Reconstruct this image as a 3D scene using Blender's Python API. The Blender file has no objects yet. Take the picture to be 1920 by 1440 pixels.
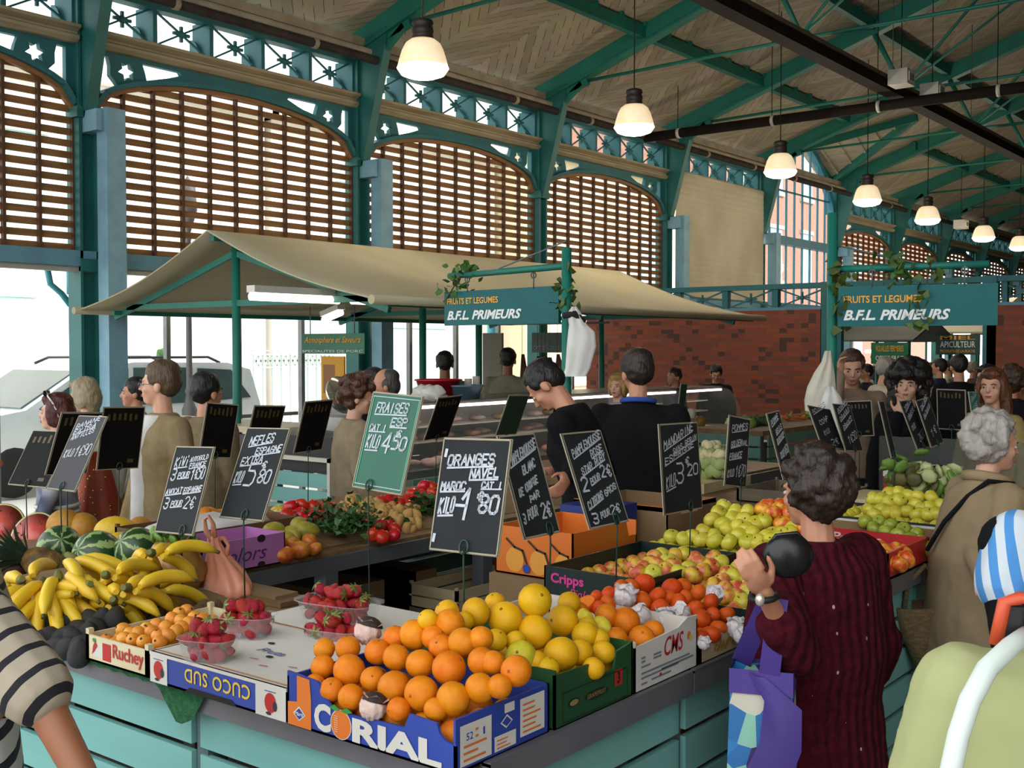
import bpy, math, random
import numpy as np
from mathutils import Vector, Matrix, Euler, Quaternion
R_ = random.Random(7)
sc = bpy.context.scene
col = sc.collection
D2R = math.pi/180
# ---------------------------------------------------------------- camera
cam = bpy.data.cameras.new('camera'); camo = bpy.data.objects.new('camera', cam); col.objects.link(camo)
camo.location = (0, 0, 1.8); camo.rotation_euler = ((90-1.8)*D2R, 0, 38.05*D2R)
cam.sensor_width = 36; cam.lens = 2115/1920*36; cam.clip_start = .05; cam.clip_end = 300
sc.camera = camo
# ---------------------------------------------------------------- daylight
w = bpy.data.worlds.new('overcast_sky'); sc.world = w; w.use_nodes = True
nt = w.node_tree; nt.nodes.clear()
wo = nt.nodes.new('ShaderNodeOutputWorld'); bg = nt.nodes.new('ShaderNodeBackground')
bg.inputs['Color'].default_value = (.93, .97, 1, 1); bg.inputs['Strength'].default_value = 2.6
nt.links.new(bg.outputs[0], wo.inputs[0])
sun = bpy.data.lights.new('sun', 'SUN'); sun.energy = 5; sun.angle = .05; sun.color = (1, .96, .9)
suno = bpy.data.objects.new('sun', sun); col.objects.link(suno); suno.location = (10, 5, 30)
suno.rotation_euler = Vector((-.62, -.5, -.6)).to_track_quat('-Z', 'Y').to_euler()
sc.view_settings.view_transform = 'Standard'; sc.view_settings.look = 'None'
sc.view_settings.exposure = 0.0; sc.view_settings.gamma = 1; sc.view_settings.use_curve_mapping = False
sc.cycles.max_bounces = 6; sc.cycles.diffuse_bounces = 4; sc.cycles.glossy_bounces = 2
sc.cycles.transmission_bounces = 4; sc.cycles.transparent_max_bounces = 8
sc.cycles.caustics_reflective = False; sc.cycles.caustics_refractive = False
sc.cycles.use_denoising = True
# ---------------------------------------------------------------- pixel -> place (only used to measure the photograph)
_F, _Y, _P = 2115., 38.05*D2R, 1.8*D2R
FW = np.array([-math.sin(_Y)*math.cos(_P), math.cos(_Y)*math.cos(_P), -math.sin(_P)])
RT = np.array([math.cos(_Y), math.sin(_Y), 0.]); UP = np.cross(RT, FW); C0 = np.array([0, 0, 1.8])
def ray(x, y): return FW+RT*(x-960)/_F+UP*(720-y)/_F
def at(x, y, d=None, X=None, Y=None, Z=None):
    r = ray(x, y)
    t = d if d is not None else X/r[0] if X is not None else Y/r[1] if Y is not None else (Z-1.8)/r[2]
    return Vector(C0+r*t)
def on_plane(x, y, p0, n):
    r = ray(x, y); n = np.array(n, float); t = (np.array(p0)-C0)@n/(r@n); return Vector(C0+r*t)
# ---------------------------------------------------------------- materials
def lin(c):
    if isinstance(c, str): c = [int(c[i:i+2], 16)/255 for i in (0, 2, 4)]
    return tuple(((v+.055)/1.055)**2.4 if v > .04045 else v/12.92 for v in c)+(1,)
MATS = {}
def pm(name, c1, c2=None, scale=8, rough=.6, bump=0, metal=0, spec=.5, stretch=None, vary=0, emis=0, ramp=(.35, .65), detail=3, alpha=1, trans=0, bscale=None):
    """node material: two tones mixed by noise in object space, optional bump and per-object variation"""
    if name in MATS: return MATS[name]
    m = bpy.data.materials.new(name); MATS[name] = m; m.use_nodes = True
    N, L = m.node_tree.nodes, m.node_tree.links
    b = N['Principled BSDF']; b.inputs['Roughness'].default_value = rough; b.inputs['Metallic'].default_value = metal
    b.inputs['Specular IOR Level'].default_value = spec
    tc = N.new('ShaderNodeTexCoord'); mp = N.new('ShaderNodeMapping'); L.new(tc.outputs['Object'], mp.inputs[0])
    if stretch: mp.inputs['Scale'].default_value = stretch
    no = N.new('ShaderNodeTexNoise'); no.inputs['Scale'].default_value = scale; no.inputs['Detail'].default_value = detail
    L.new(mp.outputs[0], no.inputs['Vector'])
    if vary:
        oi = N.new('ShaderNodeObjectInfo'); ad = N.new('ShaderNodeVectorMath'); ad.operation = 'ADD'
        ml = N.new('ShaderNodeMath'); ml.operation = 'MULTIPLY'; ml.inputs[1].default_value = 37
        L.new(oi.outputs['Random'], ml.inputs[0]); L.new(mp.outputs[0], ad.inputs[0]); L.new(ml.outputs[0], ad.inputs[1]); L.new(ad.outputs[0], no.inputs['Vector'])
    rp = N.new('ShaderNodeValToRGB'); rp.color_ramp.elements[0].position = ramp[0]; rp.color_ramp.elements[1].position = ramp[1]
    rp.color_ramp.elements[0].color = lin(c1); rp.color_ramp.elements[1].color = lin(c2 or c1)
    L.new(no.outputs['Fac'], rp.inputs[0]); out = rp.outputs[0]
    if vary:
        hs = N.new('ShaderNodeHueSaturation'); mr = N.new('ShaderNodeMapRange'); mr.inputs['To Min'].default_value = 1-vary; mr.inputs['To Max'].default_value = 1+vary
        L.new(oi.outputs['Random'], mr.inputs['Value']); L.new(mr.outputs[0], hs.inputs['Value']); L.new(out, hs.inputs['Color'])
        mh = N.new('ShaderNodeMapRange'); mh.inputs['To Min'].default_value = .5-vary*.12; mh.inputs['To Max'].default_value = .5+vary*.12
        sb = N.new('ShaderNodeMath'); sb.operation = 'FRACT'; s2 = N.new('ShaderNodeMath'); s2.operation = 'MULTIPLY'; s2.inputs[1].default_value = 7.3
        L.new(oi.outputs['Random'], s2.inputs[0]); L.new(s2.outputs[0], sb.inputs[0]); L.new(sb.outputs[0], mh.inputs['Value']); L.new(mh.outputs[0], hs.inputs['Hue'])
        out = hs.outputs[0]
    L.new(out, b.inputs['Base Color'])
    if emis: L.new(out, b.inputs['Emission Color']); b.inputs['Emission Strength'].default_value = emis
    if alpha < 1: b.inputs['Alpha'].default_value = alpha
    if trans: b.inputs['Transmission Weight'].default_value = trans
    if bump:
        bn = N.new('ShaderNodeTexNoise'); bn.inputs['Scale'].default_value = bscale or scale*4; bn.inputs['Detail'].default_value = 2
        L.new(mp.outputs[0], bn.inputs['Vector'])
        bu = N.new('ShaderNodeBump'); bu.inputs['Strength'].default_value = bump; bu.inputs['Distance'].default_value = .01
        L.new(bn.outputs['Fac'], bu.inputs['Height']); L.new(bu.outputs[0], b.inputs['Normal'])
    return m
# ---------------------------------------------------------------- mesh builder
class MB:
    def __init__(s): s.v = []; s.f = []; s.m = []; s.sm = []
    def add(s, vs, fs, mi=0, smooth=False, M=None):
        o = len(s.v)
        s.v += [tuple(M @ Vector(p)) for p in vs] if M is not None else [tuple(p) for p in vs]
        s.f += [tuple(i+o for i in f) for f in fs]; s.m += [mi]*len(fs); s.sm += [smooth]*len(fs); return s
    def box(s, c, size, mi=0, rz=0, M=None):
        x, y, z = (q/2 for q in size); T = Matrix.Translation(Vector(c)) @ Matrix.Rotation(rz, 4, 'Z')
        if M is not None: T = M @ T
        return s.add([(-x,-y,-z),(x,-y,-z),(x,y,-z),(-x,y,-z),(-x,-y,z),(x,-y,z),(x,y,z),(-x,y,z)],
                     [(0,3,2,1),(4,5,6,7),(0,1,5,4),(1,2,6,5),(2,3,7,6),(3,0,4,7)], mi, False, T)
    def b2(s, a, b, mi=0): return s.box([(a[i]+b[i])/2 for i in range(3)], [abs(b[i]-a[i]) for i in range(3)], mi)
    def bar(s, p, q, w, h, mi=0, up=(0, 0, 1)):
        p, q = Vector(p), Vector(q); d = (q-p).normalized(); u = Vector(up)
        if abs(d.dot(u)) > .98: u = Vector((0, 1, 0))
        x = d.cross(u).normalized()*w/2; y = x.cross(d).normalized()*h/2
        vs = [p-x-y, p+x-y, p+x+y, p-x+y, q-x-y, q+x-y, q+x+y, q-x+y]
        return s.add(vs, [(3,2,1,0),(4,5,6,7),(0,1,5,4),(1,2,6,5),(2,3,7,6),(3,0,4,7)], mi)
    def tube(s, pts, r, n=8, mi=0, caps=True, smooth=True, closed=False):
        pts = [Vector(p) for p in pts]; k = len(pts); rs = r if isinstance(r, (list, tuple)) else [r]*k
        o = len(s.v); prev = None
        for i, p in enumerate(pts):
            a = pts[(i-1) % k] if (closed or i) else p; b = pts[(i+1) % k] if (closed or i < k-1) else p
            d = (b-a).normalized()
            if prev is None: x = d.cross(Vector((0, 0, 1)) if abs(d.z) < .9 else Vector((0, 1, 0))).normalized()
            else: x = (prev-d*prev.dot(d)).normalized()
            prev = x; y = d.cross(x)
            for j in range(n):
                t = 2*math.pi*j/n; s.v.append(tuple(p+(x*math.cos(t)+y*math.sin(t))*rs[i]))
        for i in range(k if closed else k-1):
            for j in range(n):
                a, b = i*n, ((i+1) % k)*n
                s.f.append((o+a+j, o+a+(j+1) % n, o+b+(j+1) % n, o+b+j)); s.m.append(mi); s.sm.append(smooth)
        if caps and not closed:
            s.f.append(tuple(o+j for j in range(n))[::-1]); s.f.append(tuple(o+(k-1)*n+j for j in range(n))); s.m += [mi]*2; s.sm += [False]*2
        return s
    def lathe(s, prof, n=16, mi=0, M=None, smooth=True, sq=None):
        vs, fs = [], []; k = len(prof)
        for (r, z) in prof:
            for j in range(n):
                t = 2*math.pi*j/n; c, d = math.cos(t), math.sin(t)
                if sq: e = (abs(c)**sq+abs(d)**sq)**(-1/sq); c, d = c*e, d*e
                vs.append((r*c, r*d, z))
        for i in range(k-1):
            for j in range(n): fs.append((i*n+j, i*n+(j+1) % n, (i+1)*n+(j+1) % n, (i+1)*n+j))
        if prof[0][0] > 1e-4: fs.append(tuple(range(n))[::-1])
        if prof[-1][0] > 1e-4: fs.append(tuple((k-1)*n+j for j in range(n)))
        return s.add(vs, fs, mi, smooth, M)
    def ell(s, c, r, mi=0, rot=None, nu=16, nv=10, fn=None, M=None):
        r = r if isinstance(r, (tuple, list)) else (r, r, r); vs, fs = [], []
        for i in range(nv+1):
            a = math.pi*i/nv
            for j in range(nu):
                b = 2*math.pi*j/nu; p = Vector((math.sin(a)*math.cos(b), math.sin(a)*math.sin(b), math.cos(a)))
                if fn: p = fn(p)
                vs.append((p[0]*r[0], p[1]*r[1], p[2]*r[2]))
        for i in range(nv):
            for j in range(nu):
                q = (i*nu+j, (i+1)*nu+j, (i+1)*nu+(j+1) % nu, i*nu+(j+1) % nu)
                if i == 0: q = (i*nu, q[1], q[2])
                elif i == nv-1: q = (q[0], (nv)*nu, q[3])
                fs.append(q)
        T = Matrix.Translation(Vector(c)) @ (rot.to_4x4() if rot is not None else Matrix.Identity(4))
        if M is not None: T = M @ T
        return s.add(vs, fs, mi, True, T)
    def cap(s, p, q, r1, r2, n=10, mi=0):
        """tapered capsule"""
        p, q = Vector(p), Vector(q); d = (q-p)
        if d.length < 1e-6: return s.ell(p, r1)
        d.normalize(); pts, rs = [], []
        for a in (-90, -60, -30, 0): pts.append(p+d*r1*math.sin(a*D2R)); rs.append(max(r1*math.cos(a*D2R), 1e-4))
        for a in (0, 30, 60, 90): pts.append(q+d*r2*math.sin(a*D2R)); rs.append(max(r2*math.cos(a*D2R), 1e-4))
        return s.tube(pts, rs, n, mi)
    def loft(s, rings, n=20, mi=0, caps=True, sq=2.3, smooth=True):
        """rings: (cx, cy, z, rx, ry)"""
        o = len(s.v); k = len(rings)
        for (cx, cy, z, rx, ry) in rings:
            for j in range(n):
                t = 2*math.pi*j/n; c, d = math.cos(t), math.sin(t); e = (abs(c)**sq+abs(d)**sq)**(-1/sq)
                s.v.append((cx+rx*c*e, cy+ry*d*e, z))
        for i in range(k-1):
            for j in range(n): s.f.append((o+i*n+j, o+i*n+(j+1) % n, o+(i+1)*n+(j+1) % n, o+(i+1)*n+j)); s.m.append(mi); s.sm.append(smooth)
        if caps: s.f.append(tuple(o+j for j in range(n))[::-1]); s.f.append(tuple(o+(k-1)*n+j for j in range(n))); s.m += [mi]*2; s.sm += [False]*2
        return s
    def prism(s, poly, fn, t0, t1, mi=0):
        """2d polygon swept between t0 and t1; fn(u, v, t) -> point"""
        n = len(poly); vs = [fn(u, v, t0) for u, v in poly]+[fn(u, v, t1) for u, v in poly]
        return s.add(vs, [tuple(range(n))[::-1], tuple(range(n, 2*n))]+[(i, (i+1) % n, n+(i+1) % n, n+i) for i in range(n)], mi)
    def mesh(s, me, M, mi=0): return s.add([v.co for v in me.vertices], [tuple(p.vertices) for p in me.polygons], mi, False, M)
    def data(s, name, mats):
        me = bpy.data.meshes.new(name); me.from_pydata(s.v, [], s.f)
        for m in (mats if isinstance(mats, (list, tuple)) else [mats]): me.materials.append(m)
        me.polygons.foreach_set('material_index', s.m); me.polygons.foreach_set('use_smooth', s.sm); me.update(); return me
    def build(s, name, mats, parent=None, loc=None):
        return link(name, s.data(name, mats), parent, loc)
def link(name, me, parent=None, loc=None):
    o = bpy.data.objects.new(name, me); col.objects.link(o)
    if parent is not None: o.parent = parent
    if loc is not None: o.location = loc
    return o
def tag(o, label=None, cat=None, group=None, kind=None):
    for k, v in (('label', label), ('category', cat), ('group', group), ('kind', kind)):
        if v: o[k] = v
    return o
def thing(name, label, cat, loc=(0, 0, 0), rz=0, group=None):
    o = bpy.data.objects.new(name, None); col.objects.link(o); o.location = loc; o.rotation_euler = (0, 0, rz); o.empty_display_size = .1
    return tag(o, label, cat, group)
def struct(name, mb, mats, parent=None, label=None):
    o = mb.build(name, mats, parent); o['kind'] = 'structure'
    if label: o['label'] = label
    return o
def copy_tree(o, parent=None):
    c = o.copy(); col.objects.link(c)
    if parent is not None: c.parent = parent
    for ch in list(o.children): copy_tree(ch, c)
    return c
# ---------------------------------------------------------------- lettering
_TC = {}
def text_mesh(s, bold=0., shear=0., space=1.):
    k = (s, bold, shear, space)
    if k in _TC: return _TC[k]
    cu = bpy.data.curves.new('t', 'FONT'); cu.body = s; cu.size = 1; cu.align_x = 'LEFT'; cu.shear = shear; cu.offset = bold; cu.space_character = space
    cu.resolution_u = 3; cu.fill_mode = 'FRONT'
    ob = bpy.data.objects.new('t', cu); me = bpy.data.meshes.new_from_object(ob); bpy.data.objects.remove(ob); bpy.data.curves.remove(cu)
    xs = [v.co.x for v in me.vertices]; ys = [v.co.y for v in me.vertices]
    _TC[k] = (me, min(xs), max(xs), min(ys), max(ys)); return _TC[k]
def frame(o, u, v):
    """matrix whose x axis runs along u and y axis along v (their lengths kept), z = normal"""
    u, v = Vector(u), Vector(v); n = u.cross(v).normalized()
    return Matrix(((u.x, v.x, n.x, o[0]), (u.y, v.y, n.y, o[1]), (u.z, v.z, n.z, o[2]), (0, 0, 0, 1)))
def put_text(mb, s, F, x0, y0, w, h, mi, bold=0., shear=0., lift=.0015, space=1.):
    """fit text s in the box x0,y0,w,h of frame F (metres along its unit axes)"""
    me, a, b, c, d = text_mesh(s, bold, shear, space)
    M = F @ Matrix.Translation((x0, y0, lift)) @ Matrix.Diagonal((w/(b-a), h/(d-c), 1, 1)) @ Matrix.Translation((-a, -c, 0))
    mb.mesh(me, M, mi)
GL = {'A':'00 26 40;12 32','B':'00 06 36 45 44 33 03;33 42 41 30 00','C':'45 36 16 05 01 10 30 41','D':'00 06 26 44 42 20 00','E':'46 06 00 40;03 33','F':'46 06 00;03 33','G':'45 36 16 05 01 10 30 41 43 23','H':'00 06;40 46;03 43','I':'20 26','J':'46 41 30 10 01','K':'00 06;46 03 40','L':'06 00 40','M':'00 06 23 46 40','N':'00 06 40 46','O':'16 05 01 10 30 41 45 36 16','P':'00 06 36 45 44 33 03','Q':'16 05 01 10 30 41 45 36 16;22 40','R':'00 06 36 45 44 33 03;23 40','S':'45 36 16 05 04 13 33 42 41 30 10 01','T':'06 46;26 20','U':'06 01 10 30 41 46','V':'06 20 46','W':'06 10 23 30 46','X':'00 46;06 40','Y':'06 23 46;23 20','Z':'06 46 00 40','0':'16 05 01 10 30 41 45 36 16','1':'04 26 20','2':'05 16 36 45 44 00 40','3':'06 36 45 44 33 13;33 42 41 30 10 01','4':'30 36 02 42','5':'46 06 04 34 43 41 30 00','6':'46 16 03 01 10 30 41 42 33 03','7':'06 46 10','8':'23 04 05 16 36 45 44 23 02 01 10 30 41 42 23','9':'43 13 04 05 16 36 45 42 30 10','€':'45 36 26 14 12 20 30 41;04 33;02 32','/':'00 46','-':'03 43','.':'20 21',"'":'26 25','i':'20 24;26 27'}
def chalk(mb, s, F, x0, y0, w, h, mi, pen=.004, slope=0., lift=.002, jit=None, under=False):
    """single-stroke hand lettering fitted in a box; slope raises the line to the right"""
    rr = jit or R_; n = len(s); adv = w/max(n, 1); gw = adv*.72
    for i, ch in enumerate(s):
        g = GL.get(ch, GL.get(ch.upper()))
        if not g: continue
        ox = x0+i*adv+rr.uniform(-.05, .05)*adv; oy = y0+i*adv*slope+rr.uniform(-.05, .05)*h
        for st in g.split(';'):
            P = [(ox+int(q[0])/4*gw+int(q[1])/6*h*.12, oy+int(q[1])/6*h) for q in st.split()]
            stroke(mb, P, F, pen, mi, lift)
    if under: stroke(mb, [(x0, y0-h*.22), (x0+w*.95, y0-h*.22+w*.95*slope)], F, pen*.9, mi, lift)
def stroke(mb, P, F, pen, mi, lift=.002):
    for a, b in zip(P, P[1:]):
        dx, dy = b[0]-a[0], b[1]-a[1]; l = math.hypot(dx, dy) or 1e-6; ex, ey = dx/l*pen*.4, dy/l*pen*.4; nx, ny = -dy/l*pen/2, dx/l*pen/2
        mb.add([(a[0]-ex+nx, a[1]-ey+ny, lift), (a[0]-ex-nx, a[1]-ey-ny, lift), (b[0]+ex-nx, b[1]+ey-ny, lift), (b[0]+ex+nx, b[1]+ey+ny, lift)], [(0, 1, 2, 3)], mi, False, F)
def disc(mb, F, cx, cy, rx, ry, mi, n=16, lift=.0015):
    mb.add([(cx+rx*math.cos(2*math.pi*i/n), cy+ry*math.sin(2*math.pi*i/n), lift) for i in range(n)], [tuple(range(n))], mi, False, F)
def rect(mb, F, x0, y0, x1, y1, mi, lift=.001):
    mb.add([(x0, y0, lift), (x1, y0, lift), (x1, y1, lift), (x0, y1, lift)], [(0, 1, 2, 3)], mi, False, F)
def poly(mb, F, pts, mi, lift=.001): mb.add([(x, y, lift) for x, y in pts], [tuple(range(len(pts)))], mi, False, F)
def shape2d(rings, extr, res=1):
    """flat plate with holes: first ring is the outline; returns a mesh in its xy plane, extr half thickness"""
    cu = bpy.data.curves.new('s', 'CURVE'); cu.dimensions = '2D'; cu.fill_mode = 'BOTH'; cu.extrude = extr
    for rg in rings:
        sp = cu.splines.new('POLY'); sp.points.add(len(rg)-1); sp.use_cyclic_u = True
        for i, (x, y) in enumerate(rg): sp.points[i].co = (x, y, 0, 1)
    ob = bpy.data.objects.new('s', cu); me = bpy.data.meshes.new_from_object(ob); bpy.data.objects.remove(ob); bpy.data.curves.remove(cu); return me
# ================================================================ HALL
TEAL = pm('teal_paint', '12705f', '0f6558', 3, .55, vary=.0)
TEALD = pm('teal_iron', '1f5f66', '24686c', 4, .6)
BLUEP = pm('pale_blue_paint', '7fa9b8', '7299ab', 5, .6)
CREAM = pm('cream_moulding', 'a39578', '8d8065', 6, .7, stretch=(1, .3, 4))
WALLX = -10.; BAY = 3.66; CY = [2.4, 6.06, 9.72, 13.38, 17.04, 20.7, 24.5, 28.16, 31.82, 35.48, 39.14, 42.8, 46.46, 50.1]
# floor
def floor_mat():
    m = pm('concrete_floor', '6f675c', '857b6e', 1.3, .55, bump=.08, detail=8); return m
struct('floor', MB().b2((-10.6, -9, -.12), (10.6, 56, 0)), floor_mat())
PAVE = pm('pale_paving', 'cfcac0', 'dcd8cf', .8, .9)
struct('street', MB().b2((-60, -40, -.16), (-10.6, 90, -.02)), PAVE)
# --- ceiling boards: two tones in a herringbone
def board_mat():
    m = bpy.data.materials.new('herringbone_boards'); m.use_nodes = True; N, L = m.node_tree.nodes, m.node_tree.links; b = N['Principled BSDF']
    b.inputs['Roughness'].default_value = .75
    tc = N.new('ShaderNodeTexCoord'); sx = N.new('ShaderNodeSeparateXYZ'); L.new(tc.outputs['Object'], sx.inputs[0])
    def mth(op, a, c=None, d=None):
        n = N.new('ShaderNodeMath'); n.operation = op
        for i, q in enumerate((a, c, d)):
            if q is None: continue
            if isinstance(q, (int, float)): n.inputs[i].default_value = q
            else: L.new(q, n.inputs[i])
        return n.outputs[0]
    yy = mth('MULTIPLY', sx.outputs['Y'], 1/1.83); saw = mth('ABSOLUTE', mth('SUBTRACT', mth('MULTIPLY', mth('FRACT', yy), 2), 1))
    v = mth('ADD', sx.outputs['X'], mth('MULTIPLY', saw, .915)); k = mth('MULTIPLY', v, 6.2)
    fr = mth('FRACT', k); gap = mth('LESS_THAN', fr, .07)
    wn = N.new('ShaderNodeTexWhiteNoise'); wn.noise_dimensions = '2D'; cb = N.new('ShaderNodeCombineXYZ')
    L.new(mth('FLOOR', k), cb.inputs[0]); L.new(mth('FLOOR', mth('MULTIPLY', yy, 2)), cb.inputs[1]); L.new(cb.outputs[0], wn.inputs['Vector'])
    rp = N.new('ShaderNodeValToRGB'); rp.color_ramp.elements[0].color = lin('a39881'); rp.color_ramp.elements[1].color = lin('bdb29b'); L.new(wn.outputs['Value'], rp.inputs[0])
    no = N.new('ShaderNodeTexNoise'); no.inputs['Scale'].default_value = 1.7; no.inputs['Detail'].default_value = 6; L.new(tc.outputs['Object'], no.inputs['Vector'])
    gr = N.new('ShaderNodeMixRGB'); gr.blend_type = 'MULTIPLY'; gr.inputs[0].default_value = .35; L.new(rp.outputs[0], gr.inputs[1]); L.new(no.outputs['Color'], gr.inputs[2])
    broken = mth('MULTIPLY', gap, mth('GREATER_THAN', mth('FRACT', mth('MULTIPLY', sx.outputs['Y'], 3.1)), .35))
    mx = N.new('ShaderNodeMixRGB'); L.new(broken, mx.inputs[0]); L.new(gr.outputs[0], mx.inputs[1]); mx.inputs[2].default_value = lin('463d30'); L.new(mx.outputs[0], b.inputs['Base Color'])
    return m
BOARDS = board_mat()
SL = .33; EZ = 5.62
RY = -1.0  # unseen roof edge, cut short to let sky light onto the front counter
def rz(x): return EZ+SL*(x+10)
def roof_poly(name, pts, thick=.1):
    n = len(pts); vs = [(x, y, z) for x, y, z in pts]+[(x, y, z+thick) for x, y, z in pts]
    mb = MB().add(vs, [tuple(range(n)), tuple(range(n, 2*n))[::-1]]+[(i, n+i, n+(i+1) % n, (i+1) % n) for i in range(n)]); return struct(name, mb, BOARDS)
DX = -7.55; DZ = rz(DX)             # inner end of the dormer ridge over the tall window
roof_poly('ceiling', [(-10.3, RY, rz(-10.3)), (0, RY, rz(0)), (0, 20.75, rz(0)), (-10.3, 20.75, rz(-10.3))])
roof_poly('ceiling', [(-10.3, 20.75, rz(-10.3)), (0, 20.75, rz(0)), (0, 24.45, rz(0)), (-10.3, 24.45, rz(-10.3)), (-10.0, 24.45, rz(-10)), (DX, 22.6, DZ), (-10., 20.75, rz(-10))])
roof_poly('ceiling', [(-10.3, 24.45, rz(-10.3)), (0, 24.45, rz(0)), (0, 56, rz(0)), (-10.3, 56, rz(-10.3))])
roof_poly('ceiling', [(0, RY, rz(0)), (10.3, RY, rz(-10.3)), (10.3, 56, rz(-10.3)), (0, 56, rz(0))])
# dormer soffits
PLK = pm('dormer_planks', 'b5aa93', '9a907a', 3, .8, stretch=(.6, 8, .6))
for s, ye in ((-1, 20.75), (1, 24.45)):
    mb = MB().add([(-10.3, 22.6, DZ), (DX, 22.6, DZ), (-10.0, ye, rz(-10)), (-10.3, ye, rz(-10)), (-10.3, 22.6, DZ+.08), (DX, 22.6, DZ+.08), (-10., ye, rz(-10)+.08), (-10.3, ye, rz(-10)+.08)],
                  [(0, 1, 2, 3), (4, 7, 6, 5), (0, 4, 5, 1), (1, 5, 6, 2), (2, 6, 7, 3), (3, 7, 4, 0)])
    for k in range(1, 6):     # cover strips between the planks
        t = k/6; a = Vector((-10.25+t*2.6, 22.6, DZ-.02)); xe = -10.25+t*2.6
        q = Vector((xe, 22.6+(ye-22.6)*max(.05, 1-(xe+10.0)/(DX+10)), 0)); q.z = DZ-(DZ-rz(-10))*abs(q.y-22.6)/abs(ye-22.6)-.02
        mb.bar(a, q, .05, .03)
    struct('ceiling', mb, PLK)
    mb = MB().bar((DX, 22.6, DZ-.06), (-10, ye, rz(-10)-.06), .09, .16); mb.bar((-10.05, 22.6, DZ-.05), (-10.05, ye, rz(-10)-.05), .1, .14); struct('dormer_beam', mb, TEAL)
# --- trusses
for i, y in enumerate(CY):
    mb = MB()
    for s in (1, -1):
        X = lambda x: x*s
        mb.bar((X(-10.05), y, rz(-10.05)-.13), (0, y, rz(0)-.13), .1, .24)
        mb.bar((X(-10.05), y, rz(-10.05)-.26), (0, y, rz(0)-.26), .17, .03)
        mb.tube([(X(-9.15), y, 5.6), (X(-5.9), y, 5.66), (0, y, 5.66)], .024, 6)
        mb.bar((X(-10), y, 5.36), (X(-9.1), y, 5.6), .07, .1)          # foot plate towards the rod
        mb.bar((X(-9.9), y, 5.08), (X(-9.2), y, 5.58), .07, .07)
        mb.ell((X(-5.9), y, 5.68), (.13, .05, .1), 0, None, 10, 6)
        mb.tube([(X(-5.9), y, 5.7), (X(-6.35), y, rz(-6.35)-.2)], [.03, .045], 6)
        mb.tube([(X(-5.9), y, 5.7), (X(-4.5), y, rz(-4.5)-.25)], .022, 6)
        mb.tube([(X(-5.9), y, 5.7), (X(-2.6), y, rz(-2.6)-.25)], .018, 6)
    struct('roof_truss', mb, TEAL)
for x in (-8.17, -6.35, -4.5, -2.5, 2.5, 4.5, 6.35, 8.17):
    ys = [(RY, 20.9), (24.3, 56)] if x == -8.17 else [(RY, 56)]
    for a, b in ys:
        mb = MB(); mb.bar((x, a, rz(-abs(x))-.11), (x, b, rz(-abs(x))-.11), .1, .16, 0)
        for k in range(int((b-a)/.61)): mb.box((x, a+.3+k*.61, rz(-abs(x))-.015), (.15, .07, .06))
        struct('purlin', mb, TEAL)
# --- columns with brackets
for i, y in enumerate(CY):
    mb = MB()
    mb.box((-10, y, 2.75), (.1, .17, 5.5)); mb.box((-10.0, y-.085, 2.75), (.22, .03, 5.5)); mb.box((-10.0, y+.085, 2.75), (.22, .03, 5.5))
    mb.prism([(-9.92, 4.0), (-9.86, 4.0), (-9.45, 5.45), (-9.45, 5.6), (-9.92, 5.5)], lambda u, v, t: (u, t, v), y-.06, y+.06)
    mb.box((-9.97, y, 4.05), (.2, .26, .1)); mb.box((-10, y, .1), (.3, .3, .2)); mb.box((-9.97, y, 2.6), (.2, .2, .12))
    struct('column', mb, pm('column_teal', '1d665f', '185a56', 3, .55))
for i in (1, 2, 4, 5, 6, 8, 10):
    y = CY[i]; mb = MB(); mb.box((-9.7, y+.12, 2.04), (.17, .2, 4.08)); mb.box((-9.83, y+.03, 3.96), (.34, .18, .2)); struct('post', mb, BLUEP)
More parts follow.
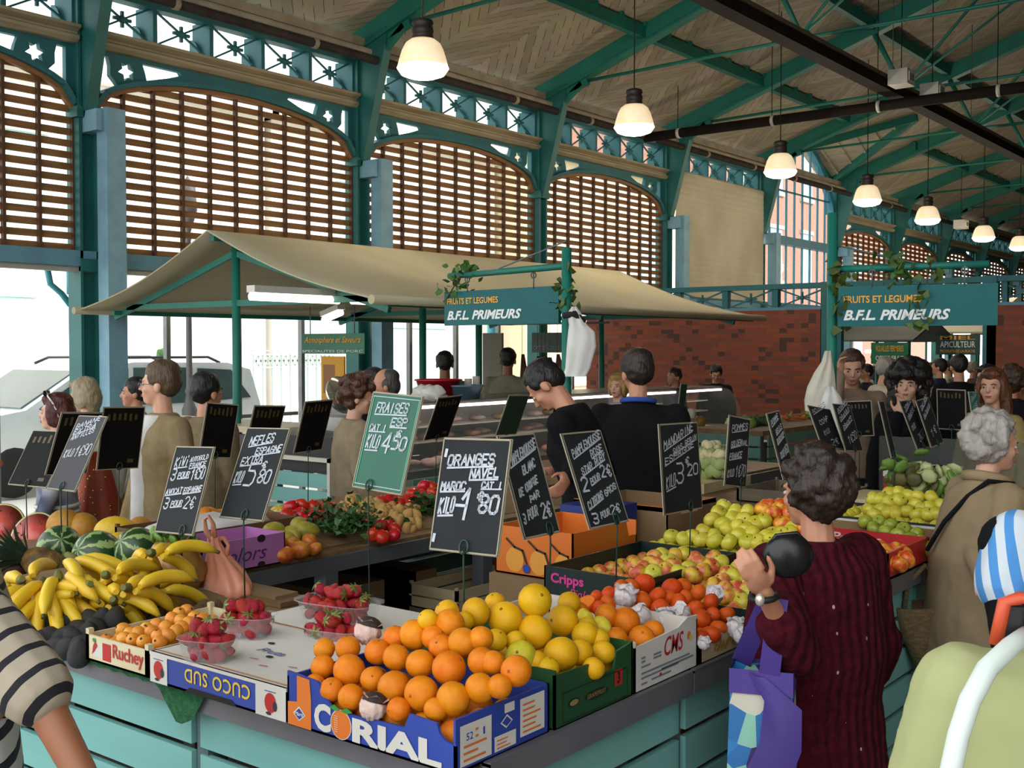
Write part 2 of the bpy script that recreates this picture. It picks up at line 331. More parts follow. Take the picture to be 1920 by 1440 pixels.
# --- one bay of the side wall
BROWN = pm('brown_slats', '94693c', '7d5730', 5, .7, stretch=(1, .4, 6)); BROWND = pm('dark_mullion', '5c3a20', '4a2e18', 8, .7)
LINT = pm('blue_lintel', '5f8fa0', '547f92', 4, .6)
STARN = 8
def star(cx, cy, r): return [(cx+(r if k % 2 == 0 else r*.55)*math.cos(math.pi*k/6+.2), cy+(r if k % 2 == 0 else r*.55)*math.sin(math.pi*k/6+.2)) for k in range(12)]
def arch_z(u, L, z0, z1):          # u 0..L
    t = (u/L-.5)*2; return z0+(z1-z0)*math.sqrt(max(0, 1-min(1, abs(t))**2.0))*1.0
def bay(i, kind='louvre'):
    y0, y1 = CY[i]+.1, CY[i+1]-.1; L = y1-y0; nm = 'wall_left'
    root = tag(bpy.data.objects.new('wall_left', None), kind='structure'); col.objects.link(root)
    fl = Matrix(((0, 0, 1, WALLX), (1, 0, 0, y0), (0, 1, 0, 0), (0, 0, 0, 1)))     # plate (u, z) -> wall plane
    zs, za = 4.12, 4.56
    if kind in ('louvre', 'blind'):
        # spandrel plate with stars and pierced corners
        N = 28; arc = [(L*k/N, arch_z(L*k/N, L, zs, za)) for k in range(N+1)]
        outer = [(0, 4.72)]+arc+[(L, 4.72)]
        holes = []
        for sgn in (0, 1):
            f = (lambda u: u) if sgn == 0 else (lambda u: L-u)
            holes.append([(f(.08), 4.66), (f(.17), 4.66), (f(.19), 4.58), (f(.19), 4.48), (f(.27), 4.4), (f(.2), 4.33), (f(.08), 4.27)])
            holes.append(star(f(.38), 4.55, .105))
            holes.append([(f(.55), 4.66), (f(1.0), 4.66), (f(1.02), 4.63), (f(.85), 4.57), (f(.6), 4.5), (f(.58), 4.58)])
        me = shape2d([outer]+holes, .03); mb = MB(); mb.mesh(me, fl, 0); bpy.data.meshes.remove(me)
        # raised arch rib
        pts = [(L*k/N, arch_z(L*k/N, L, zs, za)) for k in range(N+1)]
        for a, b in zip(pts, pts[1:]): mb.bar((WALLX+.02, y0+a[0], a[1]+.015), (WALLX+.02, y0+b[0], b[1]+.015), .13, .05)
        struct('arch_spandrel', mb, TEALD, root)
    if kind == 'louvre':
        mb = MB(); z = 2.74; k = 0
        while z < za:
            # length of this slat under the arch
            if z+.03 <= zs: ua, ub = 0, L
            else:
                t = math.sqrt(max(0, 1-((z+.03-zs)/(za-zs))**2)); ua, ub = L/2*(1-t), L/2*(1+t)
            if ub-ua > .15: mb.box((WALLX-.03, y0+(ua+ub)/2, z+.03), (.02, ub-ua, .066))
            z += .11
        n = 10
        for k in range(n+1):
            u = L*k/n; top = arch_z(u, L, zs, za) if 0 < k < n else zs
            mb.box((WALLX-.005, y0+u, (2.7+top)/2), (.05, .03, top-2.7), 1)
        N = 20
        for k in range(N):
            u0, u1 = L*k/N, L*(k+1)/N
            mb.bar((WALLX+.01, y0+u0, arch_z(u0, L, zs, za)-.03), (WALLX+.01, y0+u1, arch_z(u1, L, zs, za)-.03), .06, .05, 0)
        struct('louvre_panel', mb, [BROWN, BROWND], root)
    if kind != 'tall':
        mb = MB()      # cream string course, moulded
        mb.prism([(-10.02, 4.7), (-9.9, 4.7), (-9.86, 4.73), (-9.86, 4.76), (-9.9, 4.78), (-9.9, 4.80), (-9.83, 4.83), (-9.83, 4.86), (-10.02, 4.86)], lambda u, v, t: (u, t, v), y0, y1); struct('moulding', mb, CREAM, root)
        mb = MB(); n = 5
        for k in range(n+1): mb.box((WALLX-.1, y0+L*k/n, 5.05), (.3, .05, .44))
        for k in range(n):
            a, b = y0+L*k/n+.02, y0+L*(k+1)/n-.02; c = (a+b)/2; zl, zh = 4.88, 5.24
            mb.bar((WALLX, a, zl), (WALLX, b, zh), .02, .02); mb.bar((WALLX, a, zh), (WALLX, b, zl), .02, .02)
            mb.bar((WALLX, c-.1, (zl+zh)/2), (WALLX, c+.1, (zl+zh)/2), .03, .03); mb.bar((WALLX, c, 4.98), (WALLX, c, 5.14), .03, .03)
            mb.ell((WALLX, c, 5.06), (.03, .05, .04), 0, None, 8, 6)
            q = [(WALLX-.24+.16*math.cos(t), zl+.02+.2*math.sin(t)) for t in [math.pi/2*j/6 for j in range(7)]]
            mb.prism([(WALLX-.24, zl)]+q[::1]+[(WALLX-.24, zl+.22)], lambda u, v, t: (u, t, v), b-.05, b-.03)
        mb.box((WALLX, (y0+y1)/2, 4.86), (.12, L, .05)); mb.box((WALLX, (y0+y1)/2, 5.34), (.14, L, .22)); struct('frieze', mb, TEALD, root)
        mb = MB().box((WALLX+.03, (y0+y1)/2, 2.66), (.16, L+.2, .15)); mb.box((WALLX+.03, (y0+y1)/2, 2.56), (.1, L+.2, .05), 1); struct('lintel', mb, [LINT, pm('grey_trim', '9a9a92', rough=.6)], root)
    else:
        mb = MB()      # tall glazed arch
        zc = 4.9; pts = []
        for k in range(17):
            t = k/16*2-1; pts.append((L/2+t*L/2, zc+1.28*(1-abs(t)**2.2)))
        for a, b in zip([(0, 0)]+pts, pts+[(L, 0)]): mb.bar((WALLX, y0+a[0], a[1]), (WALLX, y0+b[0], b[1]), .14, .13, 0)
        mb.box((WALLX+.02, (y0+y1)/2, 4.02), (.16, L, .17)); mb.box((WALLX+.02, (y0+y1)/2, 2.65), (.16, L, .17))
        n = 9
        for k in range(1, n):
            u = L*k/n; t = u/L*2-1; mb.box((WALLX, y0+u, (zc+1.28*(1-abs(t)**2.2))/2), (.04, .025, zc+1.28*(1-abs(t)**2.2)))
        mb.box((WALLX, (y0+y1)/2, 5.05), (.04, L, .03)); struct('window_frame', mb, pm('blue_window_frame', '2a7d92', '256f86', 4, .5), root)
        gp = MB().add([(WALLX-.01, y0+u, z) for u, z in [(0, 0)]+pts+[(L, 0)]], [tuple(range(len(pts)+2))])
        struct('window_1', gp, pm('window_glass', 'dfe9ee', rough=.05, alpha=.12), root)
    return root
for i in range(len(CY)-1): bay(i, 'tall' if i == 5 else 'blind' if i == 4 else 'louvre')
# blind in the fifth bay
y0, y1 = CY[4]+.12, CY[5]-.1
mb = MB()
for k in range(40):
    za, zb = 2.75+(4.84-2.75)*k/40, 2.75+(4.84-2.75)*(k+1)/40; x = -9.84+.006*(k % 2)
    mb.add([(x, y0, za), (x, y1, za), (-9.84+.006*((k+1) % 2), y1, zb), (-9.84+.006*((k+1) % 2), y0, zb)], [(0, 1, 2, 3)])
mb.tube([(-9.86, y0-.05, 4.86), (-9.86, y1+.05, 4.86)], .045, 8); mb.box((-9.84, (y0+y1)/2, 2.74), (.03, y1-y0, .04))
tag(mb.build('roller_blind', pm('cream_blind', 'c9c0a6', 'b8ae94', 1.2, .85)), 'wide cream roller blind drawn down over one arch of the wall', 'blind')
# glazed doors below the lintel: slim grey uprights, bay by bay
GREY = pm('grey_aluminium', '8c8f8c', '7b7f7d', 5, .5)
for i in range(0, 4):
    mb = MB(); y0, y1 = CY[i], CY[i+1]
    for k in (1, 2, 3): mb.box((-10.05, y0+(y1-y0)*k/4+.05, 1.27), (.06, .05, 2.54))
    mb.box((-10.05, (y0+y1)/2, 1.0), (.05, .04, .05)); mb.box((-10.05, y0+(y1-y0)*.62, 1.05), (.05, .9, .04)); mb.box((-10.0, y0+.16, 1.27), (.08, .09, 2.54))
    struct('door_%d' % (i+1), mb, GREY)
# eave conduits and gutter
mb = MB(); mb.tube([(-9.6, RY, 5.22), (-9.6, 56, 5.22)], .05, 10); mb.tube([(-9.72, RY, 5.34), (-9.72, 56, 5.34)], .045, 8, 1); mb.box((-9.86, 27.5, 5.47), (.12, 57, .1), 1)
for k in range(30): mb.tube([(-9.6, -.5+k*1.83, 5.22), (-9.6, -.5+k*1.83+.06, 5.22)], .06, 10, 1)
tag(mb.build('eave_pipe', [pm('dark_pipe', '2d2622', '3a322c', 6, .75, spec=.2), pm('taupe_gutter', '9c8f78', '877b66', 4, .6)]), 'dark pipe and taupe gutter along the top of the arched wall', 'pipe')
# end walls and right hand wall, beyond the frame; right one made solid to block side light
PLAS = pm('pale_plaster', 'b9b2a2', 'aaa393', 1, .8)
struct('wall_back', MB().b2((-10.3, 56, 0), (10.3, 56.2, 9)), PLAS)
struct('wall_right', MB().b2((10.1, -3, 0), (10.3, 56, 5.7)), BROWN)
# --- brick partition across the hall
PY = 14.6
def brick_mat():
    m = bpy.data.materials.new('patterned_brick'); m.use_nodes = True; N, L = m.node_tree.nodes, m.node_tree.links; b = N['Principled BSDF']; b.inputs['Roughness'].default_value = .8
    tc = N.new('ShaderNodeTexCoord'); sx = N.new('ShaderNodeSeparateXYZ'); L.new(tc.outputs['Object'], sx.inputs[0]); cb = N.new('ShaderNodeCombineXYZ')
    L.new(sx.outputs['X'], cb.inputs[0]); L.new(sx.outputs['Z'], cb.inputs[1])
    br = N.new('ShaderNodeTexBrick'); br.inputs['Scale'].default_value = 1; br.inputs['Brick Width'].default_value = .21; br.inputs['Row Height'].default_value = .065; br.inputs['Mortar Size'].default_value = .006
    br.inputs['Color1'].default_value = lin('8c3f24'); br.inputs['Color2'].default_value = lin('6e3522'); br.inputs['Mortar'].default_value = lin('5c4a3c'); br.inputs['Bias'].default_value = -.2; L.new(cb.outputs[0], br.inputs['Vector'])
    def mth(op, a, c=None):
        n = N.new('ShaderNodeMath'); n.operation = op
        for i, q in enumerate((a, c)):
            if q is None: continue
            if isinstance(q, (int, float)): n.inputs[i].default_value = q
            else: L.new(q, n.inputs[i])
        return n.outputs[0]
    # snapped to bricks, dark headers form large lozenges
    xs = mth('MULTIPLY', mth('FLOOR', mth('MULTIPLY', sx.outputs['X'], 1/.105)), .105); zs = mth('MULTIPLY', mth('FLOOR', mth('MULTIPLY', sx.outputs['Z'], 1/.065)), .065)
    u = mth('ABSOLUTE', mth('SUBTRACT', mth('FRACT', mth('MULTIPLY', mth('ADD', xs, 20.02), 1/2.5)), .5)); u = mth('MULTIPLY', u, 2.5)
    v = mth('ABSOLUTE', mth('SUBTRACT', zs, 1.42)); d = mth('ABSOLUTE', mth('SUBTRACT', mth('ADD', u, mth('MULTIPLY', v, 1.25)), .98)); dk = mth('LESS_THAN', d, .055)
    wn = N.new('ShaderNodeTexWhiteNoise'); c2 = N.new('ShaderNodeCombineXYZ'); L.new(xs, c2.inputs[0]); L.new(zs, c2.inputs[2]); L.new(c2.outputs[0], wn.inputs['Vector'])
    dk = mth('MAXIMUM', mth('MULTIPLY', dk, mth('GREATER_THAN', wn.outputs['Value'], .28)), mth('GREATER_THAN', wn.outputs['Value'], .95))
    mx = N.new('ShaderNodeMixRGB'); L.new(mth('MULTIPLY', dk, .72), mx.inputs[0]); L.new(br.outputs['Color'], mx.inputs[1]); mx.inputs[2].default_value = lin('2e241f'); L.new(mx.outputs[0], b.inputs['Base Color']); return m
BRICK = brick_mat()
struct('wall_brick', MB().b2((-9.95, PY, 0), (-6.12, PY+.22, 2.33)), BRICK)
struct('wall_brick', MB().b2((-3.98, PY, 0), (2.5, PY+.22, 2.33)), BRICK)
for x0, x1 in ((-9.9, -6.05), (-6.05, -3.95), (-3.95, 2.5)):
    mb = MB(); mb.box(((x0+x1)/2, PY+.1, 2.66), (x1-x0, .16, .07)); mb.box(((x0+x1)/2, PY+.1, 2.345), (x1-x0, .16, .05), 1)
    if x0 != -6.05:
        n = max(2, round((x1-x0)/.78))
        for k in range(n+1): mb.box((x0+(x1-x0)*k/n, PY+.1, 2.5), (.09, .1, .3))
        for k in range(n):
            a, b = x0+(x1-x0)*k/n+.05, x0+(x1-x0)*(k+1)/n-.05; c = (a+b)/2
            mb.bar((a, PY+.1, 2.38), (b, PY+.1, 2.62), .02, .02, 0, (0, 1, 0)); mb.bar((a, PY+.1, 2.62), (b, PY+.1, 2.38), .02, .02, 0, (0, 1, 0)); mb.box((c, PY+.1, 2.5), (.02, .03, .16)); mb.box((c, PY+.1, 2.5), (.18, .03, .02)); mb.ell((c, PY+.1, 2.5), .035, 0, None, 8, 6)
    struct('partition_beam', mb, [TEALD, LINT])
for x in (-6.05, -3.95): struct('partition_post', MB().box((x, PY+.08, 1.35), (.16, .16, 2.7)).box((x+.16, PY+.1, 1.35), (.06, .1, 2.7)), TEALD)
# --- ducts hung under the roof
DARK = pm('dark_brown_duct', '1c1613', '241d18', 3, .85, spec=.1)
mb = MB(); mb.bar((-5.55, RY, 5.36), (-5.55, 54, 5.36), .2, .13); mb.bar((-5.55, RY, 5.45), (-5.55, 54, 5.45), .24, .05, 1)
for k in range(15): mb.tube([(-5.55, 1+k*3.66, 5.45), (-5.55, 1+k*3.66, rz(-5.55))], .006, 5, 1)
tag(mb.build('lighting_duct', [DARK, pm('taupe_duct_lid', '6b604d', '5e5444', 3, .85, spec=.1)]), 'long dark brown duct with taupe lid running down the hall under the roof', 'duct')
mb = MB(); mb.tube([(-9.6, 15.75, 5.2), (2, 15.75, 5.2)], .075, 12)
for k in range(7): mb.tube([(-9+k*1.6, 15.75, 5.2), (-9+k*1.6, 15.75, rz(-9+k*1.6))], .006, 5); mb.tube([(-9+k*1.6, 15.75, 5.2), (-9+k*1.6+.05, 15.75, 5.2)], .083, 12, 1)
tag(mb.build('heater_pipe', [DARK, pm('pipe_clip', 'b9b5aa', rough=.4)]), 'black pipe hanging across the hall below the trusses', 'pipe')
LG = pm('pale_grey_box', 'c6c3b8', 'b5b2a8', 5, .5)
for p, lab in ((at(1690, 147, X=-5.25), 'small pale junction box on the duct under the roof, left of the yellow pipe'), (at(1748, 172, X=-5.25), 'small pale junction box at the crossing of duct and pipe'), (at(1802, 421, X=-8), 'small grey box camera hanging among the far lamps')):
    mb = MB().box((0, 0, 0), (.26, .3, .2)).box((.135, 0, 0), (.01, .2, .12), 1)
    for k in range(3): mb.box((.142, -.05+.05*k, 0), (.004, .02, .1), 2)
    mb.tube([(0, 0, .1), (0, 0, max(.3, rz(p.x)-p.z))], .006, 5, 2)
    o = mb.build('junction_box', [LG, pm('white_face', 'e6e4da'), DARK], None, p); tag(o, lab, 'box')
# --- pendant lamps
def pendant():
    root = thing('pendant_lamp', '', 'lamp')
    mb = MB().lathe([(.0, .42), (.03, .42), (.09, .40), (.1, .37), (.085, .345), (.095, .33), (.1, .30), (.09, .27), (.1, .255), (.08, .235), (.12, .222), (.0, .222)], 16); mb.build('ballast', pm('dark_bronze', '2e2621', '3a3029', 9, .5), root)
    MB().lathe([(.115, .225), (.16, .19), (.19, .13), (.215, .05), (.232, -.02), (.227, -.02), (.21, .05), (.185, .13), (.155, .185), (.115, .215)], 24).build('shade', pm('opal_glass_shade', 'f3d7a8', 'ffe6c2', 6, .35, emis=.75), root)
    MB().lathe([(.232, -.018), (.238, -.03), (.20, -.085), (.13, -.11), (0, -.115)], 24).build('diffuser', pm('lit_diffuser', 'fff4dd', 'fff8e8', 4, .4, emis=2.2), root)
    return root
lab0 = ['nearest pendant lamp, hung before the second column of the arched wall', 'second pendant lamp, hung before the end of the third louvred arch', 'pendant lamp hung in front of the tall arched window', 'pendant lamp just right of the tall arched window', 'fifth pendant lamp of the row, over the right hand stall sign', 'sixth pendant lamp of the row, small and far down the hall', 'seventh pendant lamp of the row, cut by the edge of the photo']
P0 = None
for i, p in enumerate(((793, 145), (1189, 252), (1463, 333), (1626, 386), (1739, 421), (1844, 453), (1912, 470))):
    q = at(*p, X=-7); o = pendant() if P0 is None else copy_tree(P0)
    if P0 is None: P0 = o
    s = 88/2115*8.9/.476 if i == 0 else 1.; d = math.sqrt(q.x**2+q.y**2)
    o.location = q+Vector((0, 0, .11)); o['label'] = lab0[i]; o['group'] = 'row of pendant lamps'
    MB().tube([(0, 0, .42), (0, 0, rz(q.x)-q.z-.11)], .008, 6).build('chain', pm('chain_steel', '4a4236', rough=.5), o)
    li = bpy.data.lights.new('lamp_bulb', 'POINT'); li.energy = 45; li.color = (1, .86, .66); li.shadow_soft_size = .12
    lo = bpy.data.objects.new('lamp_bulb', li); col.objects.link(lo); lo.parent = o; lo.location = (0, 0, -.25)
# ================================================================ OUTSIDE
WHITEP = pm('white_render', 'e9e6de', 'dedad0', .6, .9)
def facade(name, label, x, y0, y1, h, mat, wins, wmat, depth=6, trim=None, group=None):
    r = thing(name, label, 'building', (x, (y0+y1)/2, 0), 0, group)
    MB().b2((-depth, -(y1-y0)/2, 0), (0, (y1-y0)/2, h)).b2((-depth-.2, -(y1-y0)/2-.2, h), (.3, (y1-y0)/2+.2, h+.25), 1).build('wall', [mat, trim or WHITEP], r)
    for (a, b, c, d) in wins:
        mb = MB().b2((-.08, a, b), (.02, c, d), 1); mb.b2((-.02, a-.12, b-.15), (.08, c+.12, b)); mb.b2((-.02, a-.12, d), (.06, c+.12, d+.15)); mb.build('window', [trim or WHITEP, wmat], r)
    return r
SHUT = pm('pale_cyan_shutter', 'b9dde0', 'a9d2d8', 6, .6, stretch=(1, 1, 9))
facade('house', 'long pale house front across the street, left behind the parked car', -21, 0, 17.4, 7.2, WHITEP, [(-5.5, .6, -4.2, 2.9), (-2, .6, -.7, 2.9), (1.6, .7, 2.9, 2.8), (-5.5, 4, -4.2, 6), (-2, 4, -.7, 6), (2, 4, 3.2, 6)], SHUT)
facade('house', 'white house with wide pale cyan garage door, seen past the stall post', -21, 17.6, 26, 7.2, WHITEP, [(-1.0, 0, 1.9, 2.35), (-3.4, .5, -2.4, 2.6), (-2, 4, -.8, 6)], SHUT)
facade('house', 'cream house wall behind the vendor in the pale shirt', -20, 26.2, 36, 7.5, pm('cream_render', 'ded2b4', 'd3c6a6', .8, .9), [(-2.5, .8, -1.4, 2.6), (1.5, 3.8, 2.6, 5.8)], SHUT)
TOWN = pm('town_brick', 'b98a76', 'a97a68', 9, .85); STONE = pm('pale_stone', 'd9d2c2', 'cbc4b4', 2, .85)
facade('town_house', 'red brick town house with white stone window surrounds beyond the tall glazed arch', -20, 37, 62, 15, TOWN, [(-10+3*i, z, -8.9+3*i, z+2.1) for i in range(7) for z in (1, 4.6, 8.2, 11.6)], pm('grey_pane', '9fb0b8', rough=.3), trim=STONE)
# white ornamental railing
mb = MB()
for k in range(9):
    y = 14.6+k*.24; mb.bar((-18, y, 1.45), (-18, y+.12, 1.65), .02, .03); mb.bar((-18, y+.12, 1.65), (-18, y+.24, 1.45), .02, .03); mb.bar((-18, y, 1.65), (-18, y+.12, 1.45), .02, .03); mb.bar((-18, y+.12, 1.45), (-18, y+.24, 1.65), .02, .03)
    mb.box((-18, y, .85), (.03, .03, 1.7))
for z in (.1, 1.42, 1.68, 1.76): mb.box((-18, 15.7, z), (.04, 2.3, .03))
tag(mb.build('street_railing', pm('grey_green_iron', 'a7b4b0', rough=.6)), 'pale ornamental railing with diamonds across the street', 'railing')
# car
car = thing('car', 'silver white people carrier parked outside the open wall', 'car', (-13.9, 8.4, 0))
CARP = pm('silver_paint', 'dfe6e4', 'd3dcdb', 2, .3); CGL = pm('car_glass', '49605f', '3b5051', 2, .12, spec=.8); TYRE = pm('tyre_rubber', '1c1c1c', rough=.8)
prof = [(-2.25, .35), (-2.3, .75), (-2.1, .93), (-1.3, 1.05), (-.55, 1.52), (.2, 1.62), (1.7, 1.6), (2.1, 1.5), (2.28, 1.0), (2.3, .4)]
MB().prism(prof, lambda u, v, t: (t, u, v), -.88, .88).build('body', CARP, car)
sec = [(-1.12, 1.07), (-.52, 1.46), (.1, 1.55), (.1, 1.05)], [(.18, 1.06), (.18, 1.55), (1.1, 1.54), (1.1, 1.06)], [(1.18, 1.06), (1.18, 1.53), (1.75, 1.5), (2.1, 1.1)]
for q in sec: MB().prism(q, lambda u, v, t: (t, u, v), .87, .892).build('side_window', CGL, car)
MB().prism([(-1.28, 1.06), (-.56, 1.5), (-.58, 1.52), (-1.3, 1.08)], lambda u, v, t: (t, u, v), -.75, .75).build('windscreen', CGL, car)
MB().ell((1.0, -1.0, 1.08), (.12, .07, .09)).build('wing_mirror', CARP, car)
for y in (-1.45, 1.4):
    for x in (-.8, .8): MB().lathe([(0, -.1), (.24, -.1), (.32, -.07), (.32, .07), (.24, .1), (0, .1)], 18, 0, Matrix.Translation((x, y, .32)) @ Matrix.Rotation(math.pi/2, 4, 'Y')).build('wheel', TYRE, car)
for x in (-.7, .7): MB().tube([(x, -.3, 1.6), (x, -.1, 1.68), (x, 1.5, 1.68), (x, 1.7, 1.6)], .02, 6).build('roof_rail', pm('black_plastic', '1d1f20', rough=.5), car)
for y in (-.85, .1):
    MB().ell((0.35, y+.35, .98), (.2, .09, .28)).ell((.35, y+.38, 1.33), (.11, .06, .12)).build('seat', pm('dark_seat', '2f3534', rough=.8), car)
# lamp post, clipped shrubs
mb = MB(); p = at(355, 700, X=-12.4)
mb.lathe([(.0, 0), (.16, 0), (.16, .3), (.09, .4), (.1, 1.0), (.06, 1.1), (.045, 1.2), (.06, 1.24), (.04, 1.3), (.035, 3.2), (.05, 3.25), (.03, 3.3), (.12, 3.6), (.1, 3.9), (0, 4.05)], 12)
tag(mb.build('street_lamp', pm('iron_grey', '5f5c5c', rough=.6), None, (p.x, p.y, 0)), 'slim ornate street lamp outside beside the man with the dark hair', 'lamp')
LEAFD = pm('cypress_green', '5d8a4a', '3f6b38', 20, .8, bump=.6)
for px_, z, lab in ((305, 1.78, 'clipped cypress showing above the head of the bespectacled man'), (325, .95, 'low clipped shrub outside behind the bespectacled man')):
    q = at(px_, 700, X=-16.2); r = thing('potted_cypress', lab, 'shrub', (q.x, q.y, 0))
    MB().lathe([(0, 0), (.2, 0), (.27, .4), (.25, .42), (0, .4)], 14).build('pot', pm('terracotta', '9a5a3c', rough=.8), r)
    mb = MB()
    for k in range(240):
        t = R_.random(); a = R_.random()*6.28; rad = .3*(1-t)+.03; c = Vector((rad*math.cos(a), rad*math.sin(a), .45+t*(z-.45)))
        mb.ell(c, (.05, .05, .07), 0, Euler((R_.random(), R_.random(), a)).to_matrix(), 5, 3)
    mb.build('foliage', LEAFD, r)
# outside gallery posts with curved brackets
for i, y in enumerate((6.9, 14.2)):
    mb = MB(); mb.tube([(-11.5, y, 0), (-11.5, y, 2.75)], .1, 14); mb.tube([(-11.5, y, 2.4), (-11.5, y, 2.75)], .125, 14)
    mb.tube([(-11.5, y-.1, 2.28), (-11.5, y-.2, 2.4), (-11.5, y-.33, 2.5), (-11.5, y-.38, 2.75)], .035, 8); mb.tube([(-11.5, y+.1, 2.28), (-11.5, y+.2, 2.4), (-11.5, y+.33, 2.5), (-11.5, y+.38, 2.75)], .035, 8); mb.box((-11.5, y, 2.78), (.2, 1, .06))
    struct('post', mb, pm('turquoise_iron', '3f9fae', '37929f', 3, .5))
# ================================================================ FRUIT STALL COUNTERS
TURQ = pm('turquoise_slat', '79b3ac', '6ea8a2', 2.2, .55, stretch=(.5, .5, 4)); ZINC = pm('zinc_trim', '77757a', '6a696e', 4, .45, metal=.3); WOODT = pm('worn_table_top', '6d5438', '8a6c48', 2.5, .65, stretch=(1, 6, 1)); STEEL = pm('galvanised_steel', '5e6468', '6d7377', 3, .5, metal=.4)
SHADOWIN = pm('dark_back_board', '2a2724', '352f2a', 3, .9)
TOPZ = .92
def slat_panel(root, p, q, nrm, zt=.855, zb=.06, pitch=.125, gap=.02, mat=TURQ):
    p, q = Vector(p), Vector(q); d = (q-p); mb = MB(); z = zt
    while z-pitch+gap > zb-.02:
        a, b = p+d*.02, q-d*.02; mb.bar((a.x, a.y, z-(pitch-gap)/2), (b.x, b.y, z-(pitch-gap)/2), .018, pitch-gap); z -= pitch
    mb.build('slat_panel', mat, root)
def post_(root, x, y, h=.86, w=.05, mat=None): MB().box((x, y, h/2), (w, w, h)).build('leg', mat or STEEL, root)
fc = thing('market_counter', 'front counter of the fruit stall, turquoise slats under a grey zinc trim', 'counter', (0, 0, 0))
MB().b2((-5.0, 1.84, .885), (-1.56, 2.62, .92)).build('table_top', WOODT, fc)
xs = [-1.53, -2.48, -3.43, -4.38, -5.0]
for a, b in zip(xs, xs[1:]): slat_panel(fc, (b, 1.82, 0), (a, 1.82, 0), -1); MB().b2((b+.015, 1.775, .86), (a-.005, 1.80, .925)).b2((b+.015, 1.775, .915), (a-.005, 1.86, .922)).build('zinc_trim', ZINC, fc)
for x in xs: post_(fc, x+(.02 if x < -1.6 else -.02), 1.84, .88, .045, pm('green_grey_post', '4c6361', rough=.5)); post_(fc, x+(.03 if x < -1.6 else -.1), 2.58, .885)
rc = thing('market_counter', 'side counter of the fruit stall running down the aisle under the apples', 'counter', (0, 0, 0))
MB().b2((-2.42, 2.66, .885), (-1.56, 6.9, .92)).build('table_top', WOODT, rc)
ys = [1.82, 2.7, 3.65, 4.6, 5.55, 6.9]
for a, b in zip(ys, ys[1:]): slat_panel(rc, (-1.53, a, 0), (-1.53, b, 0), 1); MB().b2((-1.51, a+.005, .86), (-1.485, b-.005, .925)).b2((-1.56, a+.005, .915), (-1.485, b-.005, .922)).build('zinc_trim', ZINC, rc)
for y in ys[1:]: post_(rc, -1.56, y, .88, .045); post_(rc, -2.38, y, .885)
lt = thing('market_table', 'wooden topped steel table on the left side of the fruit stall', 'table', (0, 0, 0))
MB().b2((-4.75, 2.68, .855), (-3.75, 8.4, .885)).build('table_top', WOODT, lt); MB().b2((-3.745, 2.68, .8), (-3.72, 8.4, .87)).b2((-4.77, 2.68, .8), (-4.75, 8.4, .87)).build('edge_rail', STEEL, lt)
for y in (2.75, 3.45, 4.55, 5.9, 8.3): post_(lt, -3.76, y, .855, .075); post_(lt, -4.72, y, .855, .075)
slat_panel(lt, (-4.78, 2.7, 0), (-4.78, 8.4, 0), -1)
et = thing('market_table', 'plain table closing the far end of the fruit stall', 'table', (0, 0, 0))
MB().b2((-3.6, 6.1, .855), (-2.5, 6.8, .885)).build('table_top', WOODT, et)
for x in (-3.55, -2.55): post_(et, x, 6.14, .855); post_(et, x, 6.76, .855)
# green artificial turf cloth hanging over the trim
GT = pm('green_raffia', '1f6b3c', '124c2a', 60, .9, bump=.8, bscale=220)
mb = MB(); n = 34
for i in range(n+1):
    t = i/n; x = -3.2+t*.82; zf = .905 if t < .76 else .905-.085*math.sin((t-.76)/.24*math.pi)
    for k, (y, z) in enumerate(((1.95, .928), (1.79, .93), (1.768, .915), (1.764, zf))): mb.v.append((x, y, z+(.004*math.sin(i*2.1) if k else 0)))
for i in range(n):
    for k in range(3): a = i*4+k; mb.f.append((a, a+1, a+5, a+4)); mb.m.append(0); mb.sm.append(True)
tag(mb.build('turf_cloth', GT), 'strip of green raffia cloth drooping over the zinc trim under the crates', 'cloth')
# ================================================================ CANOPY OVER THE BUTCHER'S STALL
FAB = pm('canopy_canvas', 'b5ad90', 'aaa182', 1.1, .9)
cn = thing('stall_canopy', 'large cream canvas canopy on teal frame over the butcher stall', 'canopy', (0, 0, 0))
XL, XR, XM, YA, YB = -9.6, -5.74, -7.68, 5.76, 12.0; ZE, ZM = 2.15, 2.76
def canz(x, y):
    t = (x-XL)/(XM-XL) if x < XM else (XR-x)/(XR-XM); t = max(0, min(1, t)); s = (y-YA)/(YB-YA)
    return ZE+(ZM-ZE)*t-.05*math.sin(math.pi*t)-.03*math.sin(math.pi*t)*math.cos(s*6*math.pi)
for nm, xa, xb in (('canvas', XL, XM), ('canvas', XM, XR)):
    mb = MB(); nx, ny = 10, 24
    for k in (0, .012):
        for i in range(nx+1):
            for j in range(ny+1): x = xa+(xb-xa)*i/nx; y = YA+(YB-YA)*j/ny; mb.v.append((x, y, canz(x, y)+k))
    S = (nx+1)*(ny+1)
    for i in range(nx):
        for j in range(ny):
            a = i*(ny+1)+j; mb.f += [(a, a+1, a+ny+2, a+ny+1), (S+a, S+a+ny+1, S+a+ny+2, S+a+1)]; mb.m += [0, 0]; mb.sm += [True]*2
    for j in range(ny):
        for a in (j, nx*(ny+1)+j): mb.f.append((a, a+1, S+a+1, S+a)); mb.m.append(0); mb.sm.append(False)
    for i in range(nx):
        for a in (i*(ny+1), i*(ny+1)+ny): mb.f.append((a, a+ny+1, S+a+ny+1, S+a)); mb.m.append(0); mb.sm.append(False)
    mb.build(nm, FAB, cn)
    xe = XL if xa == XL else XR; MB().tube([(xe, YA-.05, ZE), (xe, YB+.05, ZE)], .035, 10).build('hem_roll', FAB, cn)
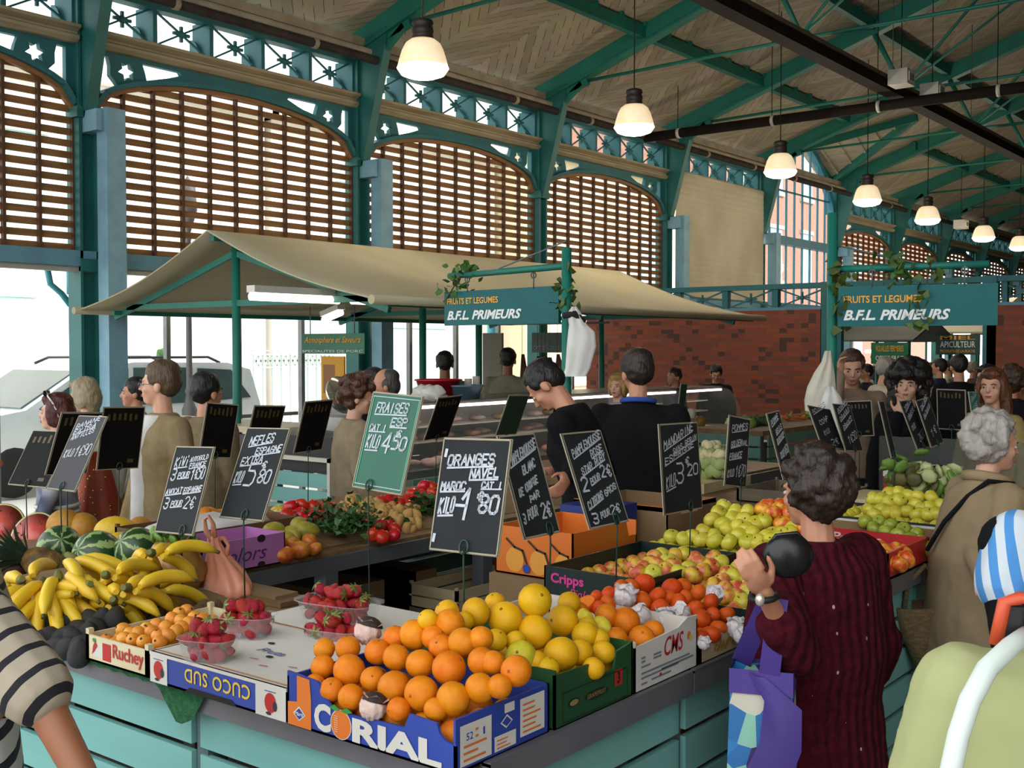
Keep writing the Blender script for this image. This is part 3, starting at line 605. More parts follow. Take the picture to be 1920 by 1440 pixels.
for y in (6.05, 8.36, 9.24, 11.6):
    MB().tube([(XM, y, 0), (XM, y, ZM-.1)], .036, 10).build('post', TEAL, cn)
for y in (6.05, 8.9, 11.6):
    mb = MB(); mb.bar((XM, y, ZM-.16), (XL+.15, y, ZE-.06), .035, .05); mb.bar((XM, y, ZM-.16), (XR-.15, y, ZE-.06), .035, .05); mb.bar((XL+.35, y, ZE+.03), (XR-.3, y, ZE+.03), .035, .05); mb.build('frame', TEAL, cn)
mb = MB(); mb.bar((XM, YA+.05, ZM-.05), (XM, YB, ZM-.05), .05, .05)
for xe in (XL+.25, XR-.1): mb.bar((xe, YA+.2, ZE-.02), (xe, YB-.05, ZE-.02), .04, .04)
mb.build('purlin', TEAL, cn)
TUBE = pm('lit_fluorescent', 'fffbe6', 'fffdf0', 3, .4, emis=4)
for i, (a, b, lab) in enumerate((((470, 556), (634, 563), 'left lit fluorescent tube under the cream canopy'), ((660, 563), (793, 570), 'longer lit fluorescent tube under the cream canopy beside the stall post'), ((607, 600), (640, 586), 'short lit tube under the far slope of the cream canopy'))):
    X = -6.5 if i < 2 else -8.3
    r = thing('tube_light', lab, 'light', (0, 0, 0), 0, 'tube lights under the canopy'); p, q = at(*a, X=X), at(*b, X=X); 
    if i == 2: q = at(*b, X=-8.0)
    z = (p.z+q.z)/2; p.z, q.z = (z, z) if i < 2 else (p.z, q.z)
    MB().tube([p, q], .03, 10).build('tube', TUBE, r); MB().bar(p+Vector((0, 0, .055)), q+Vector((0, 0, .055)), .09, .05).build('fitting', pm('white_metal', 'cfcdc2', rough=.4), r)
# ================================================================ BUTCHER'S DISPLAY COUNTERS
CABW = pm('cabinet_white', 'd3cfc2', 'c8c4b6', 2, .5); GLS = pm('counter_glass', 'd8e2de', rough=.08, alpha=.2, spec=1.); SST = pm('stainless_steel', 'a7a69f', '96958e', 3, .3, metal=.7); LED = pm('lit_strip', 'ffe9e6', 'fff3ee', 3, .4, emis=5)
MEAT = pm('raw_meat', 'a8453c', 'd98f80', 14, .45, vary=.2); MEATP = pm('pale_meat', 'd9a08c', 'e9c9ba', 12, .45, vary=.15)
def display(label, x, y0, y1, z, mat):
    r = thing('display_counter', label, 'counter', (0, 0, 0))
    MB().b2((x-.9, y0, 0), (x, y1, .78)).build('cabinet', mat, r)
    slat_panel(r, (x+.02, y0, 0), (x+.02, y1, 0), 1, .78, .1); slat_panel(r, (x-.85, y0-.02, 0), (x, y0-.02, 0), -1, .93 if x > -6.3 else .8, .1)
    MB().b2((x-.9, y0, .78), (x-.02, y1, .84)).build('meat_tray', SST, r)
    MB().b2((x-.95, y0-.02, z-.03), (x-.28, y1+.02, z)).b2((x-.95, y0, .84), (x-.92, y1, z-.03)).build('top_shelf', SST, r)
    MB().b2((x-.32, y0, z-.055), (x-.27, y1, z-.032)).build('light_strip', LED, r)
    for zz in (1.0, 1.13): MB().b2((x-.9, y0+.03, zz), (x-.45, y1-.03, zz+.012)).build('glass_shelf', pm('pale_shelf', 'cfcabc', rough=.3), r)
    mb = MB(); P = [(x-.28, z-.01), (x-.16, z-.04), (x-.06, z-.14), (x-.01, z-.28), (x, .84)]
    for a, b in zip(P, P[1:]): mb.add([(a[0], y0, a[1]), (b[0], y0, b[1]), (b[0], y1, b[1]), (a[0], y1, a[1])], [(0, 1, 2, 3)])
    mb.add([(x-.9, y0, .84)]+[(q[0], y0, q[1]) for q in P[::-1]]+[(x-.9, y0, z)], [tuple(range(7))]); mb.build('curved_glass', GLS, r)
    return r
display('long curved glass meat counter with steel top and a lit strip', -6.0, 6.3, 10.6, 1.36, CABW)
display('small glass display case with lit edge in front of the brick wall', -6.5, 11.0, 13.0, 1.32, CABW)
for i in range(30):
    y = 6.4+i*.139; zz = (1.015, 1.145)[i % 2]; o = MB().ell((0, 0, 0), (.09, .06, .03), 0, None, 10, 6, lambda p: p*(1+.15*math.sin(p.x*6+p.y*5))).build('charcuterie', (MEATP, pm('pate_crust', 'b08a62', '8f6a48', 8, .6, vary=.2), pm('wrapped_ham', 'd9c9bb', 'c9a898', 8, .4, vary=.1))[i % 3], None, (-6.62+.06*math.sin(i*2), y, zz+.025)); tag(o, 'charcuterie piece on a shelf inside the long curved glass counter', 'meat', 'charcuterie on the shelves of the long glass counter')
k = 0
for i in range(34):
    y = 6.4+i*.121; x = -6.12-.5*R_.random()
    o = MB().ell((0, 0, 0), (.07+.04*R_.random(), .05+.03*R_.random(), .025+.025*R_.random()), 0, None, 10, 6).build('meat_cut', MEAT if R_.random() < .5 else MEATP, None, (x, y, .88)); o.rotation_euler.z = R_.random()*3
    tag(o, 'cut of raw meat on the tray behind the curved glass', 'meat', 'cuts of meat in the long glass counter')
# side bench of the butcher: scales, paper, tools
bn = thing('work_bench', 'cream and steel bench with dark shelf at the near end of the butcher stall', 'bench', (0, 0, 0))
MB().b2((-9.2, 5.85, 1.12), (-6.95, 6.45, 1.17)).build('top', pm('cream_laminate', 'c4b89c', 'b7ab90', 2, .5), bn); MB().b2((-9.2, 5.9, .78), (-6.95, 6.4, .82)).build('shelf', SST, bn); MB().b2((-9.2, 5.88, .98), (-6.95, 5.92, 1.1)).build('apron', pm('dark_apron', '2c2a2a', rough=.5), bn)
for x in (-9.15, -7.0): MB().b2((x-.03, 5.88, 0), (x+.03, 5.94, 1.12)).b2((x-.03, 6.36, 0), (x+.03, 6.42, 1.12)).build('leg', SST, bn)
sp = thing('end_panel', 'pale framed panel of turquoise slats right of the medlar chalk board', 'panel', (-6.45, 5.6, 0))
MB().b2((-.42, 0, 0), (-.39, .04, 1.0)).b2((.36, 0, 0), (.39, .04, 1.0)).b2((-.42, 0, .97), (.39, .04, 1.0)).build('frame', CABW, sp); slat_panel(sp, (-.4, .02, 0), (.38, .02, 0), -1, .88, .1); MB().b2((-.38, .05, .88), (.36, .3, 1.15)).build('black_box', pm('black_plastic', '1d1f20', rough=.5), sp)
def tub(nm, lab, cat, p, r0, r1, h, mat, n=18):
    return tag(MB().lathe([(0, 0), (r0, 0), (r1, h), (r1+.012, h), (r1+.012, h-.015), (r1-.006, h-.01), (r0-.01, .012), (0, .012)], n).build(nm, mat, None, p), lab, cat)
q = lambda px_, py_, X=-6.6, Z=1.362: Vector((X, at(px_, py_, X=X).y, Z))
tub('plastic_tub', 'red plastic tub on the steel top before the vendor in the slate shirt', 'tub', q(822, 730), .15, .2, .17, pm('red_plastic', 'b01c22', rough=.35)); tub('plastic_tub', 'blue grey plastic tub beside the red tub on the meat counter', 'tub', q(868, 740, -6.45), .14, .18, .12, pm('blue_plastic', '6f92a3', rough=.4))
for px_, h, lab in ((893, .19, 'taller pale paper roll standing on the meat counter'), (878, .17, 'shorter pale paper roll standing on the meat counter')):
    tag(MB().lathe([(0, 0), (.035, 0), (.035, h), (0, h)], 14).build('paper_roll', pm('pale_paper', 'd5d0c6', rough=.7), None, q(px_, 740, -6.5)), lab, 'paper roll')
for px_, X, lab in ((797, -6.5, 'crumpled white carrier sacks piled by the red tub'), (812, -6.35, 'loose white plastic wrap hanging over the counter top')):
    mb = MB(); 
    mb.ell((0, 0, .06), (.12, .1, .07), 0, None, 14, 9, lambda p: p*(1+.25*math.sin(p.x*7+p.z*5)*math.cos(p.y*6))); tag(mb.build('white_wrap', pm('white_plastic', 'dcd9d2', rough=.5, bump=.3), None, q(px_, 740, X)), lab, 'wrap')
# scale with gleaming arm, poster, hanging signs
sl = thing('meat_slicer', 'gleaming steel slicer on the bench behind the curly haired woman', 'slicer', (at(640, 745, Y=6.1).x, 6.1, 1.17))
MB().b2((-.18, -.12, 0), (.18, .12, .1)).build('base', SST, sl); MB().lathe([(0, -.015), (.15, -.01), (.155, 0), (.15, .01), (0, .015)], 24, 0, Matrix.Translation((0, 0, .27)) @ Matrix.Rotation(1.2, 4, 'Y')).build('blade', pm('polished_steel', 'd9d6cc', rough=.12, metal=.9), sl); MB().cap((.05, .1, .1), (.12, .1, .35), .035, .03).build('arm', SST, sl)
def hang_sign(name, label, a, b, c, plane, col1, lines, mats, rod=0):
    """flat board hung in the place: a top left, b top right pixel, c bottom left y"""
    P, Q = at(*a, **plane[0]), at(*b, **plane[1]); B = at(a[0], c, **plane[0]); h = P.z-B.z
    u = Vector((Q.x-P.x, Q.y-P.y, 0)); L = u.length; u.normalize(); F = frame((P.x, P.y, P.z-h), u, (0, 0, 1)); r = thing(name, label, 'sign', (0, 0, 0))
    mb = MB(); mb.box((L/2, h/2, -.012), (L, h, .02), 0, 0, F)
    for (txt, x, y, w_, h_, mi, bold, shear) in lines: put_text(mb, txt, F, x*L, y*h, w_*L, h_*h, mi, bold, shear, .003)
    mb.build('board', [col1]+mats, r)
    return r, F, L, h
YEL = pm('sign_yellow', 'd99a1e', rough=.5); SWHITE = pm('sign_white', 'd9dcd8', rough=.5); SGREEN = pm('sign_green', '0f6d4a', '0c6244', 3, .4); SDARK = pm('sign_dark_green', '12403a', rough=.4)
r, F, L, h = hang_sign('hanging_sign', 'green hanging sign with yellow script left of the stall post, over the poster', (565, 626), (683, 629), 663, (dict(Y=7.3), dict(Y=7.3)), SGREEN, [('Atmosphere et Saveurs', .05, .45, .9, .4, 1, .01, .4), ('SPECIALITES DE PORC', .02, .07, .96, .12, 2, 0, 0)], [YEL, SWHITE])
mb = MB()
for x in (.15, .85): a_ = F @ Vector((x*L, h, 0)); mb.tube([a_, (a_.x, a_.y, 2.2)], .005, 5)
mb.build('hanger', STEEL, r)
r, F, L, h = hang_sign('hanging_sign', 'small dark green hanging sign with faint lettering behind the stall pole', (997, 624), (1052, 626), 661, (dict(Y=10.4), dict(Y=10.4)), SDARK, [('CHARCUTERIE', .06, .6, .88, .16, 1, 0, 0), ('CATTET-COLLE', .06, .14, .88, .2, 2, 0, 0)], [pm('dim_gold', '8a6a28', rough=.5), pm('dim_white', '9aa39c', rough=.5)])
mb = MB(); a_ = F @ Vector((L/2, h, 0)); mb.tube([a_, (a_.x, a_.y, 2.15)], .006, 5); mb.build('hanger', STEEL, r)
p = at(602, 668, Y=6.9); w_ = at(645, 668, Y=6.9).x-p.x; h_ = p.z-1.0
po = thing('poster', 'tall yellow and brown picture poster hung below the green script sign', 'poster', (p.x, 6.9, 1.0)); mb = MB().b2((0, 0, 0), (w_, .02, h_)); F = frame((0, 0, 0), (1, 0, 0), (0, 0, 1))
rect(mb, F, 0, 0, w_, h_*.45, 1); rect(mb, F, .03, h_*.55, w_*.6, h_*.9, 2, .002)
for j in range(9): disc(mb, F, w_*(.2+.07*j), h_*(.35+.08*math.sin(j*2)), .05, .05, 2+j % 2, 12, .003+.0002*j)
mb.build('sheet', [pm('poster_yellow', 'c7901c', rough=.6), pm('poster_dark', '3a1f19', rough=.6), pm('poster_brown', '8a5a30', rough=.6), pm('poster_tan', 'b98b57', rough=.6)], po)
p = at(805+100, 650, Y=9.6); pn = MB().b2((p.x, 9.6, 1.35), (at(941, 650, Y=9.6).x, 9.63, 1.35+.62)).build('notice_board', pm('grey_board', '8d8878', rough=.8)); tag(pn, 'plain grey board hung behind the counter between the two butchers', 'board')
rl = MB().tube([(-7.6, 9.5, 2.06), (-6.2, 9.5, 2.06)], .012, 6).build('hanging_rail', STEEL); tag(rl, 'steel rail for hanging sausages behind the meat counter', 'rail')
SAUS = pm('dry_sausage', '6a3326', '4e261d', 14, .7, bump=.3)
for j, (px_, top, ln, g) in enumerate(((979, 664, .62, 1), (1008, 668, .4, 2), (1015, 670, .55, 2), (1022, 668, .6, 2), (1030, 670, .5, 2), (1045, 664, .42, 3))):
    p = at(px_, top, Y=9.5); mb = MB()
    for s in range(2): mb.tube([(.02*s, 0, 0), (.03*s+.01, .0, -ln*.3), (.015*s, 0, -ln*.7), (.02*s, 0, -ln)], [.008, .028, .03, .012], 8)
    mb.tube([(0, 0, 0), (0, 0, 2.06-p.z)], .003, 4)
    o = mb.build('sausage', SAUS, None, p); tag(o, {1: 'single dark dry sausage hanging against the pale shirted butcher', 2: 'brown dry sausage in the bunch hanging below the dark green sign', 3: 'brown sausage hanging alone just left of the stall pole'}[g], 'sausage', 'dry sausages on the rail')
# ================================================================ SIGN POLES OF THE FRUIT STALL
IVY = pm('ivy_leaf', '4d6b22', '2f4a17', 8, .6, vary=.25)
def ivy(parent, pts, n, rr):
    mb = MB()
    mb.tube(pts, .004, 5)
    for k in range(n):
        t = R_.random()*(len(pts)-1); i = int(t); c = Vector(pts[i]).lerp(Vector(pts[min(i+1, len(pts)-1)]), t-i)+Vector((R_.gauss(0, rr), R_.gauss(0, rr), R_.gauss(0, rr))); s = .02+.018*R_.random()
        M = Matrix.Translation(c) @ Euler((R_.random()*6, R_.random()*6, R_.random()*6)).to_matrix().to_4x4()
        mb.add([(0, -s, 0), (s*.8, -s*.3, .004), (s*.5, s*.5, 0), (0, s*1.2, .006), (-s*.5, s*.5, 0), (-s*.8, -s*.3, .004)], [(0, 1, 2, 3, 4, 5)], 1, False, M)
    mb.build('ivy', [pm('ivy_stem', '4a3a20', rough=.8), IVY], parent)
SIGNT = pm('sign_teal', '0f5e60', '0d5759', 2, .5, spec=.25)
def stall_sign(label, plabel, pole, zt, ends, ys, txt, base):
    pr = thing('sign_pole', plabel, 'pole', (pole.x, pole.y, 0))
    MB().tube([(0, 0, 0), (0, 0, zt)], .028, 12).build('pole', TEAL, pr)
    P, Q = ends; u = Vector((Q.x-P.x, Q.y-P.y, 0)); L = u.length; u.normalize(); F = frame((P.x, P.y, ys[0]), u, (0, 0, 1)); h = ys[1]-ys[0]
    za = ys[1]+.1; far = P if (P-pole).length > (Q-pole).length else Q; near = Q if far is P else P
    e = Vector((far.x-pole.x, far.y-pole.y, 0)); MB().tube([(0, 0, za), (e.x*.95, e.y*.95, za)], .02, 10).build('arm', TEAL, pr)
    MB().tube([(e.x*.6, e.y*.6, za), (0, 0, za+.14)], .005, 5).build('stay', STEEL, pr)
    r = thing('stall_sign', label, 'sign', (0, 0, 0)); mb = MB(); mb.box((L/2, h/2, -.012), (L, h, .022), 0, 0, F)
    for (t, x, y, w2, h2, mi, bold, shear) in txt: put_text(mb, t, F, x*L, y*h, w2*L, h2*h, mi, bold, shear, .002)
    mb.build('board', [SIGNT, YEL, SWHITE], r)
    for x in (.22, .8):
        mb = MB(); a = F @ Vector((x*L, h, 0)); mb.tube([(a.x, a.y, a.z-.01), (a.x, a.y, za)], .004, 5); mb.tube([(a.x+.018*math.cos(t), a.y, za-.03+.018*math.sin(t)) for t in [k*.7 for k in range(10)]], .004, 5); mb.build('hook', STEEL, r)
    return pr, e, za
po_ = Vector((-3.68, 5.2, 0)); d1 = 6.52
P, Q = at(833, 585, d=7.3), at(1047, 567, d=6.55)
zb, zt_ = (at(833, 616, d=7.3).z+at(1047, 600, d=6.55).z)/2, (at(833, 552, d=7.3).z+at(1047, 531, d=6.55).z)/2
pr, e, za = stall_sign('teal FRUITS ET LEGUMES stall sign hung before the cream canopy, beside the white towel', 'tall teal pole rising from the stall in front of the cream canopy', po_, at(1056, 465, d=6.35).z, (P, Q), (zb, zt_), [('FRUITS ET LEGUMES', .03, .62, .47, .18, 1, .02, 0), ('B.F.L. PRIMEURS', .03, .16, .67, .27, 2, .035, .3)], None)
ivy(pr, [(0, 0, za-.02), (-.03, .02, za-.2), (.02, 0, za-.3)], 40, .035); ivy(pr, [(e.x*.98, e.y*.98, za-.15), (e.x*.85, e.y*.85, za), (e.x*.75, e.y*.75, za+.03)], 45, .045)
po2 = Vector((at(1560, 600, d=6.3).x, at(1560, 600, d=6.3).y, 0)); P, Q = at(1572, 570, d=6.2), at(1871, 570, d=5.85)
zb, zt_ = at(1720, 611, d=6.02).z, at(1720, 534, d=6.02).z
pr, e, za = stall_sign('wider teal FRUITS ET LEGUMES stall sign trailing ivy, before the partition gap', 'tall teal pole carrying the right hand stall sign and the pale apron', po2, at(1560, 400, d=6.3).z, (P, Q), (zb, zt_), [('FRUITS ET LEGUMES', .035, .58, .5, .18, 1, .02, 0), ('B.F.L. PRIMEURS', .035, .15, .68, .26, 2, .035, .3)], None)
ivy(pr, [(.02, -.01, za), (.05, -.02, za-.12), (.06, -.03, za-.3)], 60, .035); ivy(pr, [(e.x*.4, e.y*.4-.02, za+.04), (e.x*.42, e.y*.42-.02, za-.08)], 30, .04); ivy(pr, [(e.x*.62, e.y*.62-.02, za+.03), (e.x*.58, e.y*.58-.03, za-.18), (e.x*.57, e.y*.57-.03, za-.3)], 40, .035)
# cloths tied to the poles
def drape(name, label, cat, prof, loc, mat, rz_=0, knot=None):
    """prof: (z, centre x, half width, depth) from top to bottom, folded sheet"""
    mb = MB(); n = 18
    rings = []
    for k, (z, cx, hw, dp) in enumerate(prof):
        rings.append([(cx+hw*math.cos(2*math.pi*j/n), dp*math.sin(2*math.pi*j/n)*(1+.35*math.sin(j*2.2+k*.5)), z) for j in range(n)])
    vs = [p for r in rings for p in r]; fs = [(i*n+j, i*n+(j+1) % n, (i+1)*n+(j+1) % n, (i+1)*n+j) for i in range(len(rings)-1) for j in range(n)]+[tuple(range(n)), tuple((len(rings)-1)*n+j for j in range(n))[::-1]]
    mb.add(vs, fs, 0, True); o = mb.build(name, mat, None, loc); o.rotation_euler.z = rz_; return tag(o, label, cat)
TOW = pm('white_cloth', 'd9d7d2', 'cbc8c2', 6, .9, bump=.2)
p = at(1077, 575, d=6.22); tw = drape('towel', 'white towel tied to the pole beside the left hand sign', 'towel', [(0, 0, .015, .015), (-.04, .0, .04, .03), (-.1, .02, .05, .03), (-.14, .04, .075, .03), (-.22, .04, .082, .028), (-.34, .02, .07, .025), (-.385, .0, .065, .02)], p, TOW, 38*D2R)
MB().tube([(-.06, .0, -.05), (0, -.03, -.04), (.05, 0, -.08), (.03, .02, -.1)], .018, 8).build('dark_tie', pm('black_cloth', '17171a', rough=.9), tw)
p = at(1549, 668, d=6.2); drape('apron', 'cream apron hanging from the right hand sign pole', 'apron', [(.03, .01, .018, .02), (-.03, .005, .03, .03), (-.09, -.01, .055, .045), (-.17, -.025, .078, .05), (-.24, -.03, .088, .05), (-.3, -.028, .085, .05)], p, pm('cream_cloth', 'cfc9ba', 'bfb8a8', 6, .9, bump=.2), 38*D2R)
p = at(1556, 745, d=6.12); drape('white_cloth', 'bright white cloth strip dangling over the chalk boards below the cream apron', 'cloth', [(.06, 0, .02, .02), (0, .01, .05, .03), (-.06, .01, .07, .03), (-.12, .02, .05, .02), (-.24, .045, .025, .015), (-.28, .05, .015, .01)], p, TOW, 38*D2R)
# ================================================================ NEIGHBOUR VEGETABLE STALL AND FAR STALLS
nv = thing('vegetable_counter', 'green slatted counter of the vegetable stall before the brick wall', 'counter', (0, 0, 0))
MB().b2((-5.95, 10.7, .9), (-5.1, 14.4, .95)).build('table_top', WOODT, nv); slat_panel(nv, (-5.08, 10.7, 0), (-5.08, 14.4, 0), 1, .9, .1, mat=pm('sage_slat', '5f8b7d', '557f72', 2, .6)); slat_panel(nv, (-5.95, 10.68, 0), (-5.1, 10.68, 0), 1, .9, .1, mat=MATS['sage_slat'])
for x in (-5.9, -5.15):
    for y in (10.75, 14.35): post_(nv, x, y, .9)
tag(MB().b2((-5.4, 8.6, .0), (-5.05, 9.1, .86)).build('pink_crate_stack', pm('pink_board', 'b56b6c', 'a96164', 3, .7)), 'dull pink cloth covered box beside the vegetable counter', 'box')
VEG = [pm('leaf_green', '4f7a2b', '7fa046', 12, .6, bump=.3), pm('dark_leaf', '24431d', '3c5c26', 14, .6, bump=.3), pm('carrot', 'c9622a', 'b85422', 6, .6), pm('cream_veg', 'd6c89c', 'c4b382', 8, .6)]
for k in range(26):
    px_ = 1385+k*5.6; kind = 0 if k < 5 else 1 if k < 11 else 3 if k < 14 else 2 if k < 24 else 0; p = at(px_, 776+3*R_.random(), X=-5.45-.25*R_.random()); p.y = min(p.y, 14.2); p.z = .985+.02*R_.random()
    mb = MB()
    if kind == 2: mb.cap((-.1, 0, 0), (.1, 0, 0), .022, .008, 8); mb.tube([(.0-.1, 0, 0), (-.2, .02, .04)], .008, 5, 1)
    else: mb.ell((0, 0, 0), (.08, .07, .06), 0, None, 10, 7, lambda q_: q_*(1+.3*math.sin(q_.x*6+k)*math.cos(q_.y*7)))
    o = mb.build(('lettuce', 'spinach_bunch', 'carrot', 'turnip')[kind], [VEG[kind], VEG[0]], None, p); o.rotation_euler.z = R_.random()*6
    tag(o, ('pale green lettuce on the vegetable counter by the brick wall', 'dark leafy bunch on the vegetable counter by the brick wall', 'orange carrot on the far vegetable counter near the apron', 'cream root vegetable on the vegetable counter by the brick wall')[kind], ('lettuce', 'spinach', 'carrot', 'turnip')[kind], ('lettuces', 'dark leafy bunches', 'carrots', 'cream roots')[kind]+' on the vegetable counter')
# things standing in front of the small display
for j, (px_, py_, w2, h2, c, lab) in enumerate(((1320, 812, .3, .17, 'd8d49a', 'stack of pale yellow cheese boxes below the small display case'), (1366, 805, .09, .26, 'd9d79f', 'pale yellow bottle shaped tub right of the cheese boxes'), (1312, 790, .12, .12, '8a6d25', 'ochre jar on the ledge of the small display case'), (1296, 775, .1, .1, 'c9c4b4', 'white roll on the ledge of the small display case'), (1265, 715, .14, .12, '9a5a22', 'row of amber jars on top of the small display case'))):
    p = at(px_, py_, X=-6.15 if j < 4 else -6.9); mb = MB().lathe([(0, -h2/2), (w2/2, -h2/2), (w2/2, h2*.3), (w2*.3, h2*.42), (w2*.3, h2/2), (0, h2/2)], 12) if j else MB().box((0, 0, 0), (.15, w2, h2)).box((.078, .02, 0), (.004, w2*.6, h2*.5), 1)
    tag(mb.build('cheese_box' if j == 0 else 'jar', [pm('goods_'+c, c, rough=.5), SWHITE], None, p), lab, 'box' if j == 0 else 'jar')
mb = MB().b2((-6.4, 10.7, 0), (-6.02, 13, .66)); mb.build('plinth', CABW); bpy.data.objects['plinth']['label'] = 'low white ledge below the small display case'; bpy.data.objects['plinth']['category'] = 'ledge'
# far stalls seen through the gap of the partition
CANW = pm('far_canvas', 'b9b3a2', 'aca692', 1, .85); CAND = pm('dark_awning', '4a4d4b', '3d403e', 2, .8)
def far_stall(label, x0, x1, y, zt, mat, sign=None, posts=True):
    r = thing('far_stall', label, 'stall', (0, 0, 0)); D = 2.4
    mb = MB().prism([(y, zt-.35), (y+D/2, zt), (y+D, zt-.35), (y+D, zt-.38), (y+D/2, zt-.04), (y, zt-.38)], lambda u, v, t: (t, u, v), x0, x1); mb.build('awning', mat, r)
    for x in (x0+.1, x1-.1):
        for yy in (y+.1, y+D-.1): MB().tube([(x, yy, 0), (x, yy, zt-.36)], .03, 8).build('post', TEAL, r)
    MB().b2((x0+.2, y+.1, 0), (x1-.2, y+.6, .95)).build('counter', CABW, r); MB().tube([(x0+.4, y+.9, zt-.55), (x1-.4, y+.9, zt-.55)], .03, 8).build('tube_light', TUBE, r)
    if sign:
        p = Vector((sign[0], y-.12, zt-.75)); F = frame(p, (1, 0, 0), (0, 0, 1)); mb = MB().box((sign[1]/2, .17, -.01), (sign[1], .36, .02), 0, 0, F)
        for t, yy, hh, mi in sign[2]: put_text(mb, t, F, .08, yy, sign[1]-.16, hh, mi, .01, 0, .003)
        mb.build('hanging_sign', [sign[3], YEL, SWHITE], r)
    return r
xg = lambda px_, Y: at(px_, 650, Y=Y).x
far_stall('far stall with dark awning and green yellow lettered sign beyond the partition gap', xg(1545, 19), xg(1712, 19), 19, 2.3, CAND, (xg(1634, 18.9), xg(1704, 18.9)-xg(1634, 18.9), [('VOLAILLES FERMIERES', .2, .1, 1), ('OEUFS FRAIS', .05, .08, 2)], SGREEN))
far_stall('far stall under pale canvas with dark sign reading APICULTEUR', xg(1750, 21), xg(1858, 21), 21, 2.45, CANW, (xg(1755, 20.9), xg(1838, 20.9)-xg(1755, 20.9), [('MIEL', .26, .07, 1), ('APICULTEUR', .12, .11, 2), ('PRODUITS DE LA RUCHE', .03, .05, 1)], SDARK))
far_stall('far stall under wide pale canvas deep in the hall behind the crowd', xg(1670, 27), xg(1880, 27), 27, 3.0, CANW)
# ================================================================ PEOPLE
PENDING = []
def organic(name, mb, mat, parent, vox=.01, sm=4, disp=None):
    o = mb.build(name, mat, parent); m = o.modifiers.new('r', 'REMESH'); m.mode = 'VOXEL'; m.voxel_size = vox; m.use_smooth_shade = True
    s = o.modifiers.new('s', 'SMOOTH'); s.factor = .5; s.iterations = sm
    if disp:
        tx = bpy.data.textures.get('tuft%g' % disp[1]) or bpy.data.textures.new('tuft%g' % disp[1], 'CLOUDS'); tx.noise_scale = disp[1]
        d = o.modifiers.new('d', 'DISPLACE'); d.texture = tx; d.strength = disp[0]; d.mid_level = .5
    PENDING.append(o); return o
def finalize():
    bpy.context.view_layer.update(); dg = bpy.context.evaluated_depsgraph_get(); out = []
    for o in PENDING: out.append(bpy.data.meshes.new_from_object(o.evaluated_get(dg)))
    for o, me in zip(PENDING, out):
        old = o.data; o.modifiers.clear(); o.data = me; me.name = o.name
        me.polygons.foreach_set('use_smooth', [True]*len(me.polygons)); me.update()
        if old.users == 0: bpy.data.meshes.remove(old)
    PENDING.clear()
SKIN = pm('skin', 'c58d6e', 'b97f62', 9, .5); SKINP = pm('pale_skin', 'd3a389', 'c8957a', 9, .5); SKINT = pm('tanned_skin', '9a6446', '8c583c', 8, .5)
def hairm(n, a, b): return pm('hair_'+n, a, b, 30, .55, bump=.6, stretch=(1, 1, .25), bscale=90)
EYEW = pm('eye_white', 'c4bbb0', rough=.4); IRIS = pm('iris', '2c211a', rough=.2); LIPS = pm('lips', 'a85a4c', rough=.45)
def cloth(n, a, b=None, scale=14, bump=.25): return pm('cloth_'+n, a, b or a, scale, .95, bump=bump, bscale=60, spec=.15)
SHOE = pm('dark_shoe', '231d1a', rough=.5)
def hand(mb, w, d, n, s, curl=.5):
    """wrist, pointing direction, palm normal; four fingers and a thumb"""
    d = d.normalized(); a = d.cross(n).normalized(); n = a.cross(d).normalized(); R = Matrix((a, d, n)).transposed()
    mb.ell(w+d*.045*s, (.037*s, .05*s, .016*s), 0, R, 10, 8)
    for k, (o, l) in enumerate(((-.027, .06), (-.009, .072), (.01, .068), (.027, .052))):
        b = w+d*.085*s+a*o*s; m1 = b+(d*math.cos(curl*.6)+n*math.sin(curl*.6))*l*.5*s; m2 = m1+(d*math.cos(curl*1.6)+n*math.sin(curl*1.6))*l*.55*s
        mb.cap(b, m1, .0095*s, .0088*s, 7); mb.cap(m1, m2, .0088*s, .007*s, 7)
    b = w+d*.025*s-a*.03*s; m1 = b+(d*.7-a*.6+n*.35).normalized()*.04*s; mb.cap(b, m1, .013*s, .01*s, 7); mb.cap(m1, m1+(d*.9-a*.1+n*.4).normalized()*.03*s, .01*s, .008*s, 7)
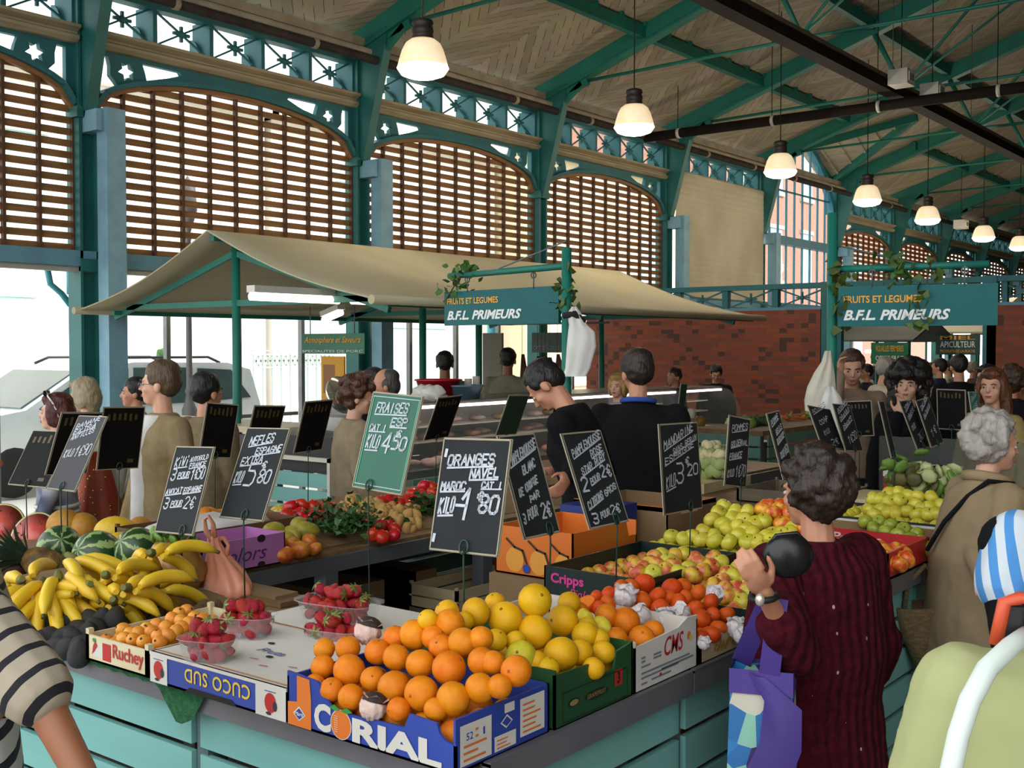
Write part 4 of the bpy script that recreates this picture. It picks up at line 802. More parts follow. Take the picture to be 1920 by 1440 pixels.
def person(label, px_, top, d, phi, hair, upper, lower, skin=None, w=1., head=(0, 0), lean=0, arms=None, vox=.011, face=True, sleeve='long', kind='sweater', hem=None, group=None, belly=1., bvox=None, h=None):
    p = at(px_, top, d=d); h = h or p.z; s = h/1.75; rzz = 38.05*D2R+phi*D2R; skin = skin or SKIN
    root = thing('person', label, 'person', (p.x, p.y, 0), rzz, group); Rm = Matrix.Rotation(-rzz, 3, 'Z')
    def loc(q): return (Rm @ (q-Vector((p.x, p.y, 0))))/s
    def T(mb, ishead=False):
        L_ = lean*D2R; yw, pt = head[0]*D2R, head[1]*D2R; Rh = Matrix.Rotation(yw, 3, 'Z') @ Matrix.Rotation(pt, 3, 'X'); pv = Vector((0, -.01, 1.5)); out = []
        for v in mb.v:
            v = Vector(v)
            if ishead:
                f = max(0, min(1, (v.z-1.45)/.09)); v = v.lerp(pv+Rh @ (v-pv), f)
            if L_ and v.z > .95:
                f = min(1, (v.z-.95)/.25); a = L_*f; y, z = v.y, v.z-.95; v = Vector((v.x, y*math.cos(a)+z*math.sin(a), .95+z*math.cos(a)-y*math.sin(a)))
            out.append(tuple(v*s))
        mb.v = out; return mb
    def Tp(v): m = MB(); m.v = [tuple(v)]; return Vector(T(m).v[0])/s
    sh = [Vector((-.165*w, -.005, 1.395)), Vector((.165*w, -.005, 1.395))]
    A = []
    for i in (0, 1):
        sg = -1 if i == 0 else 1; a = (arms or (None, None))[i]
        e, hd = (Vector((sg*.235*w, -.02, 1.12)), Vector((sg*.235*w, .07, .87))) if a is None else (loc(a[0]), loc(a[1])) if a[0].z < 90 else (a[0], a[1])
        A.append((Tp(sh[i]), Tp(e) if a is None else e, Tp(hd) if a is None else hd))
    # body: one continuous surface
    mb = MB(); hm = MB()
    hm.ell((0, -.012, 1.655), (.075, .094, .094)).ell((0, .035, 1.60), (.058, .058, .083)).ell((0, .055, 1.543), (.034, .036, .028)).ell((0, .08, 1.648), (.045, .014, .012)).cap((0, .088, 1.638), (0, .106, 1.602), .008, .0125).ell((0, .088, 1.567), (.022, .012, .009))
    for sg in (-1, 1): hm.ell((sg*.077, -.008, 1.61), (.011, .021, .033)); hm.ell((sg*.04, .06, 1.6), (.022, .02, .022))
    hm.cap((0, -.025, 1.38), (0, -.008, 1.57), .055*w**.5, .05)
    T(hm, True)
    mb.loft([(0, 0, .8, .14*w, .1), (0, 0, .95, .155*w, .105), (0, 0, 1.1, .135*w*belly, .095*belly), (0, 0, 1.28, .16*w, .11), (0, -.01, 1.4, .13*w, .08), (0, -.015, 1.45, .06, .06)], 18)
    for sg in (-1, 1): mb.cap((0, 0, 1.38), (sg*.15*w, 0, 1.39), .06, .05); mb.cap((sg*.085*w, 0, .88), (sg*.095*w, .01, .5), .08*w, .055); mb.cap((sg*.095*w, .01, .5), (sg*.1*w, -.02, .09), .052, .036); mb.cap((sg*.1*w, -.03, .045), (sg*.115*w, .13, .03), .042, .03)
    T(mb)
    for (S, E, Hd) in A:
        mb.cap(S*s, E*s, .046*s*w, .038*s); mb.cap(E*s, Hd*s, .038*s, .026*s); dd = (Hd-E).normalized(); n = Vector((-S.x, .3, 0)) if abs(dd.z) > .5 else Vector((0, 0, -1)); hand(mb, Hd*s, dd, n, s, .7)
    o = len(mb.v); mb.v += hm.v; mb.f += [tuple(i+o for i in f) for f in hm.f]; mb.m += hm.m; mb.sm += hm.sm
    organic('body', mb, skin, root, bvox or min(vox, .0085), 3)
    if face:
        for sg in (-1, 1):
            e = MB().ell((sg*.031, .0795, 1.627), (.0122, .0085, .0072), 0, None, 10, 8).ell((sg*.031, .086, 1.627), (.0062, .0036, .0062), 1, None, 8, 6); T(e, True).build('eye', [EYEW, IRIS], root)
            e = MB().tube([(sg*.014, .094, 1.645), (sg*.03, .0945, 1.651), (sg*.05, .083, 1.645)], [.003, .0045, .002], 6); T(e, True).build('eyebrow', hair[1], root)
        e = MB().ell((0, .0935, 1.5705), (.021, .008, .0045), 0, None, 10, 6).ell((0, .0935, 1.563), (.018, .008, .005), 0, None, 10, 6); T(e, True).build('lips', LIPS, root)
    # hair
    st = hair[0]; hb = MB(); dsp = None; rr = random.Random(int(px_*7+top))
    if st in ('short', 'crop', 'bob', 'long', 'wavy'):
        k = .0 if st != 'crop' else -.006
        hb.ell((0, -.018, 1.692), (.082+k, .097+k, .07+k)).ell((0, -.045, 1.645), (.081+k, .074+k, .09+k))
        for sg in (-1, 1): hb.ell((sg*.068, -.005, 1.665), (.02, .055, .05))
        if st in ('bob', 'long', 'wavy'):
            hb.ell((0, -.055, 1.61), (.092, .07, .12))
            for sg in (-1, 1): hb.ell((sg*.074, -.005, 1.62), (.027, .055, .095))
            hb.ell((0, .05, 1.715), (.065, .04, .03))
        if st in ('long', 'wavy'):
            hb.cap((0, -.07, 1.6), (0, -.1, 1.36), .095, .07)
            for sg in (-1, 1): hb.cap((sg*.078, -.02, 1.62), (sg*.1, -.03, 1.36), .038, .04)
        dsp = (.012, .03) if st != 'wavy' else (.035, .04)
    elif st in ('curly', 'bigcurl', 'perm'):
        big = {'curly': .02, 'bigcurl': .045, 'perm': .012}[st]; R2 = .026+big*.3
        hb.ell((0, -.03, 1.685), (.08+big*.5, .09+big*.5, .075+big*.6)).ell((0, -.05, 1.63), (.082+big*.5, .07+big*.5, .1))
        for k in range(110):
            a, b = rr.uniform(-1, 1), rr.uniform(0, 6.283); z = a; r_ = math.sqrt(1-z*z); c = Vector((r_*math.cos(b)*(.082+big), -.032+r_*math.sin(b)*(.092+big), 1.66+z*(.1+big*.7)))
            if (c.y > .015 and c.z < 1.685) or (c.y > -.02 and c.z < 1.6): continue
            hb.ell(c, R2*rr.uniform(.7, 1.15), 0, None, 7, 5)
        if st == 'bigcurl':
            for k in range(40): a = rr.uniform(2.6, 6.8); hb.ell((.11*math.cos(a), -.03+.1*math.sin(a)*(.8), rr.uniform(1.42, 1.58)), .04*rr.uniform(.7, 1.1), 0, None, 7, 5)
        dsp = (.016, .014)
    elif st == 'bald':
        hb.ell((0, -.06, 1.62), (.08, .058, .075))
        for sg in (-1, 1): hb.ell((sg*.07, -.02, 1.635), (.017, .05, .042))
        hb.ell((0, -.035, 1.69), (.078, .075, .06))
    organic('hair', T(hb, True), hair[1], root, min(vox, .009), 2, dsp)
    # upper garment
    hem = hem if hem is not None else {'sweater': .86, 'jacket': .8, 'coat': .5, 'shirt': .84}[kind]; fl = {'sweater': 0, 'jacket': .012, 'coat': .02, 'shirt': 0}[kind]; g = fl; u = MB()
    rings = [(0, 0, hem, (.178+fl*2.5)*w*belly**.5, .128+fl*2.5)]
    if hem < .75: rings.append((0, 0, .8, (.185+fl*1.5)*w*belly**.5, .135+fl*1.5))
    rings += [(0, 0, .95, (.178+g)*w*belly**.5, .13+g), (0, 0, 1.1, (.162+g*1.4)*w*belly, (.12+g*1.3)*belly), (0, 0, 1.28, (.185+g)*w, .135+g), (0, -.008, 1.385, (.175+g)*w, .11+g), (0, -.014, 1.44, .105*w+g*.5, .085), (0, -.018, 1.475, .068+g*.4, .068+g*.4)]
    u.loft(rings, 22); 
    for sg in (-1, 1): u.cap((sg*.06, -.01, 1.4), (sg*.155*w, -.005, 1.39), .066, .067+g*.6)
    T(u)
    for (S, E, Hd) in A:
        u.cap(S*s, E*s, (.064+g*.6)*s*w, (.056+g*.6)*s)
        if sleeve == 'long': u.cap(E*s, (E+(Hd-E)*.95)*s, (.055+g*.6)*s, (.042+g*.5)*s)
        elif sleeve == 'mid': u.cap(E*s, (E+(Hd-E)*.45)*s, (.06+g)*s, (.056+g)*s)
        elif sleeve == 'short': pass
    organic({'sweater': 'sweater', 'jacket': 'jacket', 'coat': 'coat', 'shirt': 'shirt'}[kind], u, upper, root, vox, 4, (.012, .09) if kind in ('coat', 'jacket') else (.006, .07))
    # lower garment
    if lower is not None:
        l = MB()
        if lower[0] == 'trousers':
            l.loft([(0, 0, .8, .16*w, .115), (0, 0, .95, .166*w*belly**.5, .118), (0, 0, 1.02, .155*w*belly, .11)], 18)
            for sg in (-1, 1): l.cap((sg*.085*w, 0, .86), (sg*.097*w, .01, .5), .1*w, .078); l.cap((sg*.097*w, .01, .5), (sg*.1*w, -.015, .1), .076, .066)
            organic('trousers', T(l), lower[1], root, max(vox, .011), 3, (.01, .08))
        else:
            l.loft([(0, 0, lower[2], .25*w, .22), (0, 0, .6, .22*w, .18), (0, 0, .85, .175*w, .13), (0, 0, 1.0, .155*w, .11)], 28, sq=2); organic('skirt', T(l), lower[1], root, max(vox, .011), 2)
        for sg in (-1, 1): e = MB().ell((sg*.112*w, .06, .045), (.05, .13, .045), 0, None, 12, 8).b2((sg*.112*w-.045, -.06, 0), (sg*.112*w+.045, .17, .02)); T(e).build('shoe', SHOE, root)
    root['_'] = 0; del root['_']
    return root, s, T, A
JEANS = cloth('jeans', '2b3d59', '243450'); GREYT = cloth('grey_trousers', '6d6a62', '5f5c55'); BLACKC = cloth('black', '17171a', '131316', 8, .15); DKT = cloth('dark_trousers', '26262f', '1f1f28')
HB, HD, HG, HR = hairm('brown', '4a3322', '2f1f14'), hairm('black', '191412', '0e0b0a'), hairm('grey', '9c958a', '7f796f'), hairm('auburn', '541a14', '3c0f0c')
# -- shoppers beyond the left hand table
r, s, T, A = person('woman with dark red bob and sunglasses pushed up on her hair, in profile', 105, 738, 6.5, 96, ('bob', HR), cloth('navy_stripe', '3b4660', 'c9cbd0', 3, .2), ('trousers', JEANS), SKINP, .92)
e = MB().tube([(-.09, .0, 1.7), (-.075, .03, 1.735), (0, .055, 1.752), (.075, .03, 1.735), (.09, .0, 1.7)], .006, 6); e.ell((-.035, .06, 1.755), (.032, .012, .018), 1, None, 10, 6); e.ell((.035, .06, 1.755), (.032, .012, .018), 1, None, 10, 6); e.tube([(.088, .0, 1.7), (.09, -.03, 1.64), (.088, -.04, 1.6)], .006, 6); e.tube([(-.088, .0, 1.7), (-.09, -.03, 1.64), (-.088, -.04, 1.6)], .006, 6); T(e, True).build('sunglasses', [pm('white_frame', 'dcd9d6', rough=.3), pm('dark_lens', '14161a', rough=.1)], r)
e = MB()
for k in range(5): z = .83+.045*k; e.loft([(0, 0, z, .187*.92, .136), (0, 0, z+.022, .187*.92, .136)], 22)
T(e).build('striped_hem', cloth('white', 'dcdad5', 'cfcdc8'), r)
r, s, T, A = person('woman with ash blonde hair turned away, in a cream jacket', 165, 708, 7.5, 40, ('bob', hairm('ash', 'a39477', '857759')), cloth('cream', 'cdc6b6', 'bdb6a6'), ('trousers', GREYT), SKINP, .95, head=(40, -12), kind='jacket')
o = drape('shawl', 'orange shawl with gold sequins hanging from the arm of the ash blonde woman', 'shawl', [(.42, 0, .05, .03), (.3, .01, .09, .05), (.15, .02, .12, .06), (0, .03, .17, .07), (-.1, .03, .2, .08)], at(178, 945, d=6.9)+Vector((0, 0, -.1)), pm('sequin_orange', 'a33c12', '7d2a0d', 4, .6, stretch=(3, 3, .4)), 60*D2R)
mb = MB()
for k in range(40): mb.ell((R_.uniform(-.1, .12), R_.choice((-1, 1))*.065, R_.uniform(-.05, .32)), .006, 0, None, 6, 4)
mb.build('sequins', pm('gold_sequin', 'e8c060', rough=.2, metal=.6), o)
person('boy with short dark hair just behind the shoulder of the bespectacled man', 252, 708, 8.2, 105, ('short', HD), cloth('stone', '9d978a', '8d877b'), ('trousers', GREYT), SKIN, .9, kind='jacket')
r, s, T, A = person('man with glasses in open beige jacket over white tee, in profile', 300, 677, 5.95, 138, ('short', hairm('light_brown', '5a4630', '40301f')), cloth('beige', '8f7d5f', '80704f'), ('trousers', JEANS), SKINP, 1.0, kind='jacket', hem=.82, head=(-48, 0))
e = MB(); e.tube([(.032+.02*math.cos(t), .1, 1.625+.015*math.sin(t)) for t in [k*.7 for k in range(9)]], .0022, 5, closed=True); e.tube([(-.032+.02*math.cos(t), .1, 1.625+.015*math.sin(t)) for t in [k*.7 for k in range(9)]], .0022, 5, closed=True)
e.tube([(-.012, .102, 1.628), (.012, .102, 1.628)], .002, 5)
for sg in (-1, 1): e.tube([(sg*.052, .1, 1.63), (sg*.078, .06, 1.63), (sg*.08, -.01, 1.625)], .0022, 5)
T(e, True).build('glasses', pm('steel_frame', '7c8084', rough=.3, metal=.6), r)
e = MB(); e.loft([(0, .045, .84, .075, .13), (0, .045, 1.1, .07, .125), (0, .045, 1.3, .07, .128), (0, .03, 1.4, .07, .105), (0, .01, 1.465, .066, .082)], 20); organic('tee_shirt', T(e), cloth('tee', 'd7d5d2', 'cbc9c6'), r, .01, 3)
person('man with thick dark hair seen from behind in a brown beige jacket', 388, 699, 6.7, -35, ('short', HD), cloth('taupe_jacket', '85745a', '77674e'), ('trousers', DKT), SKIN, 1.1, kind='jacket')
person('woman with short curly auburn brown hair in a putty coloured coat', 665, 709, 7.1, -70, ('curly', hairm('chestnut', '55301f', '381d12')), cloth('putty', '9a8a70', '8b7c63'), ('trousers', GREYT), SKINP, 1.12, kind='coat', hem=.55, head=(-15, -15), belly=1.1)
person('balding man with grey dark hair facing left behind the green price board', 722, 691, 8.0, 95, ('bald', hairm('pepper', '4c4844', '35312e')), cloth('pale_shirt', 'c6ccd2', 'b9bfc6'), ('trousers', DKT), SKIN, 1.08, kind='shirt')
person('dark haired person mostly hidden behind the balding man', 697, 690, 8.6, 70, ('short', HD), cloth('black_top', '1b1b1f'), ('trousers', DKT), SKIN, 1., vox=.014, face=False)
# -- butchers
person('butcher seen from behind in a slate teal shirt', 834, 658, 11.1, 3, ('crop', HD), cloth('slate', '3e5a5c', '375154'), ('trousers', DKT), SKINT, 1.08, face=False, kind='shirt')
person('butcher seen from behind in a pale sage coat', 952, 652, 11.75, -8, ('crop', HD), cloth('sage', '93907c', '878470'), ('trousers', GREYT), SKINT, 1.1, face=False, kind='shirt')
person('customer with brown hair glimpsed low behind the meat counter left of the sage coated butcher', 922, 692, 13.2, 120, ('short', HB), cloth('rust', '7a4a35'), ('trousers', DKT), SKINP, .9, vox=.014)
# -- stall holders inside the fruit stall
r, s, T, A = person('dark haired stall holder in black bending his head over his work', 1112, 681, 5.5, 70, ('crop', HD), BLACKC, ('trousers', DKT), SKIN, 1.08, head=(0, -38), lean=14, arms=((at(1085, 860, d=5.4), at(1066, 892, d=5.3)), None), h=1.82)
r, s, T, A = person('tall stall holder seen from behind in black sweater with blue collar', 1198, 655, 6.1, -12, ('short', hairm('dark_brown', '2e221b', '1d1511')), BLACKC, ('trousers', cloth('indigo', '2a2640', '231f36')), SKIN, 1.18, face=False, head=(25, -6))
e = MB(); e.tube([(.085*math.cos(t), -.018+.078*math.sin(t), 1.478-.012*math.sin(t)) for t in [k*.35 for k in range(18)]], .014, 7, closed=True); T(e).build('collar', cloth('blue_collar', '3a55a8', '324c9c'), r)
person('blonde woman glimpsed between the two stall holders in black', 1158, 701, 10.0, 150, ('bob', hairm('blonde', 'b9965a', '98773f')), cloth('lilac', 'a59aa5'), ('trousers', DKT), SKINP, .92, vox=.014)
person('stall holder in dark clothes looking down before the brick wall', 1343, 682, 14.7, 170, ('short', HD), cloth('char', '1d1c20'), ('trousers', DKT), SKIN, 1., head=(0, -25), vox=.013)
person('person with dark red hair half hidden by jars on the small display case', 1264, 689, 13.6, 120, ('short', hairm('dark_red', '3a1614', '29100e')), cloth('night', '22222c'), ('trousers', DKT), SKIN, .9, vox=.014, face=False)
# -- shoppers on the right
q0 = lambda x, y, d: at(x, y, d=d)
person('young man with cropped hair in taupe sweater, hand at his ear, looking down', 1597, 653, 8.0, 176, ('crop', hairm('brown_crop', '4a2f20', '36211a')), cloth('taupe', '937d6c', '86715f'), ('trousers', DKT), SKINP, 1.08, head=(-8, -18), arms=(None, (q0(1566, 762, 7.9), q0(1574, 703, 7.85))))
person('woman with big black curls in black holding a hand to her chin', 1703, 688, 7.3, 150, ('bigcurl', HD), BLACKC, ('trousers', cloth('sand_trousers', 'a38e74')), SKINP, .95, arms=((q0(1668, 850, 7.0), q0(1684, 778, 7.0)), None))
person('grey haired man in a cream jacket turned right, behind the curly haired woman', 1657, 669, 11, -80, ('short', HG), cloth('cream_jacket', 'bdb59f', 'afa791'), ('trousers', GREYT), SKIN, 1.05, kind='jacket', head=(0, -15))
person('dark haired man showing between the taupe sweater and the cream jacket', 1624, 683, 15.6, 100, ('short', HD), cloth('night', '22222c'), ('trousers', DKT), SKIN, 1., vox=.014)
person('shopper with auburn hair seen from behind in a cream top', 1727, 675, 12, 5, ('bob', hairm('copper', '6b3f26', '4e2b18')), cloth('ivory', 'c4bda9', 'b6af9b'), ('trousers', DKT), SKINP, .98, face=False)
person('broad man seen from behind in a black sweater beyond the teal posts', 1798, 664, 11.3, -6, ('crop', HD), BLACKC, ('trousers', DKT), SKIN, 1.12, face=False)
person('shopper with dark hair and navy top left of the broad man in black', 1760, 672, 15, 60, ('short', HD), cloth('navy', '232a42'), ('trousers', DKT), SKIN, 1., vox=.014)
person('shopper with brown curls at the right edge behind the smiling woman', 1898, 690, 9.6, -20, ('curly', HB), cloth('char', '1d1c20'), ('trousers', DKT), SKIN, .95, vox=.014, face=False)
person('woman with dark hair and black top just behind the smiling woman', 1850, 684, 9.0, 130, ('bob', HD), cloth('black_top', '1b1b1f'), ('trousers', DKT), SKIN, .95, vox=.014)
person('smiling woman with long chestnut hair and straw coloured scarf', 1860, 691, 7.1, 128, ('long', hairm('chestnut_long', '6a3f22', '472612')), cloth('straw', 'a3925f', '94834f'), ('trousers', DKT), SKINP, .95, head=(15, 0))
far = [(1590, 676, 17, 20, 'man in grey deep in the far aisle left of the green sign'), (1615, 680, 18, 150, 'person in pale top deep in the far aisle below the dark awning'), (1690, 672, 18, -30, 'person in maroon deep in the far aisle below the green sign'), (1745, 680, 19, 170, 'person in white deep in the far aisle behind the cream top'), (1778, 676, 18, 60, 'person in pale coat far away, left of the broad man in black'), (1826, 678, 17, -100, 'person in brown far away, right of the broad man in black'), (1640, 662, 24, 10, 'very distant person under the green far stall sign'), (1712, 668, 23, 180, 'very distant person beside the post under the pale canvas')]
for i, (a, b, d, ph, lab) in enumerate(far):
    person(lab, a, b, d, ph, ('short', (HB, HD, HG)[i % 3]), cloth('far%d' % i, ('6a6a6c', 'b5ac9a', '5a2226', 'c6c2ba', 'a89f8c', '4c3728', '3a3d48', '776b5c')[i]), ('trousers', DKT), SKIN, 1., vox=.016, face=False)
# -- the old woman in beige, and the woman in maroon
r, s, T, A = person('old woman with short grey hair in a long beige coat, facing right', 1818, 778, 4.4, -82, ('perm', hairm('silver', 'a8a099', '8b847d')), cloth('coat_beige', '948164', '86745a', 5, .2), ('trousers', GREYT), SKINP, 1.08, kind='coat', hem=.6, vox=.009, head=(-4, 4), lean=11, arms=((at(1822, 1010, d=4.35), at(1850, 1085, d=4.15)), None), belly=1.08)
e = MB(); P = [(.14, .1, 1.36), (.13, .03, 1.475), (.11, -.07, 1.465), (.07, -.13, 1.38), (.01, -.18, 1.25), (-.06, -.185, 1.12)]; e.tube(P, .011, 6); T(e).build('bag_strap', BLACKC, r)
e = MB(); e.tube([(.095*math.cos(t), -.012+.085*math.sin(t), 1.47+.012*math.sin(t+2)) for t in [k*.35 for k in range(18)]], .025, 8, closed=True); T(e).build('collar', cloth('coat_beige', '948164'), r)
MAR = cloth('maroon_knit', '4d0f1c', '3a0a15', 40, .6)
m_ = MAR.node_tree; wv = m_.nodes.new('ShaderNodeTexWave'); wv.inputs['Scale'].default_value = 9; wv.inputs['Distortion'].default_value = 2.5; wv.inputs['Detail'].default_value = 1; wv.wave_type = 'BANDS'; wv.bands_direction = 'X'
tcn = [n for n in m_.nodes if n.type == 'TEX_COORD'][0]; m_.links.new(tcn.outputs['Object'], wv.inputs['Vector'])
bu = [n for n in m_.nodes if n.type == 'BUMP'][0]; b2 = m_.nodes.new('ShaderNodeBump'); b2.inputs['Strength'].default_value = .5; b2.inputs['Distance'].default_value = .02; m_.links.new(wv.outputs['Fac'], b2.inputs['Height']); m_.links.new(bu.outputs[0], b2.inputs['Normal']); m_.links.new(b2.outputs[0], m_.nodes['Principled BSDF'].inputs['Normal'])
vo = m_.nodes.new('ShaderNodeTexVoronoi'); vo.inputs['Scale'].default_value = 16; vo.inputs['Randomness'].default_value = .55; mpv = m_.nodes.new('ShaderNodeMapping'); mpv.inputs['Rotation'].default_value = (.0, .45, 0); mpv.inputs['Scale'].default_value = (1, .3, .8); m_.links.new(tcn.outputs['Object'], mpv.inputs[0]); m_.links.new(mpv.outputs[0], vo.inputs['Vector'])
lt_ = m_.nodes.new('ShaderNodeMath'); lt_.operation = 'LESS_THAN'; lt_.inputs[1].default_value = .07; m_.links.new(vo.outputs['Distance'], lt_.inputs[0]); mxk = m_.nodes.new('ShaderNodeMixRGB'); mxk.inputs[2].default_value = lin('b3a09c'); pb = m_.nodes['Principled BSDF']; src = pb.inputs['Base Color'].links[0].from_socket; m_.links.new(src, mxk.inputs[1]); m_.links.new(lt_.outputs[0], mxk.inputs[0]); m_.links.new(mxk.outputs[0], pb.inputs['Base Color'])
FLOR = pm('flower_skirt', 'd5cbc8', 'a8635f', 45, .9, ramp=(.5, .62))
EL, HDp = at(1492, 1222, d=2.85), at(1432, 1110, d=2.72)
r, s, T, A = person('stout woman with dark permed hair in a maroon cable knit cardigan, seen from behind', 1530, 850, 3.12, 30, ('perm', hairm('dark_perm', '33231a', '1f1510')), MAR, ('skirt', FLOR, .3), SKIN, 1.16, kind='coat', hem=.655, sleeve='mid', vox=.008, head=(6, -6), arms=((EL, HDp), None), belly=1.2, bvox=.0048)
w_ = MB().tube([A[0][2]*s+Vector((.031*math.cos(t), .031*math.sin(t), -.012+.004*math.cos(t))) for t in [i*.6 for i in range(11)]], .008, 6, closed=True); w_.ell(A[0][2]*s+Vector((-.03, -.02, -.012)), (.012, .012, .016), 1, None, 10, 6); w_.build('wrist_watch', [pm('black_strap', '17171a', rough=.6), pm('watch_face', 'cfcabb', rough=.2, metal=.5)], r)
pu = thing('purse', 'black leather purse in the hand of the woman in maroon', 'purse', at(1478, 1042, d=2.72), 38*D2R)
MB().ell((0, 0, 0), (.062, .03, .055), 0, None, 20, 12).build('body', pm('black_leather', '101012', '17171a', 10, .3, bump=.1), pu); MB().tube([(-.055, 0, .015), (-.03, -.002, .05), (.02, -.002, .056), (.055, 0, .02)], .005, 6).build('clasp_frame', MATS['black_leather'], pu)
PUR = pm('purple_fabric', '4e3a8e', '422f7d', 3, .6, bump=.05); bp = at(1430, 1372, d=2.85)
bag = thing('shopping_bag', 'purple shopping bag with blue patterned sides on the arm of the woman in maroon', 'bag', bp, 20*D2R)
mb = MB()
vs = [(-.075, -.05, .16), (.075, -.05, .16), (.075, .05, .16), (-.075, .05, .16), (-.085, -.06, -.2), (.085, -.06, -.2), (.085, .06, -.2), (-.085, .06, -.2)]
mb.add(vs, [(4, 7, 6, 5), (0, 1, 5, 4)[::-1], (1, 2, 6, 5)[::-1], (2, 3, 7, 6)[::-1], (3, 0, 4, 7)[::-1]], 0)
def bagmat():
    m = bpy.data.materials.new('patterned_bag'); m.use_nodes = True; N, L = m.node_tree.nodes, m.node_tree.links; b = N['Principled BSDF']; b.inputs['Roughness'].default_value = .4
    tc = N.new('ShaderNodeTexCoord'); vo = N.new('ShaderNodeTexVoronoi'); vo.inputs['Scale'].default_value = 16; L.new(tc.outputs['Object'], vo.inputs['Vector']); sp = N.new('ShaderNodeSeparateColor'); L.new(vo.outputs['Color'], sp.inputs[0])
    rp = N.new('ShaderNodeValToRGB'); rp.color_ramp.interpolation = 'CONSTANT'
    for i, (t, c) in enumerate(((0, '2a6fae'), (.3, '8fc4b0'), (.55, 'cfc9b8'), (.7, '2f7fc0'), (.88, '3b2a66'))):
        el = rp.color_ramp.elements[i] if i < 2 else rp.color_ramp.elements.new(t); el.position = t; el.color = lin(c)
    L.new(sp.outputs[0], rp.inputs[0]); L.new(rp.outputs[0], b.inputs['Base Color']); return m
mb.build('pouch', bagmat(), bag)
MB().add([(-.078, -.053, .17), (.078, -.053, .17), (.078, .053, .17), (-.078, .053, .17), (-.078, -.056, .11), (.078, -.056, .11), (.078, .056, .11), (-.078, .056, .11)], [(0, 4, 5, 1), (1, 5, 6, 2), (2, 6, 7, 3), (3, 7, 4, 0)]).build('trim', PUR, bag)
mb = MB(); n = 10
fl_ = [(-.01, -.062, .17), (.055, -.07, .1), (.05, -.078, .0), (.01, -.085, -.1), (.005, -.083, -.22)]
for k, (x, y, z) in enumerate(fl_): hw = (.022, .045, .05, .055, .06)[k]; mb.v += [(x-hw, y, z), (x, y-.014, z-.01), (x+hw, y+.004, z-.015)]
for k in range(4):
    a = k*3; mb.f += [(a, a+1, a+4, a+3), (a+1, a+2, a+5, a+4)]; mb.m += [0, 0]; mb.sm += [True, True]
mb.build('folded_flap', PUR, bag)
top_ = HDp.lerp(EL, .3)-bp; top_ = Matrix.Rotation(-20*D2R, 3, 'Z') @ Vector(top_); top_.z += .03
for sg in (-1, 1): 
    mb = MB(); a, b = Vector((sg*.04-.02, -.05*sg, .16)), top_+Vector((sg*.012, 0, 0)); c = a.lerp(b, .5)+Vector((0, -.01, 0)); mb.bar(a, c, .05, .006, 0, (0, 1, 0)); mb.bar(c, b, .046, .006, 0, (0, 1, 0)); mb.build('handle', PUR, bag)
# wicker shopping basket
p = at(1732, 1215, d=4.5); WICK = pm('wicker', '8a7350', '6a5537', 40, .8, bump=.9, stretch=(1, 1, 3), bscale=160)
bk = thing('straw_basket', 'straw shopping basket with red flower held by the old woman in beige', 'basket', p, 60*D2R)
mb = MB().loft([(.1, 0, -.16, .06, .05), (.07, 0, -.1, .085, .06), (.02, 0, .05, .12, .07), (-.02, 0, .17, .14, .08), (-.02, 0, .178, .135, .075), (.02, 0, .05, .112, .062), (.08, 0, -.12, .06, .045)], 24, 0, True, 2); mb.build('body', WICK, bk)
mb = MB(); mb.ell((.09, -.066, .03), (.035, .012, .04)).ell((.1, -.066, -.02), (.03, .012, .04), 1).ell((.06, -.072, .09), (.04, .01, .02), 2); mb.build('flower_patch', [pm('raffia_red', '8e2330', rough=.8), pm('raffia_orange', 'b4541f', rough=.8), pm('raffia_dark', '1e2420', rough=.8)], bk)
mb = MB().tube([(-.1, 0, .17), (-.08, 0, .27), (0, 0, .33), (.07, 0, .27), (.09, 0, .17)], .01, 8); mb.build('handle', WICK, bk)
# -- figures cut by the frame
def stripes(name, axis, period, duty, c1, c2, off=0):
    m = bpy.data.materials.new(name); m.use_nodes = True; N, L = m.node_tree.nodes, m.node_tree.links; b = N['Principled BSDF']; b.inputs['Roughness'].default_value = .9
    tc = N.new('ShaderNodeTexCoord'); dt = N.new('ShaderNodeVectorMath'); dt.operation = 'DOT_PRODUCT'; L.new(tc.outputs['Object'], dt.inputs[0]); dt.inputs[1].default_value = tuple(Vector(axis).normalized()/period)
    a = N.new('ShaderNodeMath'); a.operation = 'ADD'; a.inputs[1].default_value = off; L.new(dt.outputs['Value'], a.inputs[0]); f = N.new('ShaderNodeMath'); f.operation = 'FRACT'; L.new(a.outputs[0], f.inputs[0]); g = N.new('ShaderNodeMath'); g.operation = 'LESS_THAN'; g.inputs[1].default_value = duty; L.new(f.outputs[0], g.inputs[0])
    mx = N.new('ShaderNodeMixRGB'); mx.inputs[1].default_value = lin(c1); mx.inputs[2].default_value = lin(c2); L.new(g.outputs[0], mx.inputs[0]); L.new(mx.outputs[0], b.inputs['Base Color'])
    no = N.new('ShaderNodeTexNoise'); no.inputs['Scale'].default_value = 250; L.new(tc.outputs['Object'], no.inputs['Vector']); bu = N.new('ShaderNodeBump'); bu.inputs['Strength'].default_value = .3; L.new(no.outputs['Fac'], bu.inputs['Height']); L.new(bu.outputs[0], b.inputs['Normal']); return m
E1, H1 = at(72, 1300, d=2.05), at(196, 1535, d=2.0)
r, s, T, A = person('person at the left edge in a cream sweater striped in black, arm stretched down', -108, 742, 2.3, -68, ('short', HB), stripes('cream_black_stripes', (0, 0, 1), .045, .3, 'a59a86', '1b1b22'), ('trousers', JEANS), SKINT, 1.05, sleeve='none', vox=.009, arms=(None, (E1, H1)), face=True)
S_, E_, _h = A[1]; d_ = (E_-S_)
